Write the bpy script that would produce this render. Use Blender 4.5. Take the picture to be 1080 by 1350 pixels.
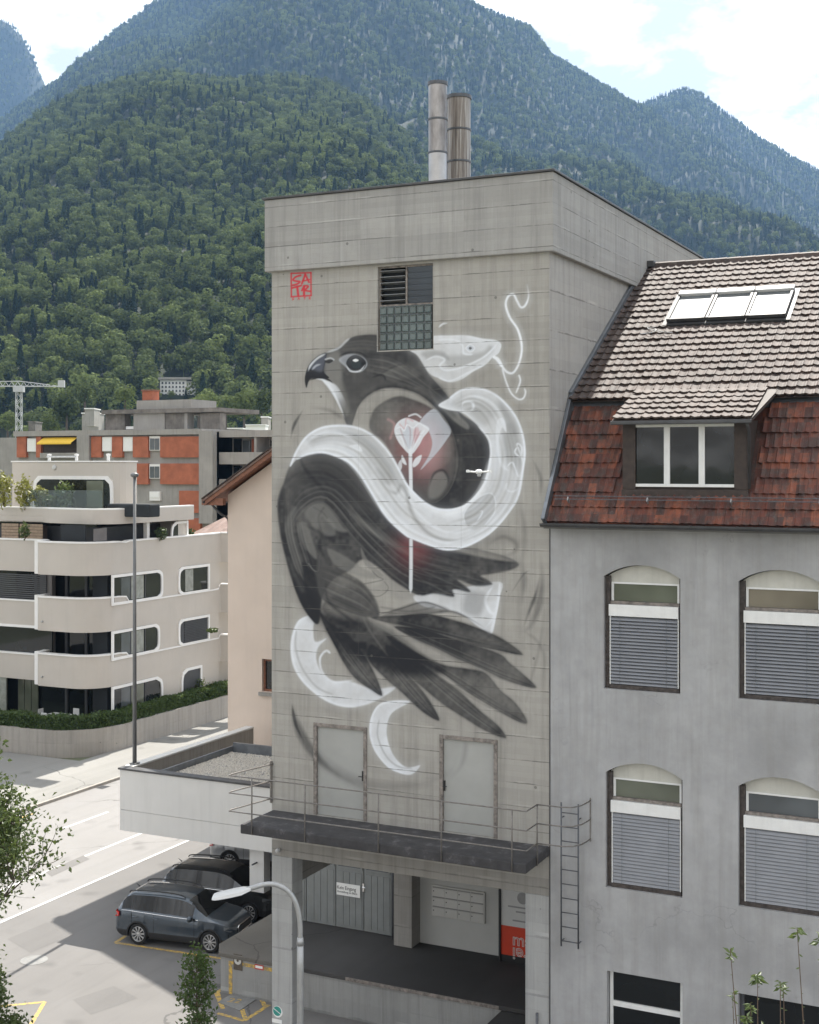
import bpy, bmesh, math, random
import numpy as np
from mathutils import Vector, Matrix, noise as mnoise

for o in list(bpy.data.objects):
    bpy.data.objects.remove(o)
SC = bpy.context.scene
COL = SC.collection
R = random.Random(7)
HAZE_DENSITY = 0.00008

# ------------------------------------------------------------------ camera
# building frame: X along the facades (to the right), Y into the buildings, Z up;
# the tower's right front corner stands at X=0, Y=0
FPX, YH = 1752.0, 612.0            # focal length and horizon row of the 1080x1350 photo
ANG = math.radians(25.75)
CA, SA = math.cos(ANG), math.sin(ANG)
CAMX, CAMY, CAMZ = 10.73, -29.91, 15.5
cam = bpy.data.cameras.new('camera')
cam.sensor_fit = 'HORIZONTAL'; cam.sensor_width = 36.0
cam.lens = 36.0 * FPX / 1080.0
cam.shift_y = -(675 - YH) / 1080.0
cam.clip_start = 0.1; cam.clip_end = 30000
camo = bpy.data.objects.new('camera', cam); COL.objects.link(camo)
camo.location = (CAMX, CAMY, CAMZ)
camo.rotation_euler = (math.radians(90), 0, ANG)
SC.camera = camo

# ------------------------------------------------------------------ world and sun
SUN_EL = math.radians(53.0)
SUN_H = Vector((-0.11, 0.99, 0)).normalized()
W = bpy.data.worlds.new('World'); SC.world = W; W.use_nodes = True
wn, wl = W.node_tree.nodes, W.node_tree.links
wn.clear()
w_out = wn.new('ShaderNodeOutputWorld'); w_bg = wn.new('ShaderNodeBackground')
w_sky = wn.new('ShaderNodeTexSky'); w_sky.sky_type = 'NISHITA'; w_sky.sun_disc = False
w_sky.sun_elevation = SUN_EL; w_sky.sun_rotation = math.atan2(SUN_H.x, SUN_H.y)
w_sky.air_density = 1.0; w_sky.dust_density = 1.5
w_tc = wn.new('ShaderNodeTexCoord')
w_sep = wn.new('ShaderNodeSeparateXYZ'); wl.new(w_tc.outputs['Generated'], w_sep.inputs[0])
w_add = wn.new('ShaderNodeMath'); w_add.operation = 'ADD'; w_add.inputs[1].default_value = 0.35
w_abs = wn.new('ShaderNodeMath'); w_abs.operation = 'ABSOLUTE'; wl.new(w_sep.outputs[2], w_abs.inputs[0])
wl.new(w_abs.outputs[0], w_add.inputs[0])
w_div = wn.new('ShaderNodeVectorMath'); w_div.operation = 'DIVIDE'
w_cmb = wn.new('ShaderNodeCombineXYZ')
for i in range(3): wl.new(w_add.outputs[0], w_cmb.inputs[i])
wl.new(w_tc.outputs['Generated'], w_div.inputs[0]); wl.new(w_cmb.outputs[0], w_div.inputs[1])
w_n1 = wn.new('ShaderNodeTexNoise'); w_n1.inputs['Scale'].default_value = 2.6
w_n1.inputs['Detail'].default_value = 8; w_n1.inputs['Roughness'].default_value = 0.55
w_n1.inputs['Distortion'].default_value = 0.3
wl.new(w_div.outputs[0], w_n1.inputs['Vector'])
w_r1 = wn.new('ShaderNodeValToRGB')
w_r1.color_ramp.elements[0].position = 0.12; w_r1.color_ramp.elements[0].color = (.75, .75, .75, 1)
w_r1.color_ramp.elements[1].position = 0.30; w_r1.color_ramp.elements[1].color = (1, 1, 1, 1)
wl.new(w_n1.outputs['Fac'], w_r1.inputs[0])
w_n2 = wn.new('ShaderNodeTexNoise'); w_n2.inputs['Scale'].default_value = 6.5
w_n2.inputs['Detail'].default_value = 7; w_n2.inputs['Roughness'].default_value = 0.6
wl.new(w_div.outputs[0], w_n2.inputs['Vector'])
w_r2 = wn.new('ShaderNodeValToRGB')
w_r2.color_ramp.elements[0].position = 0.42; w_r2.color_ramp.elements[0].color = (3.0, 2.8, 2.55, 1)
w_r2.color_ramp.elements[1].position = 0.70; w_r2.color_ramp.elements[1].color = (9.6, 9.5, 9.3, 1)
wl.new(w_n2.outputs['Fac'], w_r2.inputs[0])
w_mix = wn.new('ShaderNodeMixRGB'); wl.new(w_r1.outputs[0], w_mix.inputs[0])
wl.new(w_sky.outputs[0], w_mix.inputs[1]); wl.new(w_r2.outputs[0], w_mix.inputs[2])
wl.new(w_mix.outputs[0], w_bg.inputs[0]); w_bg.inputs[1].default_value = 0.13
wl.new(w_bg.outputs[0], w_out.inputs[0])

sun = bpy.data.lights.new('sun', 'SUN'); sun.energy = 4.5; sun.angle = math.radians(0.53)
sun.color = (1.0, 0.95, 0.87)
suno = bpy.data.objects.new('sun', sun); COL.objects.link(suno)
sdir = Vector((SUN_H.x * math.cos(SUN_EL), SUN_H.y * math.cos(SUN_EL), math.sin(SUN_EL)))
suno.rotation_euler = sdir.to_track_quat('Z', 'Y').to_euler()
suno.location = (0, 0, 60)

SC.view_settings.view_transform = 'Standard'
SC.view_settings.look = 'None'
SC.view_settings.exposure = 1.3
SC.view_settings.gamma = 1.0
SC.view_settings.use_curve_mapping = False
cy = SC.cycles
cy.use_denoising = True
cy.max_bounces = 6; cy.diffuse_bounces = 3; cy.glossy_bounces = 3; cy.transmission_bounces = 6
cy.transparent_max_bounces = 12; cy.volume_bounces = 0
cy.sample_clamp_indirect = 6.0

# ------------------------------------------------------------------ helpers: photo pixel -> place on a known plane
def k_of(px): return (px - 540.0) / FPX
def at_depth(px, py, d):
    r = k_of(px) * d
    return Vector((CAMX + r * CA - d * SA, CAMY + r * SA + d * CA, CAMZ - (py - YH) / FPX * d))
def ray(px, py):
    v = at_depth(px, py, 1.0); return v - Vector((CAMX, CAMY, CAMZ))
def onY(px, py, Y):
    v = ray(px, py); t = (Y - CAMY) / v.y
    return CAMX + v.x * t, CAMZ + v.z * t
def onX(px, py, X):
    v = ray(px, py); t = (X - CAMX) / v.x
    return CAMY + v.y * t, CAMZ + v.z * t
def onZ(px, py, Z):
    v = ray(px, py); t = (Z - CAMZ) / v.z
    return CAMX + v.x * t, CAMY + v.y * t

# ------------------------------------------------------------------ helpers: materials
MATS = {}
class N:
    """small node-tree writer"""
    def __init__(s, name):
        s.m = bpy.data.materials.new(name); s.m.use_nodes = True
        s.t = s.m.node_tree; s.n = s.t.nodes; s.l = s.t.links
        s.b = s.n['Principled BSDF']; s.out = s.n['Material Output']
        s.geo = s.n.new('ShaderNodeNewGeometry'); s.pos = s.geo.outputs['Position']
        MATS[name] = s.m
    def _in(s, sock, v):
        if hasattr(v, 'is_output'): s.l.new(v, sock)
        elif v is not None: sock.default_value = v
    def math(s, op, a, b=None, c=None, clamp=False):
        x = s.n.new('ShaderNodeMath'); x.operation = op; x.use_clamp = clamp
        s._in(x.inputs[0], a); s._in(x.inputs[1], b)
        if c is not None: s._in(x.inputs[2], c)
        return x.outputs[0]
    def sep(s, v):
        x = s.n.new('ShaderNodeSeparateXYZ'); s.l.new(v, x.inputs[0]); return x.outputs
    def comb(s, a, b, c):
        x = s.n.new('ShaderNodeCombineXYZ'); s._in(x.inputs[0], a); s._in(x.inputs[1], b); s._in(x.inputs[2], c); return x.outputs[0]
    def scale(s, v, sc):
        x = s.n.new('ShaderNodeVectorMath'); x.operation = 'MULTIPLY'; s._in(x.inputs[0], v); x.inputs[1].default_value = sc; return x.outputs[0]
    def noise(s, scale, detail=4, rough=0.55, vec=None, dist=0.0):
        x = s.n.new('ShaderNodeTexNoise'); s.l.new(vec or s.pos, x.inputs['Vector'])
        x.inputs['Scale'].default_value = scale; x.inputs['Detail'].default_value = detail
        x.inputs['Roughness'].default_value = rough; x.inputs['Distortion'].default_value = dist
        return x.outputs['Fac']
    def white(s, v, dim='3D'):
        x = s.n.new('ShaderNodeTexWhiteNoise'); x.noise_dimensions = dim
        s.l.new(v, x.inputs['W' if dim == '1D' else 'Vector']); return x.outputs['Value']
    def ramp(s, f, stops):
        x = s.n.new('ShaderNodeValToRGB'); s.l.new(f, x.inputs[0]); e = x.color_ramp.elements
        while len(e) < len(stops): e.new(0.5)
        for el, (p, c) in zip(e, stops):
            el.position = p; el.color = (*c, 1) if not isinstance(c, (int, float)) else (c, c, c, 1)
        return x.outputs[0]
    def mix(s, f, a, b, mode='MIX'):
        x = s.n.new('ShaderNodeMixRGB'); x.blend_type = mode
        s._in(x.inputs[0], f)
        for i, v in ((1, a), (2, b)):
            s._in(x.inputs[i], (*v, 1) if isinstance(v, tuple) and len(v) == 3 else v)
        return x.outputs[0]
    def bump(s, h, strength=0.3, dist=0.01):
        x = s.n.new('ShaderNodeBump'); x.inputs['Strength'].default_value = strength
        x.inputs['Distance'].default_value = dist; s.l.new(h, x.inputs['Height'])
        s.l.new(x.outputs[0], s.b.inputs['Normal']); return x
    def done(s, color, rough=0.8, metal=0.0, spec=None):
        s._in(s.b.inputs['Base Color'], (*color, 1) if isinstance(color, tuple) and len(color) == 3 else color)
        s._in(s.b.inputs['Roughness'], rough); s.b.inputs['Metallic'].default_value = metal
        if spec is not None: s.b.inputs['Specular IOR Level'].default_value = spec
        return s.m

def surf(name, c, var=0.15, scale=3.0, rough=0.8, bump=0.15, bscale=40, metal=0.0, streak=0.0, spec=None):
    """plain surface with soft tonal variation, fine relief and optional vertical streaks"""
    s = N(name)
    f = s.noise(scale, 5, 0.6)
    lo = tuple(x * (1 - var) for x in c); hi = tuple(min(1, x * (1 + var)) for x in c)
    col = s.ramp(f, [(0.3, lo), (0.7, hi)])
    if streak:
        st = s.noise(1.0, 4, 0.6, s.scale(s.pos, (6.0, 6.0, 0.35)))
        col = s.mix(s.ramp(st, [(0.50, 0.0), (0.72, streak)]), col, tuple(x * 0.45 for x in c))
    if bump: s.bump(s.noise(bscale, 3, 0.6), bump, 0.01)
    return s.done(col, rough, metal, spec)

def plain(name, c, rough=0.6, metal=0.0, spec=None):
    s = N(name)
    f = s.noise(6.0, 3)
    col = s.ramp(f, [(0.3, tuple(x * 0.93 for x in c)), (0.7, tuple(min(1, x * 1.06) for x in c))])
    return s.done(col, rough, metal, spec)

def glassy(name, c, rough=0.04, spec=0.5):
    s = N(name)
    wob = s.noise(0.9, 2)
    s.bump(wob, 0.05, 0.05)
    return s.done(s.ramp(s.noise(0.7, 2), [(0.3, tuple(x * .7 for x in c)), (0.7, tuple(x * 1.3 for x in c))]), rough, 0, spec)

# ------------------------------------------------------------------ helpers: meshes and objects
class MB:
    def __init__(s): s.v = []; s.f = []
    def add(s, vs, fs):
        o = len(s.v); s.v += [tuple(p) for p in vs]; s.f += [tuple(i + o for i in f) for f in fs]; return s
    def quad(s, a, b, c, d): return s.add([a, b, c, d], [(0, 1, 2, 3)])
    def box(s, x0, x1, y0, y1, z0, z1):
        vs = [(x, y, z) for z in (z0, z1) for y in (y0, y1) for x in (x0, x1)]
        return s.add(vs, [(0, 2, 3, 1), (4, 5, 7, 6), (0, 1, 5, 4), (2, 6, 7, 3), (0, 4, 6, 2), (1, 3, 7, 5)])
    def obox(s, c, u, v, w):
        """box round centre c with half-axis vectors u, v, w (right-handed)"""
        c, u, v, w = map(Vector, (c, u, v, w))
        vs = [c + u * i + v * j + w * k for k in (-1, 1) for j in (-1, 1) for i in (-1, 1)]
        return s.add(vs, [(0, 2, 3, 1), (4, 5, 7, 6), (0, 1, 5, 4), (2, 6, 7, 3), (0, 4, 6, 2), (1, 3, 7, 5)])
    def prism(s, poly, fn0, fn1):
        """closed solid between fn0(p) and fn1(p) for a 2-D polygon"""
        n = len(poly)
        vs = [fn0(p) for p in poly] + [fn1(p) for p in poly]
        fs = [tuple(range(n - 1, -1, -1)), tuple(range(n, 2 * n))]
        fs += [(i, (i + 1) % n, n + (i + 1) % n, n + i) for i in range(n)]
        return s.add(vs, fs)
    def tube(s, path, r, n=8, cap=True):
        path = [Vector(p) for p in path]
        rs = r if isinstance(r, (list, tuple)) else [r] * len(path)
        vs, fs = [], []
        up = None
        for i, p in enumerate(path):
            t = (path[min(i + 1, len(path) - 1)] - path[max(i - 1, 0)])
            if t.length < 1e-9: t = Vector((0, 0, 1))
            t.normalize()
            if up is None: up = Vector((0, 0, 1)) if abs(t.z) < 0.9 else Vector((1, 0, 0))
            a = t.cross(up)
            if a.length < 1e-6: a = t.cross(Vector((1, 0, 0)))
            a.normalize(); b = t.cross(a).normalized(); up = -b if False else a.cross(t)
            for j in range(n):
                q = 2 * math.pi * j / n
                vs.append(p + a * math.cos(q) * rs[i] + b * math.sin(q) * rs[i])
        for i in range(len(path) - 1):
            for j in range(n):
                fs.append((i * n + j, (i + 1) * n + j, (i + 1) * n + (j + 1) % n, i * n + (j + 1) % n))
        if cap:
            fs.append(tuple(range(n))); m = (len(path) - 1) * n
            fs.append(tuple(range(m + n - 1, m - 1, -1)))
        return s.add(vs, fs)
    def lathe(s, prof, c, axis='z', n=20, cap=True):
        """profile of (radius, height) round an axis through c"""
        vs, fs = [], []
        for r, h in prof:
            for j in range(n):
                q = 2 * math.pi * j / n; a, b = r * math.cos(q), r * math.sin(q)
                p = {'z': (a, b, h), 'y': (a, h, b), 'x': (h, a, b)}[axis]
                vs.append((c[0] + p[0], c[1] + p[1], c[2] + p[2]))
        for i in range(len(prof) - 1):
            for j in range(n):
                fs.append((i * n + j, i * n + (j + 1) % n, (i + 1) * n + (j + 1) % n, (i + 1) * n + j))
        if cap:
            fs.append(tuple(range(n - 1, -1, -1))); m = (len(prof) - 1) * n
            fs.append(tuple(range(m, m + n)))
        return s.add(vs, fs)
    def build(s, name, mat, parent=None, smooth=False, bevel=0.0, fix=True, auto=None):
        me = bpy.data.meshes.new(name); me.from_pydata(s.v, [], s.f); me.update()
        if fix:
            bm = bmesh.new(); bm.from_mesh(me); bmesh.ops.recalc_face_normals(bm, faces=bm.faces); bm.to_mesh(me); bm.free()
        return link(name, me, mat, parent, smooth, bevel, auto)

def link(name, me, mat, parent=None, smooth=False, bevel=0.0, auto=None):
    o = bpy.data.objects.new(name, me); COL.objects.link(o)
    if mat is not None:
        me.materials.append(MATS[mat] if isinstance(mat, str) else mat)
    if smooth:
        me.polygons.foreach_set('use_smooth', [True] * len(me.polygons))
        if auto:
            me.set_sharp_from_angle(angle=math.radians(auto))
    if bevel:
        b = o.modifiers.new('bevel', 'BEVEL'); b.width = bevel; b.segments = 2; b.limit_method = 'ANGLE'
    if parent is not None: adopt(o, parent)
    return o
def adopt(o, parent):
    o.parent = parent
    o.matrix_parent_inverse = world_of(parent).inverted()
def world_of(o):
    m = o.matrix_basis.copy()
    if o.parent is not None: m = world_of(o.parent) @ o.matrix_parent_inverse @ m
    return m
def tag(o, label=None, cat=None, group=None, kind=None):
    if label: o['label'] = label
    if cat: o['category'] = cat
    if group: o['group'] = group
    if kind: o['kind'] = kind
    return o
def thing(name, label, cat, loc=(0, 0, 0), group=None):
    o = bpy.data.objects.new(name, None); COL.objects.link(o); o.location = loc
    o.empty_display_size = 0.3
    return tag(o, label, cat, group)
def struct(o): o['kind'] = 'structure'; return o
def copy_tree(o, parent=None):
    c = o.copy(); COL.objects.link(c)
    if parent is not None: c.parent = parent
    for ch in [x for x in bpy.data.objects if x.parent == o and x != c]: copy_tree(ch, c)
    return c
def smoothpath(pts, n=8, closed=False):
    """Catmull-Rom through 2-D or 3-D points"""
    P = [np.array(p, float) for p in pts]; out = []; m = len(P)
    rng = m if closed else m - 1
    for i in range(rng):
        p0 = P[(i - 1) % m] if closed or i > 0 else P[0]
        p1, p2 = P[i], P[(i + 1) % m]
        p3 = P[(i + 2) % m] if closed or i + 2 < m else P[-1]
        for j in range(n):
            t = j / n
            out.append(0.5 * ((2 * p1) + (-p0 + p2) * t + (2 * p0 - 5 * p1 + 4 * p2 - p3) * t * t + (-p0 + 3 * p1 - 3 * p2 + p3) * t ** 3))
    if not closed: out.append(P[-1])
    return out
# ------------------------------------------------------------------ materials
def concrete(name, c, lift=0.56, off=0.0, vjoints=2.85, paint=False, line=0.55, warm=True):
    """board-marked concrete: lifts with slightly different tone, thin broken joints, pores, weather streaks"""
    s = N(name)
    x, y, z = s.sep(s.pos)[0:3]
    along = s.math('ADD', x, y)
    wob = s.noise(1.7, 3, 0.6)
    zz = s.math('DIVIDE', s.math('ADD', s.math('ADD', z, off), s.math('MULTIPLY', wob, 0.03)), lift)
    fr = s.math('FRACT', zz); lv = s.math('FLOOR', zz)
    aa = s.math('DIVIDE', s.math('ADD', along, 2.3), vjoints)
    seg = s.math('FLOOR', aa); afr = s.math('FRACT', aa)
    tone = s.white(s.comb(lv, seg, 0.0))
    big = s.noise(0.55, 6, 0.62); med = s.noise(4.0, 5, 0.65)
    grain = s.noise(1.0, 4, 0.7, s.scale(s.pos, (3.0, 3.0, 60.0)))
    col = s.mix(big, tuple(v * 0.82 for v in c), tuple(min(1, v * 1.14) for v in c))
    col = s.mix(0.45, col, s.ramp(tone, [(0.0, tuple(v * 0.80 for v in c)), (1.0, tuple(v * 1.15 for v in c))]))
    col = s.mix(s.ramp(med, [(0.35, 0.0), (0.75, 0.35)]), col, tuple(v * 0.72 for v in c))
    col = s.mix(s.ramp(grain, [(0.4, 0.0), (0.8, 0.16)]), col, tuple(v * 0.6 for v in c))
    bd = s.math('FRACT', s.math('DIVIDE', s.math('ADD', z, s.math('MULTIPLY', wob, 0.02)), lift / 4.0))
    bl = s.math('MULTIPLY', s.math('LESS_THAN', bd, 0.07), s.ramp(s.noise(0.9, 4, 0.7), [(0.42, 0.0), (0.70, 0.32)]))
    col = s.mix(bl, col, tuple(v * 0.5 for v in c))
    bt = s.white(s.comb(s.math('FLOOR', s.math('DIVIDE', s.math('ADD', z, s.math('MULTIPLY', wob, 0.02)), lift / 4.0)), seg, 2.0))
    col = s.mix(0.16, col, s.ramp(bt, [(0.0, tuple(v * 0.70 for v in c)), (1.0, tuple(v * 1.25 for v in c))]))
    st = s.noise(1.0, 6, 0.68, s.scale(s.pos, (4.5, 4.5, 0.20)))
    col = s.mix(s.ramp(st, [(0.47, 0.0), (0.74, 0.55)]), col, tuple(v * 0.48 for v in c))
    st2 = s.noise(1.0, 5, 0.7, s.scale(s.pos, (16.0, 16.0, 0.5)))
    col = s.mix(s.ramp(st2, [(0.58, 0.0), (0.78, 0.35)]), col, tuple(min(1, v * 1.5) for v in c))
    # joints between lifts, broken up, and pale efflorescence next to some
    brk = s.ramp(s.noise(1.3, 4, 0.7), [(0.34, 0.10), (0.58, 1.0)])
    thick = s.math('MULTIPLY', brk, 0.045)
    ln = s.math('LESS_THAN', fr, thick)
    vln = s.math('MULTIPLY', s.math('LESS_THAN', afr, 0.006), brk)
    jl = s.math('MAXIMUM', s.math('MULTIPLY', ln, brk), s.math('MULTIPLY', vln, 0.35))
    pale = s.math('MULTIPLY', s.math('LESS_THAN', s.math('ABSOLUTE', s.math('SUBTRACT', fr, 0.075)), 0.03), s.ramp(s.noise(0.8, 3), [(0.52, 0.0), (0.66, 0.5)]))
    col = s.mix(pale, col, tuple(min(1, v * 1.4) for v in c))
    pores = s.n.new('ShaderNodeTexVoronoi'); pores.inputs['Scale'].default_value = 1.5; s.l.new(s.pos, pores.inputs['Vector'])
    pit = s.math('LESS_THAN', pores.outputs['Distance'], 0.055)
    if paint:
        at = s.n.new('ShaderNodeAttribute'); at.attribute_name = 'paint'
        col = s.mix(at.outputs['Alpha'], col, at.outputs['Color'])
        col = s.mix(0.25, col, s.mix(1.0, col, s.ramp(med, [(0.3, 0.8), (0.7, 1.1)]), 'MULTIPLY'))
    col = s.mix(s.math('MULTIPLY', jl, line), col, tuple(v * 0.22 for v in c))
    col = s.mix(s.math('MULTIPLY', pit, 0.6), col, tuple(v * 0.25 for v in c))
    h = s.math('SUBTRACT', s.math('ADD', s.math('MULTIPLY', s.noise(26, 4, 0.7), 0.35), s.math('MULTIPLY', grain, 0.25)), jl)
    s.bump(h, 0.35, 0.012)
    return s.done(col, 0.86)

concrete('concrete_front', (0.385, 0.367, 0.332), line=0.62)
concrete('concrete_paint', (0.385, 0.367, 0.332), paint=True, line=0.62)
concrete('concrete_cornice', (0.36, 0.35, 0.33), lift=0.52, off=0.13, vjoints=2.85, line=0.6)
concrete('concrete_side', (0.40, 0.382, 0.355), lift=0.95, off=0.3, vjoints=2.4)
concrete('concrete_dock', (0.30, 0.30, 0.29), lift=2.0, vjoints=3.1, line=0.3)
concrete('concrete_old', (0.30, 0.285, 0.26), lift=0.9, vjoints=4.0, line=0.4)
concrete('concrete_wall', (0.36, 0.335, 0.30), lift=3.0, off=0.5, vjoints=2.6, line=0.5)
concrete('concrete_column', (0.40, 0.40, 0.39), lift=1.4, vjoints=9.0, line=0.25)

def plaster(name, c):
    s = N(name)
    big = s.noise(0.35, 6, 0.6); med = s.noise(2.2, 6, 0.65); fine = s.noise(14, 4, 0.7)
    col = s.ramp(big, [(0.28, tuple(v * 0.70 for v in c)), (0.50, c), (0.74, tuple(v * 1.16 for v in c))])
    col = s.mix(s.ramp(med, [(0.40, 0.0), (0.70, 0.42)]), col, tuple(v * 0.70 for v in c))
    sf = s.noise(1.0, 5, 0.65, s.scale(s.pos, (11.0, 11.0, 0.35)))
    col = s.mix(s.ramp(sf, [(0.54, 0.0), (0.74, 0.30)]), col, tuple(v * 0.62 for v in c))
    st = s.noise(1.0, 5, 0.6, s.scale(s.pos, (4.0, 4.0, 0.3)))
    col = s.mix(s.ramp(st, [(0.48, 0.0), (0.76, 0.45)]), col, (c[0] * .62, c[1] * .60, c[2] * .55))
    # hairline cracks
    v = s.n.new('ShaderNodeTexVoronoi'); v.feature = 'DISTANCE_TO_EDGE'; v.inputs['Scale'].default_value = 0.42
    wv = s.n.new('ShaderNodeVectorMath'); wv.operation = 'ADD'
    nz = s.n.new('ShaderNodeTexNoise'); nz.inputs['Scale'].default_value = 2.2; nz.inputs['Detail'].default_value = 6
    s.l.new(s.pos, nz.inputs['Vector']); s.l.new(s.pos, wv.inputs[0]); s.l.new(nz.outputs['Color'], wv.inputs[1])
    s.l.new(wv.outputs[0], v.inputs['Vector'])
    ck = s.math('MULTIPLY', s.math('LESS_THAN', v.outputs['Distance'], 0.006), s.ramp(s.noise(0.5, 3), [(0.52, 0.0), (0.62, 0.28)]))
    col = s.mix(ck, col, tuple(v_ * 0.4 for v_ in c))
    s.bump(s.math('SUBTRACT', s.math('ADD', s.math('MULTIPLY', med, 0.6), s.math('MULTIPLY', fine, 0.5)), ck), 0.30, 0.02)
    return s.done(col, 0.9)
plaster('plaster_grey', (0.375, 0.374, 0.374))
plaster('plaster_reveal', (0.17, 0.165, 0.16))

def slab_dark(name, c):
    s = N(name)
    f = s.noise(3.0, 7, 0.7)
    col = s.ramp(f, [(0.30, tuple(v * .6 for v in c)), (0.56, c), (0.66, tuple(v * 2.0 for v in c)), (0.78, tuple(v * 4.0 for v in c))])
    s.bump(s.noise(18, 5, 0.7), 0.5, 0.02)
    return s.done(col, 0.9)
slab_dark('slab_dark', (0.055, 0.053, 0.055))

def asphalt(name, c, patch=0.2):
    s = N(name)
    f = s.noise(0.25, 6, 0.6); g = s.noise(60, 2, 0.7); m = s.noise(2.0, 6, 0.7)
    col = s.ramp(f, [(0.3, tuple(v * (1 - patch) for v in c)), (0.7, tuple(v * (1 + patch) for v in c))])
    col = s.mix(s.ramp(m, [(0.5, 0.0), (0.75, 0.25)]), col, tuple(v * 0.6 for v in c))
    col = s.mix(0.25, col, s.ramp(g, [(0.35, tuple(v * 0.5 for v in c)), (0.7, tuple(v * 1.5 for v in c))]))
    # tar-filled cracks
    v = s.n.new('ShaderNodeTexVoronoi'); v.feature = 'DISTANCE_TO_EDGE'; v.inputs['Scale'].default_value = 0.13
    wv = s.n.new('ShaderNodeVectorMath'); wv.operation = 'ADD'
    nz = s.n.new('ShaderNodeTexNoise'); nz.inputs['Scale'].default_value = 0.8; nz.inputs['Detail'].default_value = 6
    s.l.new(s.pos, nz.inputs['Vector']); s.l.new(s.pos, wv.inputs[0]); s.l.new(nz.outputs['Color'], wv.inputs[1]); s.l.new(wv.outputs[0], v.inputs['Vector'])
    ck = s.math('MULTIPLY', s.math('LESS_THAN', v.outputs['Distance'], 0.0035), s.ramp(s.noise(0.2, 3), [(0.44, 0.0), (0.52, 0.6)]))
    sp = s.n.new('ShaderNodeTexVoronoi'); sp.inputs['Scale'].default_value = 0.55; s.l.new(wv.outputs[0], sp.inputs['Vector'])
    oil = s.ramp(sp.outputs['Distance'], [(0.06, 0.5), (0.22, 0.0)])
    col = s.mix(oil, col, tuple(v_ * 0.55 for v_ in c))
    run = s.noise(1.0, 4, 0.6, s.scale(s.pos, (2.2, 0.06, 1.0)))
    col = s.mix(s.ramp(run, [(0.52, 0.0), (0.75, 0.30)]), col, tuple(v_ * 0.6 for v_ in c))
    col = s.mix(ck, col, tuple(v_ * 0.35 for v_ in c))
    s.bump(g, 0.4, 0.01)
    return s.done(col, 0.88)
asphalt('asphalt_street', (0.24, 0.233, 0.226), 0.08)
asphalt('asphalt_yard', (0.165, 0.159, 0.153), 0.18)
asphalt('pavement', (0.24, 0.235, 0.22), 0.12)
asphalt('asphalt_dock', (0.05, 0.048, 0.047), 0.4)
surf('terrain_ground', (0.11, 0.12, 0.07), 0.4, 0.05, 0.95, 0.0)

def worn_paint(name, c, under):
    s = N(name)
    w = s.ramp(s.noise(9, 5, 0.7), [(0.42, 0.0), (0.60, 1.0)])
    return s.done(s.mix(w, under, c), 0.75)
worn_paint('paint_yellow', (0.62, 0.40, 0.07), (0.25, 0.20, 0.12))
worn_paint('paint_white', (0.68, 0.68, 0.66), (0.42, 0.41, 0.40))

def tile_mat(name, c1, c2, c3, lich, sx, sz, rough):
    s = N(name)
    x, y, z = s.sep(s.pos)[0:3]
    cell = s.comb(s.math('FLOOR', s.math('DIVIDE', x, sx)), s.math('FLOOR', s.math('DIVIDE', z, sz)), 0.0)
    r = s.white(cell)
    col = s.ramp(r, [(0.0, c1), (0.5, c2), (1.0, c3)])
    moss = s.noise(5.0, 6, 0.7)
    col = s.mix(s.ramp(moss, [(0.42, 0.0), (0.70, lich)]), col, (0.05, 0.045, 0.04))
    pale = s.noise(11.0, 5, 0.7)
    col = s.mix(s.ramp(pale, [(0.54, 0.0), (0.74, 0.32)]), col, (0.22, 0.20, 0.18))
    st = s.noise(1.0, 4, 0.6, s.scale(s.pos, (14.0, 2.0, 2.0)))
    col = s.mix(s.ramp(st, [(0.45, 0.0), (0.8, 0.5)]), col, tuple(v * 0.35 for v in c1))
    s.bump(s.noise(40, 4, 0.7), 0.3, 0.01)
    return s.done(col, rough)
tile_mat('tile_upper', (0.052, 0.031, 0.025), (0.072, 0.045, 0.036), (0.10, 0.069, 0.057), 0.85, 0.25, 0.19, 0.72)
tile_mat('tile_lower', (0.060, 0.022, 0.016), (0.125, 0.034, 0.020), (0.25, 0.075, 0.036), 0.95, 0.19, 0.35, 0.7)
tile_mat('tile_far', (0.16, 0.10, 0.08), (0.22, 0.14, 0.11), (0.27, 0.19, 0.16), 0.4, 0.3, 0.3, 0.7)

def cracked_white(name, c): 
    return surf(name, c, 0.06, 1.5, 0.6, 0.05, 30, streak=0.12)
surf('white_panel', (0.62, 0.61, 0.585), 0.05, 0.6, 0.55, 0.05, 25, streak=0.10)
surf('peach_render', (0.62, 0.52, 0.44), 0.05, 0.8, 0.9, 0.15, 50, streak=0.05)
surf('beige_render', (0.475, 0.437, 0.39), 0.05, 0.5, 0.85, 0.1, 50, streak=0.06)
surf('white_trim', (0.74, 0.73, 0.71), 0.04, 2.0, 0.5, 0.0)
surf('white_frame', (0.74, 0.74, 0.72), 0.05, 4.0, 0.4, 0.0, streak=0.12)
surf('cream_tympanum', (0.52, 0.51, 0.455), 0.08, 3.0, 0.5, 0.0, streak=0.2)
surf('door_grey', (0.36, 0.36, 0.34), 0.07, 1.2, 0.55, 0.03, 20, streak=0.15)
surf('door_frame_worn', (0.21, 0.185, 0.165), 0.5, 9.0, 0.8, 0.3, 30)
surf('garage_grey', (0.20, 0.21, 0.205), 0.10, 2.5, 0.6, 0.1, 15, streak=0.2)
surf('wall_white_inside', (0.44, 0.44, 0.42), 0.05, 1.0, 0.7, 0.05)
surf('rail_steel', (0.20, 0.185, 0.17), 0.25, 12.0, 0.45, 0.1, 60, metal=0.4)
surf('ladder_steel', (0.10, 0.105, 0.115), 0.25, 12.0, 0.5, 0.1, 60, metal=0.3)
surf('zinc', (0.20, 0.215, 0.235), 0.2, 3.0, 0.38, 0.1, 20, metal=0.6)
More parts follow.
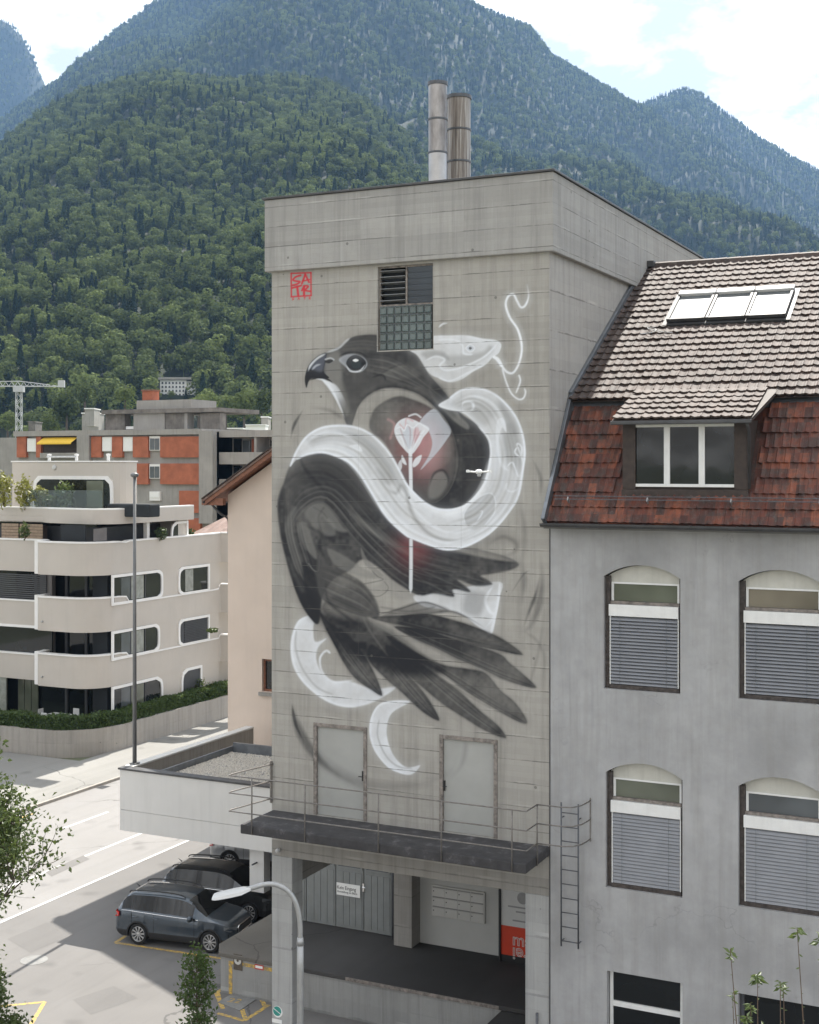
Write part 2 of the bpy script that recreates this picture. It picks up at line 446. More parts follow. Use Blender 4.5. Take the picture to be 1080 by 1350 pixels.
surf('zinc_dark', (0.07, 0.07, 0.072), 0.25, 3.0, 0.5, 0.1, 20, metal=0.3)
surf('galvanised', (0.36, 0.365, 0.365), 0.10, 7.0, 0.40, 0.05, 30, metal=0.55)
surf('pole_grey', (0.16, 0.163, 0.165), 0.15, 4.0, 0.5, 0.05, 30, metal=0.3)
surf('lamp_white', (0.52, 0.52, 0.51), 0.05, 4.0, 0.45, 0.0)
surf('wood_brown', (0.20, 0.085, 0.05), 0.3, 6.0, 0.7, 0.2, 30)
surf('wood_dark', (0.045, 0.032, 0.026), 0.35, 6.0, 0.7, 0.2, 30)
surf('frame_dark', (0.055, 0.045, 0.04), 0.6, 10.0, 0.7, 0.3, 40)
surf('shutter_slat', (0.235, 0.243, 0.262), 0.08, 3.0, 0.5, 0.0, metal=0.2)
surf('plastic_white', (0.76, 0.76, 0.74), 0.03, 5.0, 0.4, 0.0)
surf('brick_red', (0.36, 0.115, 0.06), 0.22, 1.1, 0.85, 0.2, 9)
surf('concrete_far', (0.30, 0.285, 0.265), 0.12, 0.6, 0.9, 0.1, 8, streak=0.3)
surf('concrete_rough', (0.17, 0.155, 0.14), 0.4, 0.9, 0.95, 0.3, 4, streak=0.4)
surf('render_white', (0.78, 0.77, 0.75), 0.05, 0.3, 0.8, 0.0)
surf('awning_yellow', (0.72, 0.46, 0.04), 0.06, 2.0, 0.7, 0.0)
surf('yellow_render', (0.66, 0.42, 0.10), 0.06, 0.6, 0.8, 0.0)
surf('red_render', (0.34, 0.05, 0.04), 0.06, 0.6, 0.8, 0.0)
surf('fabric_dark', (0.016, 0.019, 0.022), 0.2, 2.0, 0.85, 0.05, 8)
surf('fabric_grey', (0.15, 0.14, 0.135), 0.1, 2.0, 0.85, 0.2, 6)
surf('blind_dark', (0.045, 0.046, 0.05), 0.1, 3.0, 0.5, 0.0)
surf('curtain', (0.26, 0.27, 0.24), 0.25, 3.0, 0.85, 0.0)
surf('planter_wood', (0.27, 0.20, 0.14), 0.2, 6.0, 0.8, 0.1)
surf('rubber', (0.012, 0.012, 0.012), 0.2, 8.0, 0.85, 0.1, 60)
surf('black_plastic', (0.018, 0.018, 0.019), 0.2, 8.0, 0.55, 0.0)
surf('poster_red', (0.60, 0.055, 0.02), 0.05, 3.0, 0.4, 0.0)
surf('poster_white', (0.60, 0.60, 0.59), 0.04, 3.0, 0.4, 0.0)
surf('ink_black', (0.02, 0.02, 0.02), 0.1, 5.0, 0.5, 0.0)
surf('ink_grey', (0.30, 0.30, 0.30), 0.1, 5.0, 0.5, 0.0)
surf('ink_white', (0.75, 0.75, 0.73), 0.03, 5.0, 0.5, 0.0)
surf('sticker_teal', (0.03, 0.25, 0.21), 0.2, 15.0, 0.4, 0.0)
surf('sign_red', (0.45, 0.05, 0.04), 0.1, 8.0, 0.5, 0.0)
surf('sign_dark', (0.075, 0.06, 0.045), 0.3, 9.0, 0.5, 0.0)
surf('slot_grey', (0.24, 0.24, 0.23), 0.04, 2.0, 0.5, 0.0)
surf('mailbox', (0.52, 0.515, 0.49), 0.04, 2.0, 0.35, 0.0, metal=0.15)
surf('bark', (0.085, 0.065, 0.05), 0.35, 12.0, 0.9, 0.4, 30)
surf('stem_brown', (0.11, 0.075, 0.05), 0.3, 12.0, 0.8, 0.2, 40)
surf('crane_white', (0.45, 0.46, 0.47), 0.05, 3.0, 0.5, 0.0)
surf('flue_steel', (0.40, 0.39, 0.38), 0.18, 2.0, 0.30, 0.05, 10, metal=0.75)
plain('chrome', (0.7, 0.7, 0.7), 0.15, 1.0)
plain('alloy', (0.60, 0.60, 0.60), 0.28, 0.7)
plain('tail_red', (0.50, 0.015, 0.012), 0.18)
plain('headlamp', (0.20, 0.21, 0.22), 0.06, 0.3)
glassy('glass_dark', (0.012, 0.014, 0.015))
glassy('glass_car', (0.010, 0.011, 0.012), 0.03)
glassy('glass_green', (0.115, 0.125, 0.095), 0.10)
glassy('glass_tan', (0.20, 0.175, 0.135), 0.12)
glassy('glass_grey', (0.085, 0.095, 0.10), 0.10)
glassy('glass_louvre', (0.055, 0.068, 0.085), 0.18)
glassy('glass_block', (0.10, 0.125, 0.12), 0.16)
glassy('glass_sky', (0.30, 0.31, 0.32), 0.02, 0.9)
def flue_mat():
    s = N('flue_stained')
    col = s.ramp(s.noise(1.0, 5, 0.7, s.scale(s.pos, (14.0, 14.0, 0.5))), [(0.33, (0.42, 0.40, 0.37)), (0.52, (0.22, 0.19, 0.165)), (0.72, (0.05, 0.043, 0.04))])
    s.bump(s.noise(20, 4), 0.2, 0.01)
    return s.done(col, 0.5, 0.5)
flue_mat()
def flue_brown():
    s = N('flue_brown')
    col = s.ramp(s.noise(1.0, 4, 0.6, s.scale(s.pos, (3.0, 3.0, .9))), [(0.3, (0.16, 0.145, 0.135)), (0.7, (0.42, 0.40, 0.385))])
    return s.done(col, 0.34, 0.75)
flue_brown()
def carpaint(name, c):
    s = N(name)
    s.b.inputs['Coat Weight'].default_value = 1.0; s.b.inputs['Coat Roughness'].default_value = 0.04
    fl = s.noise(900, 1)
    dust = s.noise(3.0, 4)
    col = s.ramp(fl, [(0.3, tuple(v * .85 for v in c)), (0.7, tuple(v * 1.2 for v in c))])
    col = s.mix(s.ramp(dust, [(0.5, 0.0), (0.8, 0.12)]), col, (0.25, 0.23, 0.2))
    return s.done(col, 0.33, 0.65)
carpaint('paint_bluegrey', (0.042, 0.058, 0.076))
carpaint('paint_black', (0.055, 0.058, 0.062))
carpaint('paint_silver', (0.30, 0.31, 0.32))

def leaf(name, c1, c2, rnd=True, trans=0.35, rough=0.5):
    """leaf: gloss on top, light through the blade; tone varies from clump to clump"""
    s = N(name)
    if rnd:
        oi = s.n.new('ShaderNodeObjectInfo'); f = s.math('ADD', s.math('ADD', s.math('MULTIPLY', oi.outputs['Random'], 0.50), s.math('MULTIPLY', s.noise(0.35, 3), 0.25)), s.math('MULTIPLY', s.math('SUBTRACT', s.noise(0.008, 5, .65), .12), 0.33))
    else:
        f = s.noise(2.5, 4, 0.6)
    col = s.ramp(f, [(0.15, c1), (0.85, c2)])
    s.done(col, rough, 0, .15 if rough > .9 else None)
    tr = s.n.new('ShaderNodeBsdfTranslucent'); s.l.new(s.mix(0.6, col, (0.15, 0.19, 0.05)), tr.inputs[0])
    mx = s.n.new('ShaderNodeMixShader'); mx.inputs[0].default_value = trans
    s.l.new(s.b.outputs[0], mx.inputs[1]); s.l.new(tr.outputs[0], mx.inputs[2]); s.l.new(mx.outputs[0], s.out.inputs[0])
    return s.m
leaf('leaf_broad', (0.011, 0.021, 0.012), (0.165, 0.205, 0.070), rough=.95, trans=.25)
leaf('leaf_conifer', (0.007, 0.018, 0.013), (0.018, 0.036, 0.022), trans=0.12, rough=.95)
leaf('leaf_near', (0.045, 0.075, 0.022), (0.105, 0.145, 0.045), rnd=False)
leaf('leaf_hedge', (0.035, 0.070, 0.018), (0.085, 0.135, 0.035), rnd=False)
leaf('leaf_yellow', (0.20, 0.20, 0.04), (0.34, 0.32, 0.08), rnd=False)
leaf('leaf_sapling', (0.018, 0.040, 0.016), (0.045, 0.075, 0.028), rnd=False, trans=0.2)
leaf('grass', (0.09, 0.13, 0.035), (0.14, 0.17, 0.05), rnd=False)
# ------------------------------------------------------------------ wooded hills and mountains
def lerp_table(tab):
    xs = [t[0] for t in tab]; ys = [t[1] for t in tab]
    return lambda x: float(np.interp(x, xs, ys))
class Hill:
    """terrain built outwards from the valley: columns fan out, rows climb from the foot to the crest and drop behind it"""
    def __init__(s, crest, d0, d1, z0, power, amp, fs, pxr, foot=None, seed=0):
        s.crest, s.d0, s.d1, s.z0, s.p, s.amp, s.fs, s.pxr, s.seed = lerp_table(crest), d0, d1, z0, power, amp, fs, pxr, seed
        s.footf = foot
    def point(s, px, t):
        d1 = s.d1(px) if callable(s.d1) else s.d1
        d0 = s.d0(px) if callable(s.d0) else s.d0
        d = d0 + (d1 - d0) * t
        zc = CAMZ + (YH - s.crest(px)) / FPX * d1
        if t <= 1: z = s.z0 + (zc - s.z0) * (t ** s.p)
        else: z = zc - (t - 1) * (d1 - d0) * .5
        q = at_depth(px, YH, d)
        w = min(1, t * 4) * (1 - .9 * min(1, max(0, (t - .8) / .2)) if t <= 1 else .1)
        n = mnoise.fractal(Vector((q.x * s.fs, q.y * s.fs, s.seed)), 1.0, 2.1, 4)
        return Vector((q.x, q.y, z + n * s.amp * w))
    def mesh(s, name, nx, nt, mat='terrain_forest'):
        vs, fs = [], []
        for j in range(nt + 1):
            t = 1.25 * j / nt
            for i in range(nx + 1): vs.append(s.point(s.pxr[0] + (s.pxr[1] - s.pxr[0]) * i / nx, t))
        for j in range(nt):
            for i in range(nx):
                a = j * (nx + 1) + i; fs.append((a, a + 1, a + nx + 2, a + nx + 1))
        mb = MB(); mb.v = [tuple(v) for v in vs]; mb.f = fs
        return struct(mb.build(name, mat, None, smooth=True, fix=False))
    def scatter(s, spacing, tmax, pxa, pxb, keep=None):
        out = []; rr = random.Random(s.seed + 5)
        t = 0.0
        while t < tmax:
            d1 = s.d1(540) if callable(s.d1) else s.d1; d0 = s.d0(540) if callable(s.d0) else s.d0
            d = d0 + (d1 - d0) * t; sp = spacing
            n = int((pxb - pxa) / FPX * d / sp)
            for i in range(n):
                px = pxa + (pxb - pxa) * (i + rr.random()) / n; tt = t + (rr.random() - .5) * sp / (d1 - d0) * 1.2
                if tt < 0.0: continue
                p = s.point(px, tt)
                if keep is None or keep(px, tt, p): out.append((p, rr.random(), rr.random(), rr.random()))
            t += sp / (d1 - d0)
        return out
surf('terrain_forest', (0.016, 0.024, 0.012), 0.35, 0.02, 0.95, 0)
surf('rock', (0.25, 0.24, 0.22), 0.3, 0.05, 0.95, 0)
hillA = Hill([(-500, 330), (-200, 260), (0, 196), (60, 152), (110, 127), (170, 112), (215, 106), (290, 114), (380, 108), (430, 117), (480, 140), (530, 180), (560, 212), (620, 262), (700, 330), (800, 420), (900, 480)], 430, 1400, 14.0, .92, 26, .0055, (-420, 900), seed=1)
hillB = Hill([(-600, 330), (-200, 250), (0, 186), (40, 148), (90, 95), (140, 50), (200, 4), (280, -60), (380, -110), (460, -115), (560, -55), (612, 2), (660, 20), (700, 36), (728, 76), (780, 110), (820, 136), (860, 172), (905, 215), (980, 270), (1100, 330), (1300, 380)], 900, 3100, 16.0, .95, 120, .0022, (-500, 1500), seed=2)
hillE = Hill([(400, 300), (700, 250), (780, 200), (830, 152), (860, 136), (885, 126), (905, 120), (925, 126), (960, 154), (1000, 184), (1040, 207), (1080, 228), (1200, 280), (1500, 400)], 1500, 3500, 30.0, 1.0, 100, .0025, (500, 1600), seed=3)
hillC = Hill([(560, 420), (640, 330), (700, 232), (740, 205), (800, 222), (860, 262), (930, 308), (1000, 338), (1080, 372), (1300, 440)], 650, 1900, 14.0, .95, 50, .004, (540, 1500), seed=6)
hillD = Hill([(-900, 120), (-300, 60), (-60, 20), (0, 24), (22, 40), (40, 66), (60, 120), (85, 150), (200, 160), (300, 180)], 3250, 3900, 60.0, 1.0, 60, .0022, (-900, 400), seed=4)
hillA.mesh('wooded_hill', 120, 60); hillB.mesh('mountain', 150, 90); hillE.mesh('mountain', 80, 60); hillC.mesh('wooded_hill', 70, 50); hillD.mesh('mountain', 70, 40)

# tree prototypes (kept out of the scene, used only as the forest's instances)
PROTO = bpy.data.collections.new('forest_trees')
def crown_mesh(kind, seed, nq, qs):
    rs_ = np.random.RandomState(seed); P = []; Nn = []
    if kind == 'broad':
        lobes = [(np.array([rs_.uniform(-2.6, 2.6), rs_.uniform(-2.6, 2.6), rs_.uniform(4.5, 10.5)]), rs_.uniform(1.7, 3.0)) for _ in range(9)] + [(np.array([0, 0, 8.0]), 3.4)]
        for c, r in lobes:
            k = int(nq * r * r / sum(q * q for _, q in lobes))
            v = rs_.normal(size=(k, 3)); v /= np.linalg.norm(v, axis=1)[:, None]
            P.append(c + v * r * rs_.uniform(.8, 1.08, k)[:, None] * np.array([1, 1, .85])); Nn.append(v)
    else:
        k = nq; h = rs_.uniform(0, 1, k) ** .8; a = rs_.uniform(0, 6.283, k)
        tier = np.floor(h * 11) / 11; r = (1 - tier) * 3.1 * (1 - .35 * ((h * 11) % 1)) + .1
        v = np.stack([np.cos(a), np.sin(a), np.full(k, .35)], 1)
        P.append(np.stack([np.cos(a) * r, np.sin(a) * r, 1.5 + h * 15.5], 1) * 1.0); Nn.append(v / np.linalg.norm(v, axis=1)[:, None])
    P = np.concatenate(P); Nn = np.concatenate(Nn); n = len(P)
    nn = Nn + rs_.normal(size=(n, 3)) * .45; nn /= np.linalg.norm(nn, axis=1)[:, None]
    a = np.cross(nn, rs_.normal(size=(n, 3))); a /= np.linalg.norm(a, axis=1)[:, None]; b = np.cross(nn, a)
    s = qs * rs_.uniform(.6, 1.3, n)[:, None]
    V = np.stack([P - a * s, P - b * s * .8 , P + a * s, P + b * s * .8], 1)
    m = MB(); m.v = [tuple(x) for x in V.reshape(-1, 3)]; m.f = [(4 * i, 4 * i + 1, 4 * i + 2, 4 * i + 3) for i in range(n)]
    m.tube([(0, 0, -2), (0, 0, 6 if kind == 'broad' else 12)], [.35, .15], 5, False)
    return m
def proto(name, kind, seed, nq, qs, mat):
    m = crown_mesh(kind, seed, nq, qs)
    me = bpy.data.meshes.new(name); me.from_pydata(m.v, [], m.f); me.materials.append(MATS[mat])
    o = bpy.data.objects.new(name, me); PROTO.objects.link(o); return o
for k in range(6): proto('a%d_broad' % k, 'broad', k, 520, .62, 'leaf_broad')
for k in range(3): proto('b%d_conifer' % k, 'fir', 20 + k, 420, .58, 'leaf_conifer')
NPB, NPC = 6, 3

def forest(name, pts, conifer, smin, smax, label):
    n = len(pts)
    co = np.array([tuple(p[0]) for p in pts], np.float32)
    me = bpy.data.meshes.new(name); me.vertices.add(n); me.vertices.foreach_set('co', co.ravel())
    idx = np.zeros(n, np.int32); sc = np.zeros(n, np.float32); rot = np.zeros(n, np.float32)
    for i, (p, a, b, c) in enumerate(pts):
        f = conifer(p) if callable(conifer) else conifer
        nzv = mnoise.noise(Vector((p.x * .012, p.y * .012, 3))) * .5 + .5
        idx[i] = NPB + int(b * NPC * .999) if a < f * (.3 + 1.4 * nzv) else int(b * NPB * .999)
        sc[i] = (smin + (smax - smin) * c) * (.82 if idx[i] >= NPB else 1.0); rot[i] = a * 37.0
    for nm, tp, arr in (('idx', 'INT', idx), ('scl', 'FLOAT', sc), ('rot', 'FLOAT', rot)):
        at = me.attributes.new(nm, tp, 'POINT'); at.data.foreach_set('value', arr)
    me.update()
    o = bpy.data.objects.new(name, me); COL.objects.link(o)
    ng = bpy.data.node_groups.new(name + '_nodes', 'GeometryNodeTree')
    ng.interface.new_socket('Geometry', in_out='INPUT', socket_type='NodeSocketGeometry'); ng.interface.new_socket('Geometry', in_out='OUTPUT', socket_type='NodeSocketGeometry')
    gi, go = ng.nodes.new('NodeGroupInput'), ng.nodes.new('NodeGroupOutput')
    ci = ng.nodes.new('GeometryNodeCollectionInfo'); ci.inputs['Collection'].default_value = PROTO
    ci.inputs['Separate Children'].default_value = True; ci.inputs['Reset Children'].default_value = True
    io = ng.nodes.new('GeometryNodeInstanceOnPoints'); io.inputs['Pick Instance'].default_value = True
    def named(nm, tp):
        x = ng.nodes.new('GeometryNodeInputNamedAttribute'); x.data_type = tp; x.inputs['Name'].default_value = nm
        return [q for q in x.outputs if q.enabled and q.name == 'Attribute'][0]
    cx = ng.nodes.new('ShaderNodeCombineXYZ'); ng.links.new(named('rot', 'FLOAT'), cx.inputs[2])
    ng.links.new(gi.outputs[0], io.inputs['Points']); ng.links.new(ci.outputs[0], io.inputs['Instance'])
    ng.links.new(named('idx', 'INT'), io.inputs['Instance Index']); ng.links.new(cx.outputs[0], io.inputs['Rotation'])
    ng.links.new(named('scl', 'FLOAT'), io.inputs['Scale']); ng.links.new(io.outputs[0], go.inputs[0])
    md = o.modifiers.new('trees', 'NODES'); md.node_group = ng
    tag(o, label, 'forest', kind='stuff'); return o
clear = [(90, 130, .0, .05)]
def keepA(px, t, p):
    # meadow strip and building plots at the foot
    if t < .062 and 206 < px < 262: return False
    return True
forest('forest', hillA.scatter(5.9, 1.04, -60, 640, keepA), .24, .42, 1.08, 'dense mixed forest covering the hill behind the town')
forest('forest', hillC.scatter(8.0, 1.04, 600, 1150), .3, .5, 1.15, 'mixed forest on the spur beyond the tiled roof')
forest('forest', hillB.scatter(8.5, 1.03, -40, 1130, lambda px, t, p: px > 540 or t > .33), .42, .75, 1.25, 'dark forest covering the high mountain')
forest('forest', hillD.scatter(9.0, 1.03, -40, 120), .5, .75, 1.2, 'dark forest on the far steep ridge to the left')
forest('forest', hillE.scatter(9.0, 1.03, 780, 1130, lambda px, t, p: t > .3), .6, .75, 1.2, 'dark forest on the pointed peak to the right')

# ------------------------------------------------------------------ buildings on the hill foot
def on_hill(px, t): return hillA.point(px, t)
def hill_depth(px, py):
    lo = 0.0
    for i in range(400):
        t = i / 400
        p = hillA.point(px, t); d = (p.x - CAMX) * -SA + (p.y - CAMY) * CA
        if CAMZ + (YH - py) / FPX * d <= p.z: return d
    return 700
dW = hill_depth(235, 524)
w0, w1 = at_depth(211, 522, dW), at_depth(257, 524, dW - 2)
wh = thing('white_block', 'white multi-storey block with rows of windows on the wooded slope', 'building', ((w0.x + w1.x) / 2, (w0.y + w1.y) / 2, w0.z - 3))
Rv = Vector((CA, SA, 0)); Fv = Vector((-SA, CA, 0))
def obl(name, pxa, pxb, ya, yb, mat, f0, f1, d, parent):
    a, b = at_depth(pxa, ya, d), at_depth(pxb, yb, d)
    c = (a + b) / 2; hwid = (pxb - pxa) / FPX * d / 2; hh = (yb - ya) / FPX * d / 2
    return MB().obox(c + Fv * (f0 + f1) / 2, Rv * hwid, Fv * (f1 - f0) / 2, Vector((0, 0, hh))).build(name, mat, parent)
obl('wall', 211, 246, 501, 528, 'render_white', 0, 14, dW, wh)
obl('wall', 246.2, 257, 502, 528, 'render_white', 1.0, 14, dW, wh)
obl('roof', 209, 258.5, 497.5, 500.6, 'concrete_far', -1, 15, dW, wh)
for i in range(7):
    for j in range(4):
        if 214 + i * 4.6 < 245: obl('window', 213.2 + i * 4.6, 215.4 + i * 4.6, 503.5 + j * 5.2, 506.3 + j * 5.2, 'glass_grey', -.25, -.02, dW, wh)
for i in range(2):
    for j in range(4): obl('window', 248.5 + i * 4.4, 250.6 + i * 4.4, 504.2 + j * 5.2, 507 + j * 5.2, 'glass_grey', .75, .98, dW, wh)
for k, (px, py, w_, h_, lab, m_) in enumerate(((152, 527, 9, 9, 'small cream house half hidden by trees below the forest', 'render_white'), (118, 540, 12, 4, 'low white roofed shed at the foot of the forest', 'concrete_far'), (119, 550, 22, 12, 'grey concrete garden wall and shed below the low white roof', 'concrete_far'), (42, 561, 9, 11, 'small dark roofed hut rising behind the brick block', 'concrete_rough'), (337, 563, 26, 7, 'pale flat roofed house behind the balcony wing', 'render_white'), (349, 556, 9, 14, 'pale stair tower on the flat roofed house', 'concrete_far'), (310, 566, 20, 4, 'long pale flat roof beyond the balcony wing', 'render_white'))):
    dd = (300 if px < 200 else 260) + k * 9
    if px in (152,): dd = hill_depth(152, 531) - 2
    t_ = thing('small_house', lab, 'house', tuple(at_depth(px, py + h_ / 2, dd)))
    obl('wall', px - w_ / 2, px + w_ / 2, py - h_ / 2 + 1.5, py + h_ / 2 + (20 if dd < 400 else 2), m_, 0, 6, dd, t_)
    obl('roof', px - w_ / 2 - .6, px + w_ / 2 + .6, py - h_ / 2, py - h_ / 2 + 1.4, 'concrete_rough' if k in (0, 3) else 'render_white', -.4, 6.4, dd, t_)

# single trees that stand apart at the foot of the hill
rs_t = random.Random(12)
BM = [bpy.data.meshes.new('x') for _ in range(0)]
def single_tree(px, py_base, d, h, seed, label, mat='leaf_broad', kind='broad'):
    b = at_depth(px, py_base, d)
    t = thing('broadleaf_tree' if kind == 'broad' else 'conifer_tree', label, 'tree', tuple(b), 'trees at the foot of the hill')
    m = crown_mesh(kind, seed, 900, .48)
    k = h / (12.5 if kind == 'broad' else 17.0)
    nt = 12
    me = MB(); me.v = [tuple(Vector(v) * k + b) for v in m.v[:-10]]; me.f = m.f[:-5]
    me.build('crown', mat, t, fix=False)
    MB().tube([b - Vector((0, 0, 2)), b + Vector((0, 0, h * .5))], [.4, .2], 6).build('trunk', 'bark', t)
where = ['beside the white block', 'left of nothing']
specs = [(165, 540, 11, 'broad', 'rounded dark tree right behind the brick chimney'), (88, 566, 17, 'broad', 'wide dark green tree behind the recessed balcony'), (66, 572, 12, 'broad', 'pale green bushy tree behind the roof edge beside the crane'), (112, 530, 10, 'broad', 'light green tree above the low white shed'), (226, 524, 4.2, 'broad', 'round tree before the white block'), (245, 523, 4.5, 'fir', 'small dark conifer before the white block'), (273, 548, 14, 'broad', 'tall pointed tree right of the white block'), (298, 556, 15, 'broad', 'full green tree above the balcony wing'), (322, 560, 16, 'broad', 'tall leafy tree above the balcony wing beside the tower'), (345, 556, 14, 'broad', 'dark rounded tree next to the tower edge'), (200, 535, 8, 'broad', 'light tree left of the white block'), (10, 574, 13, 'broad', 'bushy tree under the crane jib'), (140, 552, 9, 'fir', 'dark conifer left of the bare roof structure'), (262, 548, 11, 'broad', 'slim tree between white block and tall pointed tree')]
for i, (px, py, h, kd, lab) in enumerate(specs):
    d = 330 + (i % 4) * 14 if px not in (226, 245, 200) else dW - 6
    single_tree(px, py + 6, d, h * (.68 if d < 400 else 1), 40 + i, lab, 'leaf_broad' if kd == 'broad' else 'leaf_conifer', kd)
# ------------------------------------------------------------------ the concrete tower
TW = 7.72                      # width
TZ = 22.43                     # top
SLAB_T, SLAB_B = 6.42, 6.18
DOCKZ = 1.2

def holed(x0, x1, z0, z1, holes, yf, depth):
    """wall face at Y=yf over x0..x1, z0..z1 with holes (xa, xb, za, zspring, rise); reveals run back by depth"""
    mb = MB(); xs = {x0, x1}
    def arch(h, x):
        xa, xb, za, zs, rise = h
        if rise <= 0: return zs
        w = (xb - xa) / 2; rad = (w * w + rise * rise) / (2 * rise); cx = (xa + xb) / 2
        return zs + math.sqrt(max(0, rad * rad - (x - cx) ** 2)) - (rad - rise)
    for h in holes:
        n = 14 if h[4] > 0 else 1
        for i in range(n + 1): xs.add(h[0] + (h[1] - h[0]) * i / n)
    xs = sorted(xs)
    for a, b in zip(xs[:-1], xs[1:]):
        m = (a + b) / 2; ca = cb = z0
        for h in sorted([h for h in holes if h[0] < m < h[1]], key=lambda h: h[2]):
            mb.quad((a, yf, ca), (b, yf, cb), (b, yf, h[2]), (a, yf, h[2]))
            ca, cb = arch(h, a), arch(h, b)
            mb.quad((a, yf, ca), (b, yf, cb), (b, yf + depth, cb), (a, yf + depth, ca))
        mb.quad((a, yf, ca), (b, yf, cb), (b, yf, z1), (a, yf, z1))
    for xa, xb, za, zs, rise in holes:
        mb.quad((xa, yf, za), (xa, yf, zs), (xa, yf + depth, zs), (xa, yf + depth, za))
        mb.quad((xb, yf, za), (xb, yf + depth, za), (xb, yf + depth, zs), (xb, yf, zs))
        mb.quad((xa, yf, za), (xa, yf + depth, za), (xb, yf + depth, za), (xb, yf, za))
    return mb

tower = thing('concrete_tower', 'tall raw concrete tower with black bird and white serpent mural', 'tower', (-3.86, 8, 0))
# louvre and glass block window hole, two painted doors
WX0, WZT = onY(498, 351, 0)[0], onY(498, 351, 0)[1]
WX1 = onY(571, 347, 0)[0]; WZB = onY(535, 461, 0)[1]
WZT = onY(535, 349, 0)[1]; WZM = onY(535, 401, 0)[1]
D1 = (onY(415, 955, 0)[0], onY(483, 960, 0)[0], SLAB_T + 0.02, onY(450, 957, 0)[1])
D2 = (onY(581, 970, 0)[0], onY(655, 977, 0)[0], SLAB_T + 0.02, onY(618, 973, 0)[1])
WZ1 = 20.55                   # underside of the cornice
front = holed(-TW, 0, SLAB_B - 0.55, WZ1 + 0.1, [(WX0, WX1, WZB, WZT, 0), (*D1, 0), (*D2, 0)], 0.0, 0.22)
front.build('front_wall', 'concrete_front', tower)
sw = MB()
sw.quad((0, 0, 3), (0, 16.0, 3), (0, 16.0, WZ1 + 0.1), (0, 0, WZ1 + 0.1))
sw.quad((-TW, 0, SLAB_B - 0.55), (-TW, 16.0, SLAB_B - 0.55), (-TW, 16.0, WZ1 + 0.1), (-TW, 0, WZ1 + 0.1))
sw.quad((-TW, 16.0, 0), (0, 16.0, 0), (0, 16.0, WZ1 + 0.1), (-TW, 16.0, WZ1 + 0.1))
sw.build('side_wall', 'concrete_side', tower)
# cornice: a thick band 0.2 m proud, with metal capping; its left part seen from the front
E = 0.14
cb = MB()
cb.box(-TW - E, E, -E, 16.0 + E, WZ1, TZ)
cb.build('cornice', 'concrete_cornice', tower, bevel=0.02)
cp = MB()
cp.box(-TW - E - 0.05, E + 0.05, -E - 0.05, 16.05 + E, TZ + 0.003, TZ + 0.06)
cap = cp.build('roof_capping', 'zinc_dark', tower, bevel=0.01)
dg = MB()
dg.box(-0.035, 0.012, -0.014, 0.02, SLAB_T + .9, WZ1 - 0.004)

# window: upper half two louvre leaves, lower half glass blocks
win = MB()
fr = 0.045
win.box(WX0, WX0 + fr, 0.08, 0.16, WZB, WZT).box(WX1 - fr, WX1, 0.08, 0.16, WZB, WZT)
win.box(WX0 + fr, WX1 - fr, 0.08, 0.16, WZT - fr, WZT).box(WX0 + fr, WX1 - fr, 0.08, 0.16, WZM - fr / 2, WZM + fr / 2)
wm = (WX0 + WX1) / 2
win.box(wm - fr / 2, wm + fr / 2, 0.08, 0.16, WZM + fr / 2, WZT - fr)
wino = win.build('louvre_window', 'door_frame_worn', tower)
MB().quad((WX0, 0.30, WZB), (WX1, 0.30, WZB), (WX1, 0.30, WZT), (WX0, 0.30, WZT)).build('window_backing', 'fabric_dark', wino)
nl = 6
lz0, lz1 = WZM + fr / 2 + 0.01, WZT - fr - 0.01
for leafi, (xa, xb, tilt) in enumerate(((WX0 + fr + 0.005, wm - fr / 2 - 0.005, 78), (wm + fr / 2 + 0.005, WX1 - fr - 0.005, 14))):
    for i in range(nl):
        h = (lz1 - lz0) / nl; zc = lz0 + h * (i + 0.5); q = math.radians(tilt)
        L = h * 0.56
        m = MB(); m.obox(((xa + xb) / 2, 0.12, zc), ((xb - xa) / 2, 0, 0), (0, math.cos(q) * 0.004, math.sin(q) * 0.004 if tilt < 45 else 0.004), (0, -math.sin(q) * L, math.cos(q) * L))
        m.build('louvre_blade', 'glass_louvre' if leafi else 'galvanised', wino)
NBX, NBZ = 7, 5
bw, bh = (WX1 - WX0 - 2 * fr) / NBX, (WZM - fr / 2 - WZB) / NBZ
blk = MB()
def pillow(mb, w, h):
    a = [(-w, 0, -h), (w, 0, -h), (w, 0, h), (-w, 0, h)]
    b = [(-w * .86, -.02, -h * .86), (w * .86, -.02, -h * .86), (w * .86, -.02, h * .86), (-w * .86, -.02, h * .86)]
    c = [(-w * .62, .0, -h * .62), (w * .62, .0, -h * .62), (w * .62, .0, h * .62), (-w * .62, .0, h * .62)]
    fs = []
    for o in (0, 4):
        fs += [(o + i, o + (i + 1) % 4, o + 4 + (i + 1) % 4, o + 4 + i) for i in range(4)]
    fs.append((8, 9, 10, 11))
    mb.add(a + b + c, fs)
pillow(blk, bw * 0.44, bh * 0.44)
pm = None
for i in range(NBX):
    for j in range(NBZ):
        if pm is None:
            o = blk.build('glass_block', 'glass_block', wino); pm = o.data
        else:
            o = link('glass_block', pm, None, wino)
        o.location = (WX0 + fr + bw * (i + 0.5), 0.03 + R.uniform(-.004, .004), WZB + bh * (j + 0.5))
        o.rotation_euler = (R.uniform(-.03, .03), 0, R.uniform(-.03, .03))
MB().quad((WX0 + fr, 0.045, WZB), (WX1 - fr, 0.045, WZB), (WX1 - fr, 0.045, WZM - fr / 2), (WX0 + fr, 0.045, WZM - fr / 2)).build('block_mortar', 'glass_grey', wino)

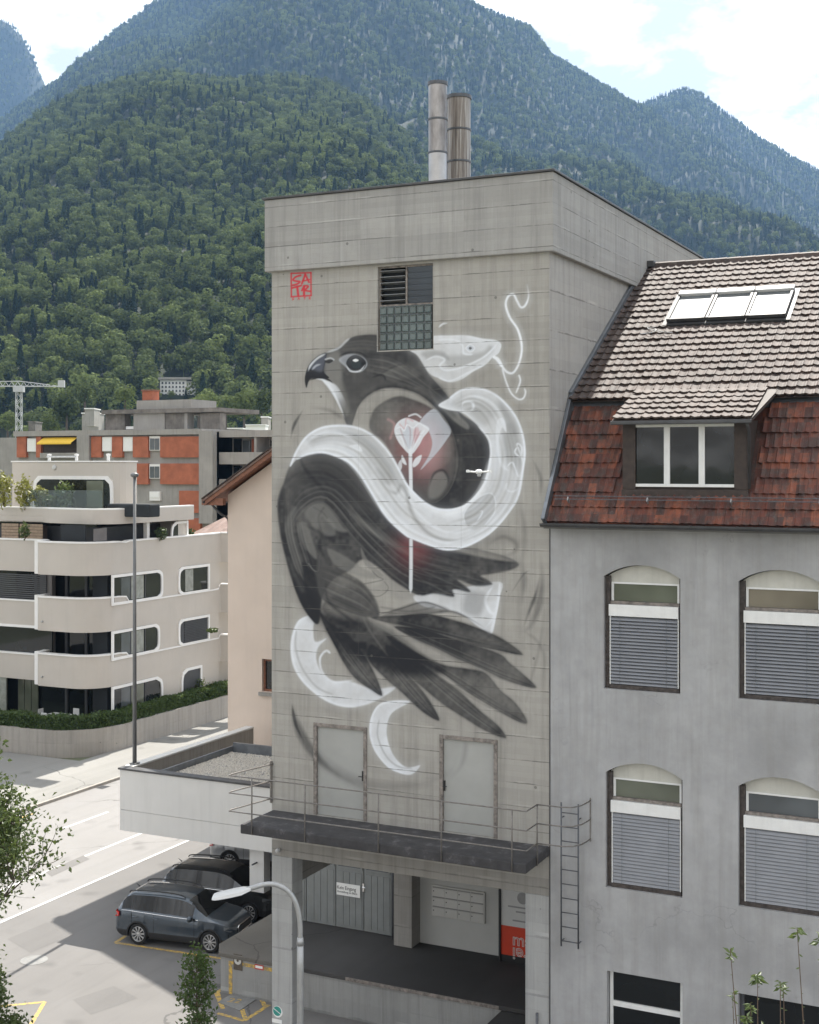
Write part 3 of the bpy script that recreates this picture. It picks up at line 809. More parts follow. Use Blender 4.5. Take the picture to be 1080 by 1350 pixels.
# painted steel doors on the balcony (the leaves take the mural's smoke strokes)
def steel_door(d, hinge_right):
    xa, xb, za, zb = d
    root = MB()
    t = 0.07
    root.box(xa - 0.02, xa + t, -0.035, 0.10, za, zb + 0.02).box(xb - t, xb + 0.02, -0.035, 0.10, za, zb + 0.02)
    root.box(xa + t, xb - t, -0.035, 0.10, zb - t, zb + 0.02)
    ro = root.build('door_frame', 'door_frame_worn', tower, bevel=0.006)
    hx = xa + t + 0.02 if hinge_right else xb - t - 0.03
    h = MB(); h.box(hx - 0.03, hx + 0.03, 0.005, 0.03, za + 1.0, za + 1.25)
    h.tube([(hx, 0.01, za + 1.12), (hx, -0.05, za + 1.12), (hx + (0.1 if hinge_right else -0.1), -0.05, za + 1.12)], 0.012, 6)
    h.build('door_handle', 'black_plastic', ro)
    return ro, (xa + t + 0.006, xb - t - 0.006, za + 0.01, zb - t - 0.006)
door1, DL1 = steel_door(D1, False)
door2, DL2 = steel_door(D2, True)

# balcony slab and railing
sl = MB(); sl.box(-7.68, 0.0, -1.58, -0.003, SLAB_B, SLAB_T)
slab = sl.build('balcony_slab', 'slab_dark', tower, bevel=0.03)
rail = MB()
RY = -1.60
rz = (7.62, 7.18, 6.72)
posts = [onY(x, 1080, RY)[0] for x in (332, 402, 499, 582, 675)]
for z in rz:
    rail_m = MB()
    pts = [(-TW + 0.02, 0.0, z), (-7.66, -0.02, z)]
    rail_m.tube([(-7.68, 0.0, z), (-8.02, -1.45, z), (-8.00, RY, z), (-0.25, RY, z), (0.02, RY, z), (0.03, -0.92, z)], 0.017, 6)
    rail_m.tube([(0.03, -0.92, z), (0.62, -0.90, z), (0.86, -0.80, z), (0.98, -0.55, z), (1.02, -0.20, z), (1.02, 0.0, z)], 0.017, 6)
    rail_m.build('rail', 'rail_steel', tower, smooth=True)
for x in posts:
    MB().tube([(x, RY, SLAB_B + 0.02), (x, RY, 7.62)], 0.019, 6).build('rail_post', 'rail_steel', tower, smooth=True)
MB().tube([(0.03, -0.92, SLAB_B + 0.02), (0.03, -0.92, 7.62)], 0.019, 6).build('rail_post', 'rail_steel', tower, smooth=True)
MB().box(1.005, 1.035, -0.03, 0.03, 6.66, 7.68).build('rail_wall_bar', 'rail_steel', tower)
wp = MB().box(-TW - 0.03, -TW + 0.02, -0.05, -0.004, 6.6, 7.7).build('rail_wall_bar', 'rail_steel', tower)

# under the balcony: columns, beam, side and back walls, ceiling
ZB = SLAB_B - 0.003
cl = MB(); cl.box(-TW, -TW + 0.62, 0.004, 0.55, 0, 5.217)
cl.build('column', 'concrete_column', tower, bevel=0.02)
cr = MB(); cr.box(-0.62, -0.004, 0.004, 1.0, 0, 5.217)
cr.build('column', 'concrete_column', tower, bevel=0.02)
MB().box(-TW + 0.004, -0.004, 0.002, 0.40, 5.22, ZB - 0.003).build('beam', 'concrete_old', tower, bevel=0.01)
BY = 6.0
MB().box(-TW, -0.0, 0.42, BY + 0.3, ZB - 0.12, ZB - 0.02).build('ceiling_slab', 'concrete_old', tower)
pier0, pier1 = onY(522, 1240, BY - .4)[0], onY(546, 1240, BY - .4)[0]
MB().box(pier0, pier1, BY - 0.55, BY + 0.1, DOCKZ, ZB - 0.12).build('pier', 'concrete_old', tower, bevel=0.02)
MB().box(-TW + .02, pier0, BY + 0.12, BY + 0.3, DOCKZ, ZB - 0.12).build('back_wall', 'garage_grey', tower)
MB().box(pier1, -0.2, BY + 0.02, BY + 0.3, DOCKZ, ZB - 0.12).build('back_wall', 'wall_white_inside', tower)
MB().box(-TW + .004, -TW + .3, 0.56, BY + 0.1, 4.3, ZB - 0.125).build('sun_block_beam', 'concrete_old', tower)  # added downstand that blocks the sun from reaching the dock floor
MB().box(-0.28, -0.01, 1.02, BY + 0.3, 0, ZB - 0.12).build('inner_side_wall', 'concrete_old', tower)
# garage door leaves
gx = [onY(p, 1200, BY)[0] for p in (357, 403, 442, 479, 516)]
gtop = DOCKZ + 3.1
for i, (a, b) in enumerate(zip(gx[:-1], gx[1:])):
    g = MB(); g.box(a + 0.012, b - 0.012, BY + 0.04, BY + 0.10, DOCKZ + 0.04, gtop)
    lf = g.build('door_leaf', 'garage_grey', tower, bevel=0.008)
    n = 4
    for j in range(n):
        xx0 = a + 0.06 + (b - a - 0.12) * j / n; xx1 = a + 0.06 + (b - a - 0.12) * (j + 1) / n
        MB().box(xx0 + 0.006, xx1 - 0.006, BY + 0.022, BY + 0.0395, DOCKZ + 0.14, gtop - 1.32).build('plank', 'garage_grey', lf, bevel=0.004)
    f = MB(); za, zb = gtop - 1.22, gtop - 0.2
    f.box(a + 0.05, b - 0.05, BY + 0.01, BY + 0.039, za, za + .05).box(a + 0.05, a + .10, BY + 0.01, BY + 0.039, za + .05, zb).box(b - .10, b - 0.05, BY + 0.01, BY + 0.039, za + .05, zb)
    f.build('pane_frame', 'garage_grey', lf)
    MB().box(a + 0.10, b - 0.10, BY + 0.026, BY + 0.0385, za + .05, zb).build('pane', 'glass_grey', lf)
h = MB(); hx = gx[3]
h.box(hx - 0.03, hx + 0.03, BY - 0.0, BY + 0.02, DOCKZ + 1.25, DOCKZ + 1.5).tube([(hx, BY, DOCKZ + 1.4), (hx, BY - 0.06, DOCKZ + 1.4), (hx + 0.11, BY - 0.06, DOCKZ + 1.4)], 0.014, 6)
h.build('door_handle', 'chrome', tower)
dp = MB(); dpx = onY(519, 1200, BY - .1)[0]
dp.tube([(dpx, BY - 0.12, DOCKZ + .02), (dpx, BY - 0.12, ZB - 0.13)], 0.05, 10)
dp.build('drain_pipe', 'ladder_steel', tower, smooth=True)

def text_obj(name, body, size, loc, mat, parent, rot=(math.radians(90), 0, 0), mirror=False, ext=0.002, align='LEFT', sx=1.0):
    c = bpy.data.curves.new(name, 'FONT'); c.body = body; c.size = size; c.extrude = ext; c.align_x = align
    c.resolution_u = 3
    o = bpy.data.objects.new(name + '_tmp', c); COL.objects.link(o)
    bpy.context.view_layer.update()
    dg_ = bpy.context.evaluated_depsgraph_get()
    me = bpy.data.meshes.new_from_object(o.evaluated_get(dg_)); bpy.data.objects.remove(o)
    m = Matrix.Diagonal((-sx if mirror else sx, 1, 1, 1)); me.transform(m)
    me.transform(Matrix.LocRotScale(Vector(loc), __import__('mathutils').Euler(rot), None))
    if mirror: me.flip_normals()
    me.materials.clear()
    return link(name, me, mat, parent)

# notice on the door
nx0, nz1 = onY(444, 1163, BY)
nx1, nz0 = onY(475, 1184, BY)
notice = MB().box(nx0, nx1, BY - 0.012, BY - 0.002, nz0, nz1).build('door_notice', 'plastic_white', None)
tag(notice, 'white notice with black lettering on the grey dock doors', 'sign')
text_obj('lettering', 'Kein Eingang', 0.155, (nx0 + 0.02, BY - 0.0145, nz1 - 0.19), 'ink_black', notice, sx=(nx1 - nx0 - .05) / 0.93)
text_obj('lettering', 'Anmeldung im Büro', 0.09, (nx0 + 0.02, BY - 0.0145, nz0 + 0.08), 'ink_black', notice, sx=(nx1 - nx0 - .05) / 0.80)

# mailbox bank 4 x 3
bx0, bz1 = onY(570, 1166, BY); bx1, bz0 = onY(640, 1208, BY)
bz1 = onY(605, 1171, BY)[1]; bz0 = onY(605, 1212, BY)[1]
mbx = thing('mailbox_bank', 'bank of twelve pale metal mailboxes on the white wall under the balcony', 'mailboxes', ((bx0 + bx1) / 2, BY, bz0))
MB().box(bx0, bx1, BY - 0.05, BY + 0.018, bz0, bz1).build('mailbox_case', 'mailbox', mbx, bevel=0.008)
for i in range(4):
    for j in range(3):
        a = bx0 + 0.03 + (bx1 - bx0 - 0.06) * i / 4; b = bx0 + 0.03 + (bx1 - bx0 - 0.06) * (i + 1) / 4
        c = bz0 + 0.03 + (bz1 - bz0 - 0.06) * j / 3; d = bz0 + 0.03 + (bz1 - bz0 - 0.06) * (j + 1) / 3
        bo = MB().box(a + .008, b - .008, BY - 0.064, BY - 0.052, c + .008, d - .055).build('mailbox_door', 'mailbox', mbx, bevel=0.004)
        MB().box(a + .008, b - .008, BY - 0.060, BY - 0.052, d - .045, d - .012).build('mail_slot', 'slot_grey', bo)
        MB().box(a + .03, a + .06, BY - 0.070, BY - 0.0645, c + .13, c + .16).build('lock', 'ink_black', bo)

# poster on the right: white top with emblem, red bottom with outlined lettering
px0 = onY(661, 1220, BY - .3)[0]; px1 = px0 + 1.75
pz1, pzm, pz0 = onY(680, 1168, BY - .3)[1], onY(678, 1222, BY - .3)[1], onY(680, 1261, BY - .3)[1]
post = thing('glass_door_poster', 'red and white poster panel with outlined lettering at the end of the dock', 'poster', (px0, BY - .3, pz0))
MB().box(px0 - 0.06, px0 - 0.003, BY - 0.36, BY, DOCKZ, ZB - 0.13).build('panel_edge', 'black_plastic', post)
MB().box(px0, px1, BY - 0.30, BY - 0.26, pzm + .003, ZB - 0.13).build('white_panel', 'poster_white', post)
MB().box(px0, px1, BY - 0.30, BY - 0.26, pz0, pzm).build('red_panel', 'poster_red', post)
def outline_text(body, size, loc, turned):
    c = bpy.data.curves.new('t', 'FONT'); c.body = body; c.size = size; c.resolution_u = 3
    c.align_x = 'RIGHT' if turned else 'LEFT'
    c.fill_mode = 'NONE'; c.bevel_depth = 0.011; c.bevel_resolution = 0
    o = bpy.data.objects.new('t', c); COL.objects.link(o); bpy.context.view_layer.update()
    me = bpy.data.meshes.new_from_object(o.evaluated_get(bpy.context.evaluated_depsgraph_get())); bpy.data.objects.remove(o)
    if turned: me.transform(Matrix.Rotation(math.pi, 4, 'Z'))
    me.transform(Matrix.LocRotScale(Vector(loc), __import__('mathutils').Euler((math.radians(90), 0, 0)), None)); me.materials.clear()
    return link('lettering', me, 'ink_white', post)
outline_text('ma', 0.50, (px0 + 0.34, BY - 0.304, pzm - 0.52), False)
outline_text('rei', 0.50, (px0 + 0.34, BY - 0.304, pzm - 0.60), True)
MB().box(px0, px1, BY - 0.29, BY - 0.27, DOCKZ, pz0 - .003).build('kick_plate', 'black_plastic', post)
em = MB(); ex, ez = px0 + .66, pzm + .85
em.lathe([(0.001, -.004), (.17, -.004), (.17, 0), (.001, 0)], (ex, BY - .302, ez), 'y', 20).build('emblem', 'ink_grey', post)
for k, (w_, z_) in enumerate(((.9, .55), (.42, .42), (.62, .16))):
    MB().box(ex - w_ / 2, ex + w_ / 2, BY - .304, BY - .3005, pzm + z_, pzm + z_ + .045).build('print_line', 'ink_grey', post)

# flues on the roof
def flue(px_a, px_b, ytop, Y, label, mats, seams):
    x0 = onY(px_a, 240, Y)[0]; x1 = onY(px_b, 240, Y)[0]
    zt = onY((px_a + px_b) / 2, ytop, Y)[1]; cx = (x0 + x1) / 2; r = (x1 - x0) / 2 * 0.985
    t = thing('flue_pipe', label, 'chimney', (cx, Y, TZ), 'flue pipes on the tower roof')
    zs = [TZ + 0.062] + [onY((px_a + px_b) / 2, s, Y)[1] for s in seams] + [zt]
    for i, (a, b) in enumerate(zip(zs[:-1], zs[1:])):
        MB().lathe([(r * .97, a + 0.012), (r * .97, b - .02), (r * 0.97, b)], (cx, Y, 0), 'z', 28).build('pipe_section', mats[i], t, smooth=True, auto=40)
        if i: MB().lathe([(r * .98, a - .03), (r * 1.03, a - .025), (r * 1.03, a + .025), (r * .98, a + .03)], (cx, Y, 0), 'z', 28).build('pipe_band', 'ladder_steel', t)
    MB().lathe([(r * 1.03, zt - .09), (r * 1.05, zt - .085), (r * 1.05, zt + .01), (r * .9, zt + .02), (r * .85, zt - .04)], (cx, Y, 0), 'z', 28).build('pipe_rim', 'ladder_steel', t)
flue(565.5, 589, 109, 4.2, 'taller bare steel flue pipe with bright lower section on tower roof', ['flue_steel', 'flue_brown', 'flue_brown'], [202, 158])
flue(590.5, 620, 127, 5.2, 'shorter thicker flue pipe with brown stained sections on tower roof', ['flue_stained', 'flue_stained', 'flue_stained'], [214, 172])
# ------------------------------------------------------------------ the mural: paint on the tower's front, mixed as soft sprayed shapes
class Canvas:
    """paint film on a plane Y=const; every point knows where it lies on the wall (u, v in drawing units)"""
    def __init__(s, xs, zs, Y):
        X, Z = np.meshgrid(xs, zs)
        dx, dy = X - CAMX, Y - CAMY
        r = dx * CA + dy * SA; d = -dx * SA + dy * CA
        s.u = 540 + FPX * r / d; s.v = YH - FPX * (Z - CAMZ) / d
        s.X, s.Z = X, Z
        rs_ = np.random.RandomState(5); s.n = np.zeros(X.shape)
        for cells, amp in ((14, .5), (45, .3), (160, .2)):
            g = rs_.rand(cells + 2, cells + 2); fu = (s.u - 340) / 400 * cells * .55; fv = (s.v - 340) / 720 * cells
            fu = np.clip(fu, 0, cells); fv = np.clip(fv, 0, cells); iu, iv = fu.astype(int), fv.astype(int); a, b = fu - iu, fv - iv
            a, b = a * a * (3 - 2 * a), b * b * (3 - 2 * b)
            s.n += amp * ((g[iv, iu] * (1 - a) + g[iv, iu + 1] * a) * (1 - b) + (g[iv + 1, iu] * (1 - a) + g[iv + 1, iu + 1] * a) * b)
        s.c = np.zeros(X.shape + (3,)); s.a = np.zeros(X.shape); s.id = np.zeros(X.shape, int)
    def _box(s, pts, m):
        lo, hi = pts.min(0) - m, pts.max(0) + m
        k = (s.u > lo[0]) & (s.u < hi[0]) & (s.v > lo[1]) & (s.v < hi[1])
        return k
    def lay(s, k, col, al, ident):
        al = np.clip(al * ((.60 + .74 * s.n[k]) if ident in (1, 2) else 1.0), 0, 1)[:, None]; col = np.broadcast_to(np.array(col, float), (al.shape[0], 3))
        a0 = s.a[k][:, None]; c0 = s.c[k]
        an = al + a0 * (1 - al)
        s.c[k] = np.where(an > 1e-5, (col * al + c0 * a0 * (1 - al)) / np.maximum(an, 1e-5), col)
        s.a[k] = an[:, 0]
        ii = s.id[k]; hit = (al[:, 0] > 0.22) | ((al[:, 0] > 0.02) & (ii == 0)); ii[hit] = ident; s.id[k] = ii
def seg_dist(u, v, P, closed):
    Q = np.roll(P, -1, 0) if closed else P[1:]; A = P if closed else P[:-1]
    best = np.full(u.shape, 1e9); tb = np.zeros(u.shape); n = len(Q)
    for i in range(n):
        ax, ay = A[i]; bx, by = Q[i]; ex, ey = bx - ax, by - ay; L = ex * ex + ey * ey + 1e-9
        t = np.clip(((u - ax) * ex + (v - ay) * ey) / L, 0, 1)
        dd = (u - ax - t * ex) ** 2 + (v - ay - t * ey) ** 2
        m = dd < best; best[m] = dd[m]; tb[m] = (i + t[m]) / n
    return np.sqrt(best), tb
def inside(u, v, P):
    r = np.zeros(u.shape, bool); n = len(P)
    for i in range(n):
        x1, y1 = P[i]; x2, y2 = P[(i + 1) % n]
        if y1 == y2: continue
        r ^= ((y1 > v) != (y2 > v)) & (u < (x2 - x1) * (v - y1) / (y2 - y1) + x1)
    return r
def fill(cv, pts, col, a=0.9, soft=1.0, ident=1, core=None, ew=8.0, grad=None, sm=5):
    """sprayed shape; a = paint at the rim, core = paint well inside; grad = (p, q, ap, aq) changes it along p->q; col may be (dark, light, p, q)"""
    P = np.array(smoothpath(pts, sm, True)) if sm else np.array(pts, float)
    spray = ident in (1, 2) and soft >= 1.0 and a > .7
    if ident == 1 and soft >= 1.0: soft *= 1.5
    if ident == 2 and soft >= 1.0: soft *= 1.3
    k = cv._box(P, soft * 3 + (14 if spray else 1))
    u, v = cv.u[k], cv.v[k]
    if u.size == 0: return
    d, _ = seg_dist(u, v, P, True); ins = inside(u, v, P); sd = np.where(ins, d, -d)
    al = np.clip((sd + soft) / (2 * soft), 0, 1); al = al * al * (3 - 2 * al)
    lev = a if core is None else core + (a - core) * np.exp(-np.maximum(sd, 0) / ew)
    if grad:
        p, q, ap, aq = grad; p, q = np.array(p, float), np.array(q, float); e = q - p
        t = np.clip(((u - p[0]) * e[0] + (v - p[1]) * e[1]) / (e @ e), 0, 1); lev = lev * (ap + (aq - ap) * t)
    if len(col) == 4:
        c0, c1, p, q = col; p, q = np.array(p, float), np.array(q, float); e = q - p
        t = np.clip(((u - p[0]) * e[0] + (v - p[1]) * e[1]) / (e @ e), 0, 1)[:, None]
        col = np.array(c0) * (1 - t) + np.array(c1) * t
    al = al * lev
    if spray: al = np.maximum(al, np.where(ins, 0, .15 * np.exp(-d / 4.5)))
    cv.lay(k, col, al, ident)
def stroke(cv, pts, w, col, a=0.8, soft=1.0, ident=1, taper=(0.1, 0.1), sm=8):
    P = np.array(smoothpath(pts, sm)); k = cv._box(P, w + soft * 3)
    u, v = cv.u[k], cv.v[k]
    if u.size == 0: return
    d, t = seg_dist(u, v, P, False)
    ww = w * np.clip(np.minimum((t + 0.02) / max(taper[0], 1e-3), (1.02 - t) / max(taper[1], 1e-3)), 0, 1)
    al = np.clip((ww / 2 - d + soft) / (2 * soft), 0, 1) * np.clip(ww / max(w, 1e-6) * 1.5, 0, 1)
    cv.lay(k, col, al * a, ident)
def blob(cv, c, rx, ry, col, a, ident=1, power=2.0, only=None):
    P = np.array([(c[0] - rx * 2, c[1] - ry * 2), (c[0] + rx * 2, c[1] + ry * 2)], float)
    k = cv._box(P, 1); u, v = cv.u[k], cv.v[k]
    if u.size == 0: return
    q = ((u - c[0]) / rx) ** 2 + ((v - c[1]) / ry) ** 2
    al = a * np.exp(-q ** (power / 2))
    if only is not None: al = al * inside(u, v, np.array(smoothpath(only, 4, True)))
    cv.lay(k, col, al, ident)

def flow(cv, A, B, n, w, cols, a, soft, ident, taper=(.3, .4), seed=0):
    """sheaf of brushed streaks between two guide curves"""
    rr = random.Random(seed); A, B = np.array(A, float), np.array(B, float)
    for i in range(n):
        t = (i + rr.uniform(.1, .9)) / n; P = A * (1 - t) + B * t
        s0 = rr.uniform(0, .25); m = len(P) - 1
        P = P[int(s0 * m):]
        if len(P) > 2: stroke(cv, P, w * rr.uniform(.5, 1.4), cols[i % len(cols)], a * rr.uniform(.5, 1.2), soft, ident, taper, 5)
BLK, DK, MD, LT = (0.012, 0.013, 0.017), (0.022, 0.023, 0.027), (0.068, 0.066, 0.064), (0.215, 0.21, 0.195)
WH, WB, RED, PK = (0.76, 0.78, 0.81), (0.55, 0.58, 0.63), (0.27, 0.06, 0.065), (0.60, 0.33, 0.34)
BIRD, SNAKE, ROSE, SIGN = 1, 2, 3, 4

def paint_mural(cv):
    # ---- faint smoke round the figure
    stroke(cv, [(385, 928), (389, 948), (398, 970), (415, 995), (440, 1018), (480, 1040)], 11, DK, .55, 2.5, BIRD, (.35, .5))
    stroke(cv, [(388, 940), (397, 968), (412, 992), (436, 1012), (480, 1034), (540, 1036), (590, 1020), (606, 990)], 13, MD, .32, 5, BIRD, (.3, .5))
    stroke(cv, [(385, 928), (390, 955), (402, 980)], 4, BLK, .7, 1, BIRD, (.3, .5))
    stroke(cv, [(590, 1030), (608, 1010), (614, 985), (611, 972)], 6, MD, .3, 3, BIRD, (.6, .4))
    stroke(cv, [(712, 728), (715, 765), (710, 800), (700, 825), (688, 833)], 10, MD, .6, 2.5, BIRD, (.5, .6))
    stroke(cv, [(712, 760), (706, 785), (697, 808), (690, 828)], 5, BLK, .75, 1.5, BIRD, (.5, .6))
    stroke(cv, [(690, 832), (708, 845), (718, 870), (714, 905)], 3, MD, .35, 2, BIRD, (.3, .5))
    stroke(cv, [(718, 800), (712, 850), (702, 890), (692, 930)], 3.5, MD, .35, 2, BIRD, (.4, .6))
    stroke(cv, [(690, 740), (691, 770), (687, 800)], 9, MD, .5, 2.5, BIRD, (.5, .7))
    stroke(cv, [(685, 660), (692, 700), (690, 745)], 5, MD, .35, 3, BIRD, (.5, .4))
    stroke(cv, [(702, 605), (713, 630), (712, 655)], 5, MD, .55, 2, BIRD, (.6, .5))
    stroke(cv, [(400, 540), (388, 560), (383, 580)], 4.5, BLK, .8, 1.2, BIRD, (.5, .6))
    stroke(cv, [(410, 537), (435, 541), (452, 552)], 4, MD, .5, 2.5, BIRD, (.6, .2))
    stroke(cv, [(640, 720), (662, 708), (680, 716), (678, 728), (655, 736)], 4, MD, .5, 3, BIRD, (.4, .4))
    stroke(cv, [(604, 733), (640, 712), (665, 707), (690, 718)], 16, MD, .3, 7, BIRD, (.4, .4))
    stroke(cv, [(672, 785), (690, 758), (699, 752)], 2, MD, .5, 1, BIRD, (.5, .5))

    # ---- white serpent pieces that lie under the wing
    fill(cv, [(545, 786), (575, 780), (605, 776), (659.6, 767), (657.8, 790), (654, 814), (648.5, 836), (634, 829), (612, 812), (590, 804), (560, 800)], WH, .8, 1.3, SNAKE, .55, 7)
    stroke(cv, [(659, 768), (657, 792), (652, 816), (647, 836)], 3, WH, .95, .8, SNAKE, (.1, .1))
    stroke(cv, [(652, 770), (640, 790), (646, 806), (652, 812), (640, 828)], 4, WH, .8, 1.2, SNAKE, (.2, .3))
    fill(cv, [(616, 782), (640, 782), (638, 800), (630, 812), (610, 806)], MD, .35, 4, SNAKE)
    fill(cv, [(409, 811), (396, 818), (387, 834), (384, 855), (388, 881), (405, 905), (428, 923), (454, 932), (476, 931), (498, 923), (522, 906), (492, 908), (461, 898), (439, 898), (424, 886), (417, 868), (420, 853), (430, 842), (416, 846), (413, 831), (414, 817)], WH, .92, 1.6, SNAKE, .66, 7)
    stroke(cv, [(409, 812), (394, 820), (386, 840), (385, 862), (392, 886), (410, 908), (440, 927), (470, 932)], 3.0, WH, .95, 1.2, SNAKE)
    stroke(cv, [(391, 830), (390, 855), (399, 882), (418, 906), (440, 916)], 2.0, LT, .5, 1.5, SNAKE)
    stroke(cv, [(436, 862), (430, 858), (422, 868), (425, 886), (440, 899), (466, 897)], 2.6, WH, .8, 1.2, SNAKE)
    fill(cv, [(541, 925), (519, 924), (501, 928), (490, 944), (487, 968), (494, 990), (508, 1007), (526, 1019), (543, 1021), (554, 1009), (537, 1012), (522, 1000), (513, 982), (510, 961), (517, 940)], WH, .92, 1.2, SNAKE, .68, 5)
    stroke(cv, [(541, 925), (519, 925), (500, 930), (490, 948), (489, 970), (497, 992), (514, 1012), (535, 1020)], 2.4, WH, .95, .9, SNAKE)
    stroke(cv, [(500, 948), (498, 970), (508, 995), (524, 1010), (545, 1014)], 1.6, LT, .5, 1.2, SNAKE)

    # ---- left wing mass
    fill(cv, [(383, 613), (404, 597), (442, 598), (478, 625), (506, 672), (538, 706), (564, 716), (604, 727), (650, 737), (683, 742), (676, 751), (648, 757), (634, 760), (649, 770), (628, 773), (604, 765), (620, 780), (598, 777), (598, 787), (572, 783), (552, 785), (522, 768), (498, 748), (478, 738), (462, 752), (440, 764), (424, 790), (420, 822), (408, 814), (395, 792), (384, 762), (375, 730), (369, 700), (366, 664), (374, 636)], DK, .97, 1.6, BIRD, .92, 16)
    # lighter open areas of the wing
    fill(cv, [(386, 612), (404, 602), (432, 600), (460, 612), (482, 640), (500, 672), (470, 668), (440, 640), (410, 628), (388, 640), (376, 650)], MD, .75, 3, BIRD, .62, 10)
    fill(cv, [(384, 640), (410, 624), (446, 634), (470, 660), (452, 668), (425, 656), (402, 664), (390, 690), (384, 670)], DK, .72, 4, BIRD)
    fill(cv, [(402, 676), (412, 665), (428, 664), (440, 676), (452, 694), (458, 700), (446, 700), (434, 690), (424, 682), (418, 700), (410, 690)], LT, .62, 1.8, BIRD, .50, 5)
    fill(cv, [(421, 690), (428, 682), (440, 690), (442, 704), (432, 706), (423, 700)], LT, .5, 2, BIRD, .35)
    fill(cv, [(394, 690), (403, 690), (412, 712), (418, 734), (412, 736), (402, 722), (395, 706)], LT, .66, 1.6, BIRD, .50, 4)
    fill(cv, [(377, 690), (386, 670), (392, 672), (386, 696), (392, 722), (402, 750), (412, 775), (402, 772), (388, 742), (378, 712)], LT, .55, 1.8, BIRD, .38, 5)
    fill(cv, [(378, 735), (386, 742), (396, 764), (402, 778), (396, 780), (386, 760)], LT, .5, 1.8, BIRD)
    stroke(cv, [(452, 660), (470, 682), (500, 704), (535, 726), (570, 738), (610, 745)], 9, LT, .42, 3, BIRD, (.3, .5))
    stroke(cv, [(460, 672), (480, 692), (510, 714), (545, 734)], 4, LT, .5, 2, BIRD, (.3, .5))
    stroke(cv, [(392, 578), (398, 610), (412, 630), (440, 660), (470, 700), (498, 746)], 4.5, BLK, .8, 1.8, BIRD, (.3, .4))
    stroke(cv, [(372, 642), (392, 625), (424, 622), (450, 636), (480, 662), (508, 676)], 6, BLK, .6, 3, BIRD, (.3, .3))
    stroke(cv, [(418, 620), (438, 646), (456, 670), (462, 698)], 3, BLK, .6, 1.5, BIRD, (.3, .4))
    stroke(cv, [(398, 690), (414, 698), (424, 704), (421, 720), (432, 742)], 4, BLK, .6, 2, BIRD, (.3, .3))
    stroke(cv, [(428, 668), (420, 682), (424, 700)], 2.5, BLK, .35, 1.5, BIRD)
    stroke(cv, [(412, 668), (426, 676), (432, 684)], 1.6, BLK, .35, 1.2, BIRD)
    fill(cv, [(432, 724), (445, 728), (468, 742), (484, 752), (505, 760), (490, 762), (470, 758), (450, 750), (438, 740)], LT, .62, 1.5, BIRD, .45, 5)
    fill(cv, [(476, 722), (486, 740), (505, 758), (496, 756), (480, 742)], LT, .65, 1.0, BIRD)
    fill(cv, [(506, 762), (520, 768), (546, 786), (528, 790), (510, 782), (498, 784), (490, 778), (500, 770)], LT, .42, 3, BIRD, .25)
    stroke(cv, [(478, 770), (490, 768), (505, 764), (498, 760), (490, 752)], 1.3, BLK, .5, .8, BIRD)
    stroke(cv, [(484, 784), (500, 786), (512, 776), (506, 766)], 1.2, BLK, .45, .8, BIRD)
    for tip, base, w in (((682, 742), (545, 716), 8), ((649, 770), (545, 735), 7), ((620, 780), (530, 738), 7), ((598, 786), (520, 742), 6), ((552, 784), (488, 730), 6)):
        b, t = np.array(base, float), np.array(tip, float); n = np.array([-(t - b)[1], (t - b)[0]]); n /= np.linalg.norm(n)
        mid = b * .45 + t * .55
        fill(cv, [b - n * w * .5, mid - n * w, b * .12 + t * .88 - n * w * .7, t, b * .12 + t * .88 + n * w * .5, mid + n * w * .9, b + n * w * .5], DK, .85, 1.4, BIRD, .35, 4, (b, t, .5, 1.0))
        stroke(cv, [b, mid + n * w * .2, t], 1.6, LT, .25, 1.2, BIRD, (.4, .3))
    stroke(cv, [(560, 722), (600, 738), (640, 746), (670, 744)], 7, BLK, .5, 4, BIRD, (.3, .4))
    flow(cv, [(384, 642), (412, 624), (452, 636), (502, 690), (562, 736), (652, 746)], [(381, 716), (392, 684), (424, 664), (470, 716), (518, 762), (552, 782)], 26, 2.2, [BLK, MD, BLK, DK, LT], .42, 1.4, BIRD, (.3, .4), 1)
    flow(cv, [(388, 614), (410, 604), (440, 606), (470, 632), (500, 676)], [(378, 648), (400, 630), (436, 634), (470, 664), (512, 700)], 12, 2.4, [BLK, MD, DK], .32, 2.2, BIRD, (.3, .4), 2)
    flow(cv, [(374, 660), (374, 700), (386, 745), (404, 785)], [(398, 690), (404, 715), (414, 745), (421, 790)], 14, 1.8, [BLK, LT, BLK, MD], .42, 1.1, BIRD, (.3, .4), 3)
    flow(cv, [(560, 724), (610, 738), (660, 742)], [(520, 760), (570, 776), (615, 778)], 12, 2.0, [BLK, MD, DK], .45, 1.2, BIRD, (.3, .5), 4)
    # dark left edge feather
    fill(cv, [(366, 660), (374, 640), (378, 672), (376, 700), (386, 742), (400, 764), (412, 780), (420, 800), (419, 822), (409, 814), (396, 794), (385, 764), (376, 732), (369, 702)], BLK, .92, 1.6, BIRD, .55, 6, ((370, 660), (415, 815), .7, 1.1))
    fill(cv, [(398, 742), (412, 752), (424, 768), (424, 800), (420, 822), (410, 804), (402, 776)], BLK, .85, 2, BIRD)
    fill(cv, [(404, 726), (414, 735), (421, 742), (421, 756), (412, 750)], BLK, .85, 1.5, BIRD)
    stroke(cv, [(406, 742), (414, 752), (420, 752), (421, 738)], 1.3, LT, .6, .8, BIRD)
    # belly feathers
    fill(cv, [(418, 738), (430, 746), (450, 752), (476, 766), (492, 784), (500, 802), (498, 814), (478, 812), (452, 804), (432, 796), (420, 780)], MD, .9, 1.6, BIRD, .80, 10)
    fill(cv, [(424, 762), (448, 772), (476, 780), (494, 796), (498, 813), (470, 808), (444, 790), (428, 776)], DK, .66, 2, BIRD, .35, 6, ((440, 770), (498, 812), .4, 1.1))
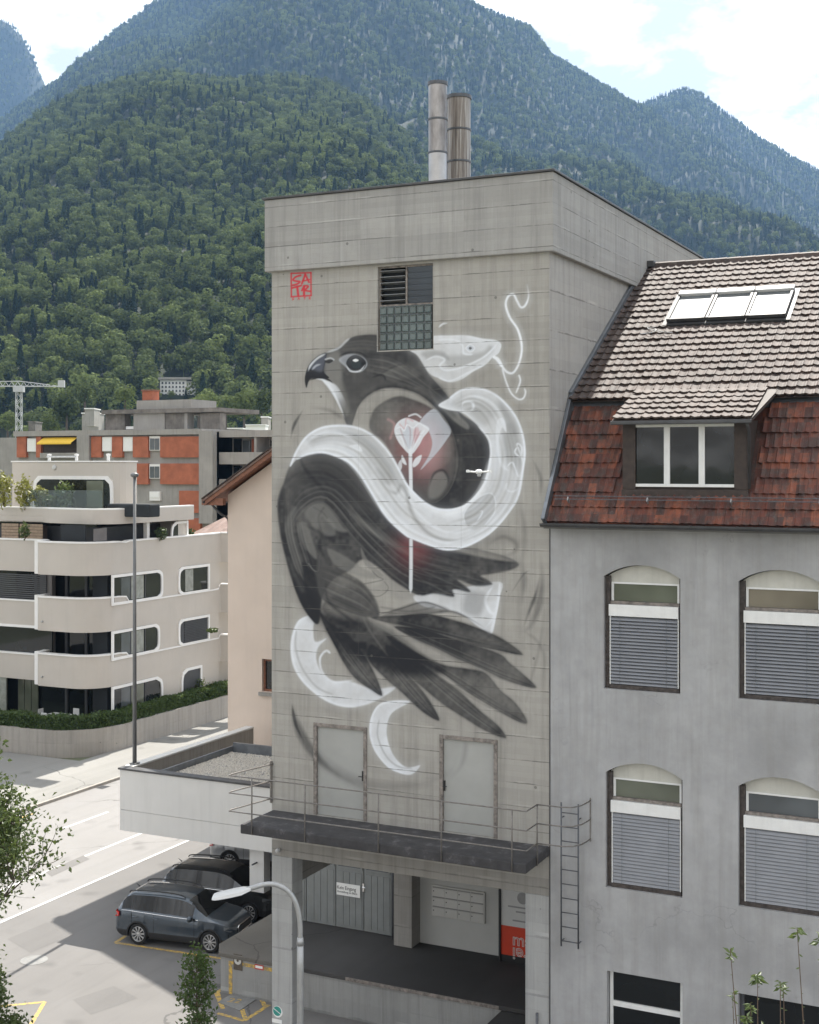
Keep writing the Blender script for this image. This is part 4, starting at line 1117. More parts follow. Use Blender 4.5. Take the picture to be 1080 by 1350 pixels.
    fill(cv, [(424, 800), (440, 786), (466, 798), (484, 812), (488, 826), (478, 834), (456, 826), (436, 816)], MD, .8, 1.8, BIRD, .62, 7)
    stroke(cv, [(430, 764), (432, 790), (450, 808), (484, 832)], 4, BLK, .65, 2, BIRD, (.4, .3))
    flow(cv, [(422, 745), (450, 756), (480, 772), (498, 800)], [(424, 792), (444, 802), (470, 812), (490, 814)], 12, 1.8, [BLK, LT, DK], .32, 1.3, BIRD, (.3, .4), 5)
    # ---- lower fan of flight feathers
    feath = [
        ([(490, 814), (530, 811), (563, 809), (604, 819), (641, 832), (667, 845), (689, 863), (660, 858), (622, 848), (585, 837), (548, 828), (515, 822)], (500, 815), (689, 863)),
        ([(520, 826), (560, 830), (600, 843), (640, 855), (662, 864), (671, 873), (689, 888), (707, 906), (689, 904), (660, 894), (634, 881), (604, 869), (576, 855), (548, 843)], (530, 830), (707, 906)),
        ([(510, 838), (540, 855), (560, 866), (586, 877), (619, 882), (641, 888), (660, 910), (678, 925), (692, 944), (694, 954), (678, 949), (645, 930), (613, 910), (585, 889), (556, 874), (530, 860)], (520, 845), (694, 953)),
        ([(510, 850), (548, 871), (576, 890), (604, 910), (632, 936), (656, 956), (667, 973), (641, 964), (613, 947), (585, 929), (558, 907), (536, 888), (515, 870)], (520, 855), (667, 973)),
        ([(490, 850), (515, 868), (541, 893), (558, 912), (571, 931), (579, 950), (558, 939), (530, 913), (511, 897), (486, 870)], (495, 855), (579, 950)),
        ([(422, 808), (436, 822), (462, 840), (482, 866), (490, 880), (498, 897), (504, 917), (490, 910), (468, 894), (452, 872), (441, 851), (428, 826)], (428, 815), (504, 917)),
    ]
    for k, (pts, b, t) in enumerate(feath):
        fill(cv, pts, (BLK, (0.055, 0.054, 0.053) if k < 4 else DK, b, t),   .96, 1.1, BIRD, .84, 6)
        b, t = np.array(b, float), np.array(t, float); n = np.array([-(t - b)[1], (t - b)[0]]); n /= np.linalg.norm(n)
        m1, m2 = b * .65 + t * .35 + n * 2, b * .3 + t * .7 + n * 3
        stroke(cv, [m1, m2, b * .1 + t * .9 + n], 3.0, LT, .30, 2.5, BIRD, (.4, .4))
        stroke(cv, [m1 - n * 4, m2 - n * 5, b * .12 + t * .88 - n * 3], 1.2, BLK, .45, .9, BIRD, (.3, .3))
        q_ = len(pts) // 2
        flow(cv, [b - n * 5, m1 - n * 8, m2 - n * 9, t], [b + n * 4, m1 + n * 8, m2 + n * 8, t], 9, 1.5, [BLK, LT, BLK, MD], .26, 1.0, BIRD, (.3, .3), 10 + k)
        stroke(cv, [b * .8 + t * .2, m1, m2, t], 1.0, BLK, .7, .7, BIRD, (.3, .1))
        blob(cv, t * .93 + b * .07, 10, 10, BLK, .6, BIRD, 2, pts)
        P_ = [p for p in pts]; stroke(cv, P_ + [P_[0]], 1.8, BLK, .38, 1.8, BIRD, (.02, .02), 4)
    fill(cv, [(420, 806), (446, 812), (478, 816), (500, 822), (530, 842), (562, 868), (590, 884), (566, 892), (536, 890), (512, 884), (490, 874), (462, 862), (440, 842), (426, 822)], BLK, .86, 5, BIRD, .9, 6)
    stroke(cv, [(470, 818), (510, 830), (550, 845), (600, 866), (640, 884)], 5, LT, .30, 3, BIRD, (.3, .4))
    stroke(cv, [(486, 816), (520, 838), (556, 862)], 2.2, LT, .45, 1.3, BIRD, (.3, .4))
    stroke(cv, [(478, 812), (488, 832), (512, 866)], 2.0, LT, .35, 1.5, BIRD, (.3, .4))
    stroke(cv, [(452, 862), (474, 888), (490, 904)], 2.0, LT, .45, 1.2, BIRD, (.3, .4))
    fill(cv, [(530, 800), (556, 793), (580, 798), (592, 805), (560, 809), (530, 810), (505, 812)], MD, .62, 1.5, BIRD, .42, 4)
    stroke(cv, [(500, 810), (530, 802), (560, 794), (590, 804)], 1.6, BLK, .55, 1, BIRD)
    stroke(cv, [(548, 812), (590, 806), (612, 812), (640, 828)], 3, BLK, .7, 1.5, BIRD, (.4, .5))
    stroke(cv, [(500, 800), (540, 806), (575, 800)], 2, MD, .5, 1.5, BIRD)
    # red bleed behind the stem
    blob(cv, (545, 722), 22, 24, RED, .45, BIRD)

    # ---- coil: dark disc, crescent left bare, red light, pale moon
    disc = [(487, 558), (493, 540), (510, 527), (527, 522), (540, 525), (557, 531), (572, 540), (585, 553), (596, 568), (602, 588), (602, 610), (600, 628), (592, 648), (577, 662), (557, 662), (541, 644), (528, 622), (515, 596), (503, 580), (490, 570)]
    fill(cv, disc, BLK, .88, 1.6, BIRD, .62, 10)
    fill(cv, [(548, 640), (560, 625), (580, 618), (596, 606), (600, 620), (592, 646), (578, 660), (560, 660)], MD, .75, 2.5, BIRD, .6, 7)
    blob(cv, (545, 590), 32, 38, RED, .62, BIRD, 2.4, disc)
    blob(cv, (565, 588), 20, 34, PK, .62, BIRD, 2.4, disc)
    stroke(cv, [(505, 540), (516, 555), (517, 580), (520, 605)], 9, LT, .42, 3, BIRD, (.4, .4))
    stroke(cv, [(510, 552), (520, 560), (514, 580)], 3, PK, .5, 1.5, BIRD)
    fill(cv, [(553, 557), (572, 539), (585, 553), (595, 567), (588, 581), (575, 598), (555, 619), (566, 600), (570, 583), (564, 566)], WB, .82, 1.2, ROSE, .62, 5)
    fill(cv, [(566, 640), (572, 624), (584, 622), (591, 630), (588, 642), (578, 655), (566, 656)], LT, .62, 2, BIRD, .5)
    stroke(cv, [(566, 642), (572, 625), (584, 620), (591, 630), (590, 640)], 3, BLK, .7, 1.5, BIRD, (.3, .3))
    # head, neck and dark coil
    fill(cv, [(404, 511), (402, 498), (407, 482), (417, 471), (430, 465), (443, 459), (453, 452), (461, 446), (474, 442), (500, 442), (530, 452), (540, 461), (551, 470), (565, 492), (577, 506), (592, 526), (580, 531), (590, 540), (606, 553), (603, 540), (612, 548), (628, 558), (640, 569), (648, 588), (648, 604), (641, 632), (630, 652), (612, 667), (594, 673), (575, 671), (557, 661), (575, 662), (590, 650), (600, 630), (604, 606), (600, 580), (590, 556), (575, 538), (556, 522), (540, 515), (520, 511), (502, 513), (486, 521), (474, 534), (467, 552), (462, 566), (455, 556), (450, 538), (442, 524), (434, 512), (426, 502), (417, 499), (408, 502)], DK, .94, 1.0, BIRD, .84, 9)
    fill(cv, [(570, 515), (577, 506), (592, 526), (597, 530), (604, 545), (618, 556), (634, 566), (644, 580), (648, 600), (642, 630), (630, 650), (612, 664), (604, 655), (610, 625), (606, 590), (594, 556), (578, 532)], BLK, .80, 4, BIRD)
    blob(cv, (628, 640), 12, 16, MD, .6, BIRD)
    blob(cv, (622, 606), 8, 26, MD, .22, BIRD)
    fill(cv, [(566, 514), (578, 518), (590, 530), (606, 548), (618, 560), (616, 566), (600, 556), (584, 540), (572, 528)], LT, .75, 1.6, BIRD, .6, 4)
    fill(cv, [(505, 466), (538, 463), (552, 472), (566, 494), (580, 512), (594, 530), (600, 548), (584, 540), (566, 520), (546, 506), (520, 500), (530, 484)], BLK, .75, 5, BIRD)
    fill(cv, [(462, 450), (476, 443), (498, 443), (500, 452), (478, 452)], BLK, .5, 3, BIRD)
    stroke(cv, [(472, 536), (486, 520), (504, 511), (530, 511), (556, 521), (580, 541), (597, 566), (603, 596), (601, 626), (590, 652)], 4.5, BLK, .75, 2.5, BIRD, (.2, .2))
    # face: warm grey planes
    fill(cv, [(432, 468), (446, 460), (458, 449), (476, 444), (497, 444), (500, 460), (470, 464), (448, 468)], MD, .85, 3, BIRD, .72)
    fill(cv, [(430, 470), (446, 462), (450, 480), (452, 500), (458, 520), (462, 540), (456, 548), (450, 530), (440, 515), (430, 502), (428, 486)], LT, .85, 2.5, BIRD, .75)
    fill(cv, [(452, 500), (480, 494), (510, 494), (540, 500), (556, 510), (530, 506), (500, 508), (478, 520), (468, 536), (460, 540)], MD, .7, 4, BIRD, .55)
    fill(cv, [(505, 493), (520, 482), (530, 480), (545, 486), (552, 496), (535, 498), (520, 502)], LT, .45, 2.5, BIRD, .3)
    stroke(cv, [(484, 468), (510, 468), (535, 464)], 9, DK, .6, 5, BIRD, (.3, .3))
    stroke(cv, [(490, 498), (504, 494), (509, 502)], 2.4, BLK, .8, 1, BIRD, (.3, .2))
    stroke(cv, [(500, 494), (518, 484), (538, 478)], 2.4, BLK, .6, 1.5, BIRD, (.3, .4))
    stroke(cv, [(516, 490), (530, 500), (548, 512)], 2.0, BLK, .5, 1.5, BIRD, (.3, .4))
    flow(cv, [(486, 466), (520, 472), (560, 500), (590, 528)], [(478, 492), (510, 500), (540, 508), (566, 518)], 14, 1.8, [BLK, MD, DK, LT], .40, 1.2, BIRD, (.3, .5), 31)
    flow(cv, [(462, 448), (480, 446), (498, 448)], [(440, 466), (470, 462), (500, 464)], 7, 1.8, [DK, LT], .3, 1.4, BIRD, (.3, .4), 32)
    flow(cv, [(604, 560), (618, 590), (624, 630), (608, 660)], [(634, 570), (644, 596), (634, 636), (616, 662)], 8, 2.4, [MD, BLK], .28, 2.0, BIRD, (.3, .4), 33)
    # throat
    for k in range(9):
        q = k / 8
        stroke(cv, [(424 + 6 * q, 500 + 2 * q), (434 + 9 * q, 511 - 2 * q), (444 + 8 * q, 528 - 5 * q), (453 + 4 * q, 548 - 14 * q)], 2.6, WH, .55 - .25 * q, 1.0, BIRD, (.2, .6))
    stroke(cv, [(416, 499), (428, 502), (440, 518), (450, 540), (455, 552)], 3.0, WH, .75, 1.2, BIRD, (.2, .5))
    # beak
    beak = [(404, 511), (402, 498), (407, 482), (417, 471), (430, 465), (429, 478), (427, 490), (434, 498), (424, 499), (412, 498), (407, 502)]
    fill(cv, beak, BLK, .95, .8, BIRD, .93)
    fill(cv, [(409, 484), (417, 474), (429, 467), (428, 480), (424, 490), (414, 488)], (0.11, 0.12, 0.15), .75, 2, BIRD)
    stroke(cv, [(406, 490), (410, 481), (419, 472), (430, 466)], 2.4, WH, .75, 1.0, BIRD, (.3, .2))
    stroke(cv, [(411, 488), (417, 482), (424, 480)], 2.2, WB, .65, 1.0, BIRD, (.3, .4))
    stroke(cv, [(430, 465), (446, 459), (456, 450), (462, 445)], 2.4, WH, .7, 1.2, BIRD, (.2, .3))
    stroke(cv, [(409, 501), (420, 498), (432, 500), (440, 506)], 2.0, BLK, .9, .7, BIRD, (.2, .3))
    fill(cv, [(428, 477), (434, 474), (440, 475), (434, 479)], BLK, .9, .8, BIRD)
    stroke(cv, [(428, 474), (436, 472), (441, 475)], 1.5, WH, .6, .8, BIRD)
    # eye
    fill(cv, [(447, 474), (456, 468), (468, 467), (480, 472), (484, 481), (476, 490), (464, 489), (454, 482)], WB, .6, 1.0, BIRD, .35, 3)
    fill(cv, [(458, 474), (466, 468), (476, 470), (483, 478), (478, 487), (466, 489), (457, 482)], BLK, .95, .9, BIRD)
    stroke(cv, [(456, 480), (462, 489), (474, 489), (482, 480)], 1.8, WH, .8, .8, BIRD, (.3, .3))
    fill(cv, [(463, 479), (466, 473), (473, 473), (476, 479), (473, 485), (466, 485)], (0.03, 0.04, 0.045), .98, .7, BIRD)
    fill(cv, [(465, 475), (469, 473), (473, 475), (469, 477)], (0.9, 0.9, 0.9), .95, .6, BIRD)
    stroke(cv, [(446, 470), (458, 465), (474, 465), (486, 472)], 2.4, BLK, .85, 1.0, BIRD, (.3, .3))

    # ---- rose
    stroke(cv, [(541, 590), (541.5, 620), (542, 650)], 4.6, WH, .95, .8, ROSE, (.01, .01))
    fill(cv, [(520, 566), (525, 556), (535, 551), (544, 553), (553, 557), (566, 565), (558, 577), (552, 588), (542, 599), (531, 590), (523, 578)], WH, .92, .9, ROSE, .80, 4)
    fill(cv, [(531, 572), (536, 562), (543, 566), (544, 580), (540, 592), (533, 584)], WB, .75, 1.5, ROSE)
    fill(cv, [(545, 570), (551, 563), (553, 574), (548, 585)], PK, .55, 1.5, ROSE)
    stroke(cv, [(526, 558), (534, 565), (536, 552), (546, 556)], 1.8, PK, .6, .8, ROSE)
    stroke(cv, [(522, 570), (530, 578), (534, 592)], 1.6, WH, .9, .7, ROSE)
    stroke(cv, [(560, 566), (550, 582), (543, 596)], 1.8, WH, .95, .8, ROSE)
    stroke(cv, [(538, 549), (548, 546), (556, 551)], 2, WH, .8, .8, ROSE)
    for pts in ([(527, 562), (531, 574), (538, 590)], [(536, 556), (541, 568), (540, 590)], [(548, 560), (547, 572), (542, 592)], [(556, 566), (550, 576), (545, 588)]): stroke(cv, pts, 1.3, RED, .45, .9, ROSE, (.3, .4))
    stroke(cv, [(521, 566), (528, 563), (533, 568), (537, 560), (545, 564), (553, 558), (564, 566)], 1.6, WH, .95, .6, ROSE)
    fill(cv, [(544, 612), (548, 604), (556, 600), (553, 610), (546, 616)], WH, .85, .9, ROSE)
    fill(cv, [(530, 600), (534, 606), (536, 613), (530, 609)], WH, .85, .9, ROSE)
    fill(cv, [(525, 612), (529, 606), (530, 616), (526, 622)], WH, .7, .9, ROSE)

    # ---- serpent: the great S over the wing
    S = [(383, 614), (392, 593), (405, 575), (424, 564), (446, 561), (468, 563), (487, 571), (504, 586), (517, 603), (528, 623), (537, 640), (550, 654), (562, 664), (577, 671), (595, 672), (613, 667), (630, 651), (641, 632), (647, 603), (646, 584), (640, 572), (630, 561), (618, 550), (606, 543), (590, 540), (578, 534), (594, 524), (607, 515), (622, 512), (640, 514), (657, 523), (672, 538), (683, 555), (690, 577), (692, 598), (690, 616), (684, 652), (671, 675), (650, 699), (626, 715), (604, 723), (585, 724), (563, 717), (545, 710), (535, 705), (517, 689), (504, 673), (491, 651), (476, 627), (461, 610), (443, 601), (424, 596), (405, 599), (392, 605)]
    fill(cv, S, WH, .92, 1.2, SNAKE, .62, 9)
    # translucent upper half of the left bow and outer half of the right bow
    fill(cv, [(408, 577), (446, 564), (486, 574), (516, 606), (536, 642), (522, 640), (500, 614), (472, 590), (440, 579), (414, 586)], (0.27, 0.265, 0.25), .55, 5, SNAKE)
    fill(cv, [(655, 526), (671, 541), (683, 560), (689, 588), (687, 614), (677, 622), (668, 596), (662, 562)], (0.27, 0.27, 0.26), .50, 5, SNAKE)
    fill(cv, [(598, 530), (622, 519), (645, 524), (660, 540), (650, 548), (630, 536), (606, 540)], (0.30, 0.30, 0.29), .40, 4, SNAKE)
    stroke(cv, [(395, 601), (424, 592), (446, 596), (466, 610), (484, 634), (500, 660), (518, 684), (540, 702), (566, 714)], 8, (0.86, 0.88, 0.9), .7, 4, SNAKE, (.2, .3))
    stroke(cv, [(646, 606), (640, 636), (626, 660), (604, 676), (580, 676), (556, 664)], 7, (0.86, 0.88, 0.9), .7, 4, SNAKE, (.2, .3))
    # translucent patches
    fill(cv, [(470, 572), (490, 582), (508, 602), (520, 626), (512, 636), (500, 622), (484, 600), (468, 586)], LT, .40, 5, SNAKE)
    fill(cv, [(496, 618), (510, 622), (518, 632), (512, 640), (502, 632)], LT, .45, 3, SNAKE)
    stroke(cv, [(498, 622), (508, 642), (522, 650), (529, 640), (536, 650), (545, 680), (570, 706), (605, 712), (640, 694), (660, 668)], 4.5, LT, .55, 2.0, SNAKE, (.3, .4))
    stroke(cv, [(400, 590), (416, 574), (440, 570), (462, 578), (480, 596)], 5, WH, .85, 2.2, SNAKE, (.4, .5))
    fill(cv, [(460, 588), (472, 586), (478, 595), (470, 594)], WH, .9, 1.2, SNAKE)
    fill(cv, [(668, 560), (680, 575), (685, 600), (680, 620), (668, 610), (663, 588)], LT, .42, 4, SNAKE)
    fill(cv, [(614, 540), (630, 534), (648, 548), (640, 560), (626, 552)], LT, .40, 4, SNAKE)
    fill(cv, [(660, 530), (672, 545), (682, 566), (676, 572), (664, 552)], MD, .30, 4, SNAKE)
    fill(cv, [(614, 690), (612, 676), (626, 660), (644, 650), (653, 656), (652, 674), (640, 690), (624, 698)], LT, .50, 2, SNAKE, .40)
    stroke(cv, [(613, 690), (612, 676), (626, 659), (645, 650), (653, 658), (652, 676), (638, 694)], 1.8, WH, .9, .9, SNAKE)
    stroke(cv, [(628, 688), (634, 680), (636, 674), (630, 674)], 2.0, WH, .95, .8, SNAKE, (.3, .4))
    stroke(cv, [(616, 545), (624, 538), (622, 530), (612, 530), (608, 538)], 3.2, WH, .85, 1.3, SNAKE, (.3, .3))
    stroke(cv, [(606, 528), (622, 522), (642, 527), (656, 540), (664, 556), (667, 570)], 3.6, WH, .8, 1.8, SNAKE, (.3, .2))
    fill(cv, [(655, 556), (664, 552), (668, 570), (662, 564), (658, 580), (660, 604), (670, 620), (660, 614), (654, 590)], WH, .92, 1.2, SNAKE)
    stroke(cv, [(683, 588), (679, 596), (686, 602), (688, 590), (682, 586), (690, 612), (684, 628), (676, 610), (668, 616)], 2.2, WH, .9, .9, SNAKE)
    stroke(cv, [(669, 636), (668, 645), (676, 648), (684, 642), (687, 625)], 2.4, WH, .9, .9, SNAKE)
    stroke(cv, [(538, 655), (556, 682), (584, 700), (610, 700), (632, 688)], 3, WH, .8, 1.6, SNAKE)
    stroke(cv, [(500, 655), (515, 676), (535, 694), (562, 708), (590, 716), (620, 708), (650, 690), (672, 660)], 3.2, WH, .85, 1.8, SNAKE)
    flow(cv, [(400, 580), (440, 566), (480, 574), (512, 606), (534, 642), (566, 672)], [(404, 596), (440, 596), (470, 614), (500, 660), (536, 700), (584, 720)], 12, 2.6, [WH, WB, WH, LT], .40, 2.0, SNAKE, (.3, .4), 21)
    flow(cv, [(590, 676), (620, 668), (645, 640), (652, 600), (646, 570)], [(590, 720), (640, 702), (676, 662), (688, 610), (678, 560)], 12, 2.8, [WH, WB, WH, LT], .38, 2.0, SNAKE, (.3, .4), 22)
    flow(cv, [(596, 530), (622, 520), (650, 532), (668, 560)], [(610, 542), (628, 540), (640, 552), (652, 576)], 6, 2.2, [WH, LT], .4, 1.5, SNAKE, (.3, .4), 23)
    for p0, p1 in ((0, 18), (26, 54)):
        stroke(cv, S[p0:p1 + 1], 2.6, (0.82, 0.85, 0.9), .9, 1.0, SNAKE, (.03, .03), 4)
    stroke(cv, S[14:22], 2.4, (0.85, 0.87, 0.9), .9, 1.0, SNAKE, (.1, .1), 4)
    # stem below
    stroke(cv, [(542, 712), (542, 745), (541.5, 783)], 4.4, WH, .85, .9, ROSE, (.01, .15))
    # ---- serpent head
    fill(cv, [(566, 444), (594, 442), (616, 442), (636, 446), (653, 448), (661, 454), (658, 465), (650, 471), (640, 481), (624, 490), (609, 500), (594, 504), (580, 499), (566, 492), (551, 469), (541, 462), (556, 458)], WH, .93, 1.0, SNAKE, .68, 6)
    fill(cv, [(556, 466), (570, 462), (586, 465), (592, 474), (578, 470), (564, 473)], MD, .45, 2.5, SNAKE)
    fill(cv, [(590, 470), (610, 468), (635, 464), (646, 456), (650, 462), (636, 474), (612, 484), (590, 484)], LT, .45, 3, SNAKE)
    stroke(cv, [(560, 476), (574, 470), (586, 474), (580, 482), (588, 488), (610, 484), (636, 472), (650, 460), (655, 453)], 2.6, WH, .9, 1.2, SNAKE)
    stroke(cv, [(576, 448), (600, 448), (610, 456), (612, 466), (624, 467)], 2.4, WH, .85, 1.2, SNAKE)
    stroke(cv, [(578, 498), (594, 502), (616, 492), (640, 480)], 2.2, WH, .9, 1.0, SNAKE)
    fill(cv, [(615, 459), (620, 455), (625, 459), (620, 463)], WB, .9, .8, SNAKE)
    fill(cv, [(618, 459), (620, 457), (622.5, 459), (620, 461)], MD, .9, .6, SNAKE)
    stroke(cv, [(614, 459), (620, 454), (626, 459), (620, 464), (614, 459)], 1.3, WH, .9, .6, SNAKE, (.01, .01))
    stroke(cv, [(578, 432), (584, 427), (591, 426)], 2.0, WH, .85, 1.0, SNAKE, (.3, .4))
    # whiskers
    for pts, w in (([(651, 471), (660, 480), (668, 490), (677, 491), (685, 477), (688, 457), (683, 435), (672, 418), (667, 402), (670, 391), (677, 388), (682, 397), (687, 405), (693, 402), (697, 390), (695, 375)], 2.8),
                   ([(662, 484), (667, 502), (674, 518), (683, 526), (690, 525), (693, 517), (691, 511)], 2.0), ([(684, 494), (686, 503), (680, 519)], 2.0), ([(650, 470), (657, 474), (662, 484)], 4.0)):
        stroke(cv, pts, w * 4.0, WH, .16, 3.5, SNAKE, (.1, .1))
        stroke(cv, pts, w, (0.85, 0.87, 0.9), .95, .9, SNAKE, (.08, .15))
    # ---- red square stamp
    RD = (0.55, 0.03, 0.045)
    q = [(384.0, 360.4), (410.0, 359.4), (410.2, 389.5), (384.2, 391.2)]
    for i in range(4): stroke(cv, [q[i], q[(i + 1) % 4]], 2.0, RD, .96, .5, SIGN, (.005, .005))
    for pts, w in (([(396.5, 363), (390, 365), (386.5, 369), (391, 370.6), (395.5, 371.3), (392, 374.3), (385.8, 376)], 2.5), ([(402.5, 362), (398, 374)], 2.6), ([(402.5, 361.5), (407.5, 372)], 2.6), ([(399, 370.5), (408, 368.5)], 2.0),
                   ([(385.5, 379.5), (397, 376.5)], 2.6), ([(392, 378), (393.3, 389.5)], 3.0), ([(401, 377), (401, 389)], 3.0), ([(398, 383), (401.5, 377), (406.5, 377.5), (402.5, 382.5), (409.5, 384)], 2.4)):
        stroke(cv, pts, w, RD, .96, .5, SIGN, (.02, .02), 4)
    for x, pts in ((385.4, [(2, -1.2), (0, -.6), (2, .6), (0, 1.4)]), (393.2, [(-.4, 1.2), (.7, -1.3), (1.8, 1.0)]), (401.3, [(-.6, -1.3), (1.6, -1.5)]), (401.3, [(.5, -1.3), (.6, 1.3)]), (407.7, [(0, 1.2), (0, -1.4), (1.6, -.7), (0, 0), (1.6, 1.2)])):
        stroke(cv, [(x + a, 394.0 - (x - 385) * .045 + b) for a, b in pts], 1.0, RD, .9, .4, SIGN, (.02, .02), 3)

CELL = 0.0165
def film(xs, zs, Y, skip, parts, owner, base_mat, mind=0.02, everything=False):
    cv = Canvas(xs, zs, Y); paint_mural(cv)
    nz, nx = cv.a.shape
    ci = cv.id[:-1, :-1]; mx = np.maximum.reduce([cv.a[:-1, :-1], cv.a[1:, :-1], cv.a[:-1, 1:], cv.a[1:, 1:]])
    ci = np.maximum.reduce([cv.id[:-1, :-1], cv.id[1:, :-1], cv.id[:-1, 1:], cv.id[1:, 1:]]) * (mx > mind)
    xm = (cv.X[:-1, :-1] + cv.X[1:, 1:]) / 2; zm = (cv.Z[:-1, :-1] + cv.Z[1:, 1:]) / 2
    for (a, b, c, d) in skip: ci[(xm > a - CELL) & (xm < b + CELL) & (zm > c - CELL) & (zm < d + CELL)] = 0
    if everything: ci[:] = 1
    for ident, name in parts:
        J, I = np.nonzero(ci == ident)
        if len(J) == 0: continue
        quads = np.stack([J * nx + I, J * nx + I + 1, (J + 1) * nx + I + 1, (J + 1) * nx + I], 1)
        used, inv = np.unique(quads, return_inverse=True); inv = inv.reshape(-1)
        V = np.stack([cv.X.ravel()[used], np.full(len(used), Y), cv.Z.ravel()[used]], 1)
        me = bpy.data.meshes.new(name)
        me.vertices.add(len(used)); me.vertices.foreach_set('co', V.ravel())
        me.loops.add(len(inv)); me.loops.foreach_set('vertex_index', inv.astype(np.int32))
        me.polygons.add(len(J)); me.polygons.foreach_set('loop_start', (np.arange(len(J)) * 4).astype(np.int32))
        me.update(calc_edges=True)
        at = me.attributes.new('paint', 'FLOAT_COLOR', 'POINT')
        C = np.concatenate([cv.c.reshape(-1, 3)[used], cv.a.ravel()[used][:, None]], 1).astype(np.float32)
        at.data.foreach_set('color', C.ravel())
        link(name, me, base_mat, owner)
xs = np.arange(-TW + 0.02, -0.02, CELL)
zs = np.arange(SLAB_T + 0.6, onY(540, 352, 0)[1] + .35, CELL)
film(xs, zs, -0.003, [(WX0 - .01, WX1 + .01, WZB - .01, WZT + .01), (D1[0] - .02, D1[1] + .02, D1[2], D1[3] + .02), (D2[0] - .02, D2[1] + .02, D2[2], D2[3] + .02)],
     [(BIRD, 'mural_bird'), (SNAKE, 'mural_serpent'), (ROSE, 'mural_rose'), (SIGN, 'artist_stamp')], tower, 'concrete_paint')
# door leaves: thin sheets that carry the same strokes
def door_paint():
    s = N('door_paint')
    c = (0.36, 0.36, 0.34)
    f = s.noise(1.2, 5, 0.6)
    col = s.ramp(f, [(0.3, tuple(x * .92 for x in c)), (0.7, tuple(x * 1.07 for x in c))])
    at = s.n.new('ShaderNodeAttribute'); at.attribute_name = 'paint'
    col = s.mix(at.outputs['Alpha'], col, at.outputs['Color'])
    return s.done(col, 0.5)
door_paint()
for dr, L in ((door1, DL1), (door2, DL2)):
    film(np.linspace(L[0], L[1], 64), np.linspace(L[2], L[3], 120), 0.03, [], [(1, 'door_leaf')], dr, 'door_paint', everything=True)
# ------------------------------------------------------------------ the grey house with the mansard roof
house = thing('grey_house', 'grey plastered house with red tiled mansard roof beside the tower', 'house', (6.5, 6, 0))
HX1 = 13.0
EZ = 14.02
wins = [(1.343, 3.149, 10.27, 12.89, .28), (4.46, 6.27, 10.27, 12.89, .28), (7.58, 9.39, 10.27, 12.89, .28), (10.7, 12.3, 10.27, 12.89, .28)]
wins2 = [(1.39, 3.20, 5.64, 8.32, .28), (4.46, 6.27, 5.64, 8.32, .28), (7.58, 9.39, 5.64, 8.32, .28)]
wins3 = [(1.42, 3.20, 1.4, 3.70, 0), (4.46, 6.3, 1.4, 3.70, 0), (7.58, 9.4, 1.4, 3.70, 0)]
hw = holed(0.012, HX1, 0, EZ + 0.05, wins + wins2 + wins3, -0.02, 0.34)
hw.build('front_wall', 'plaster_grey', house)
sd = MB(); sd.quad((HX1, -0.02, 0), (HX1, 16, 0), (HX1, 16, EZ), (HX1, -0.02, EZ)); sd.quad((0.012, 16, 0), (HX1, 16, 0), (HX1, 16, EZ), (0.012, 16, EZ))
sd.build('side_wall', 'plaster_grey', house)
MB().box(0.004, 0.03, -0.030, -0.0205, 0.5, EZ - 0.05).build('joint_strip', 'zinc_dark', house)

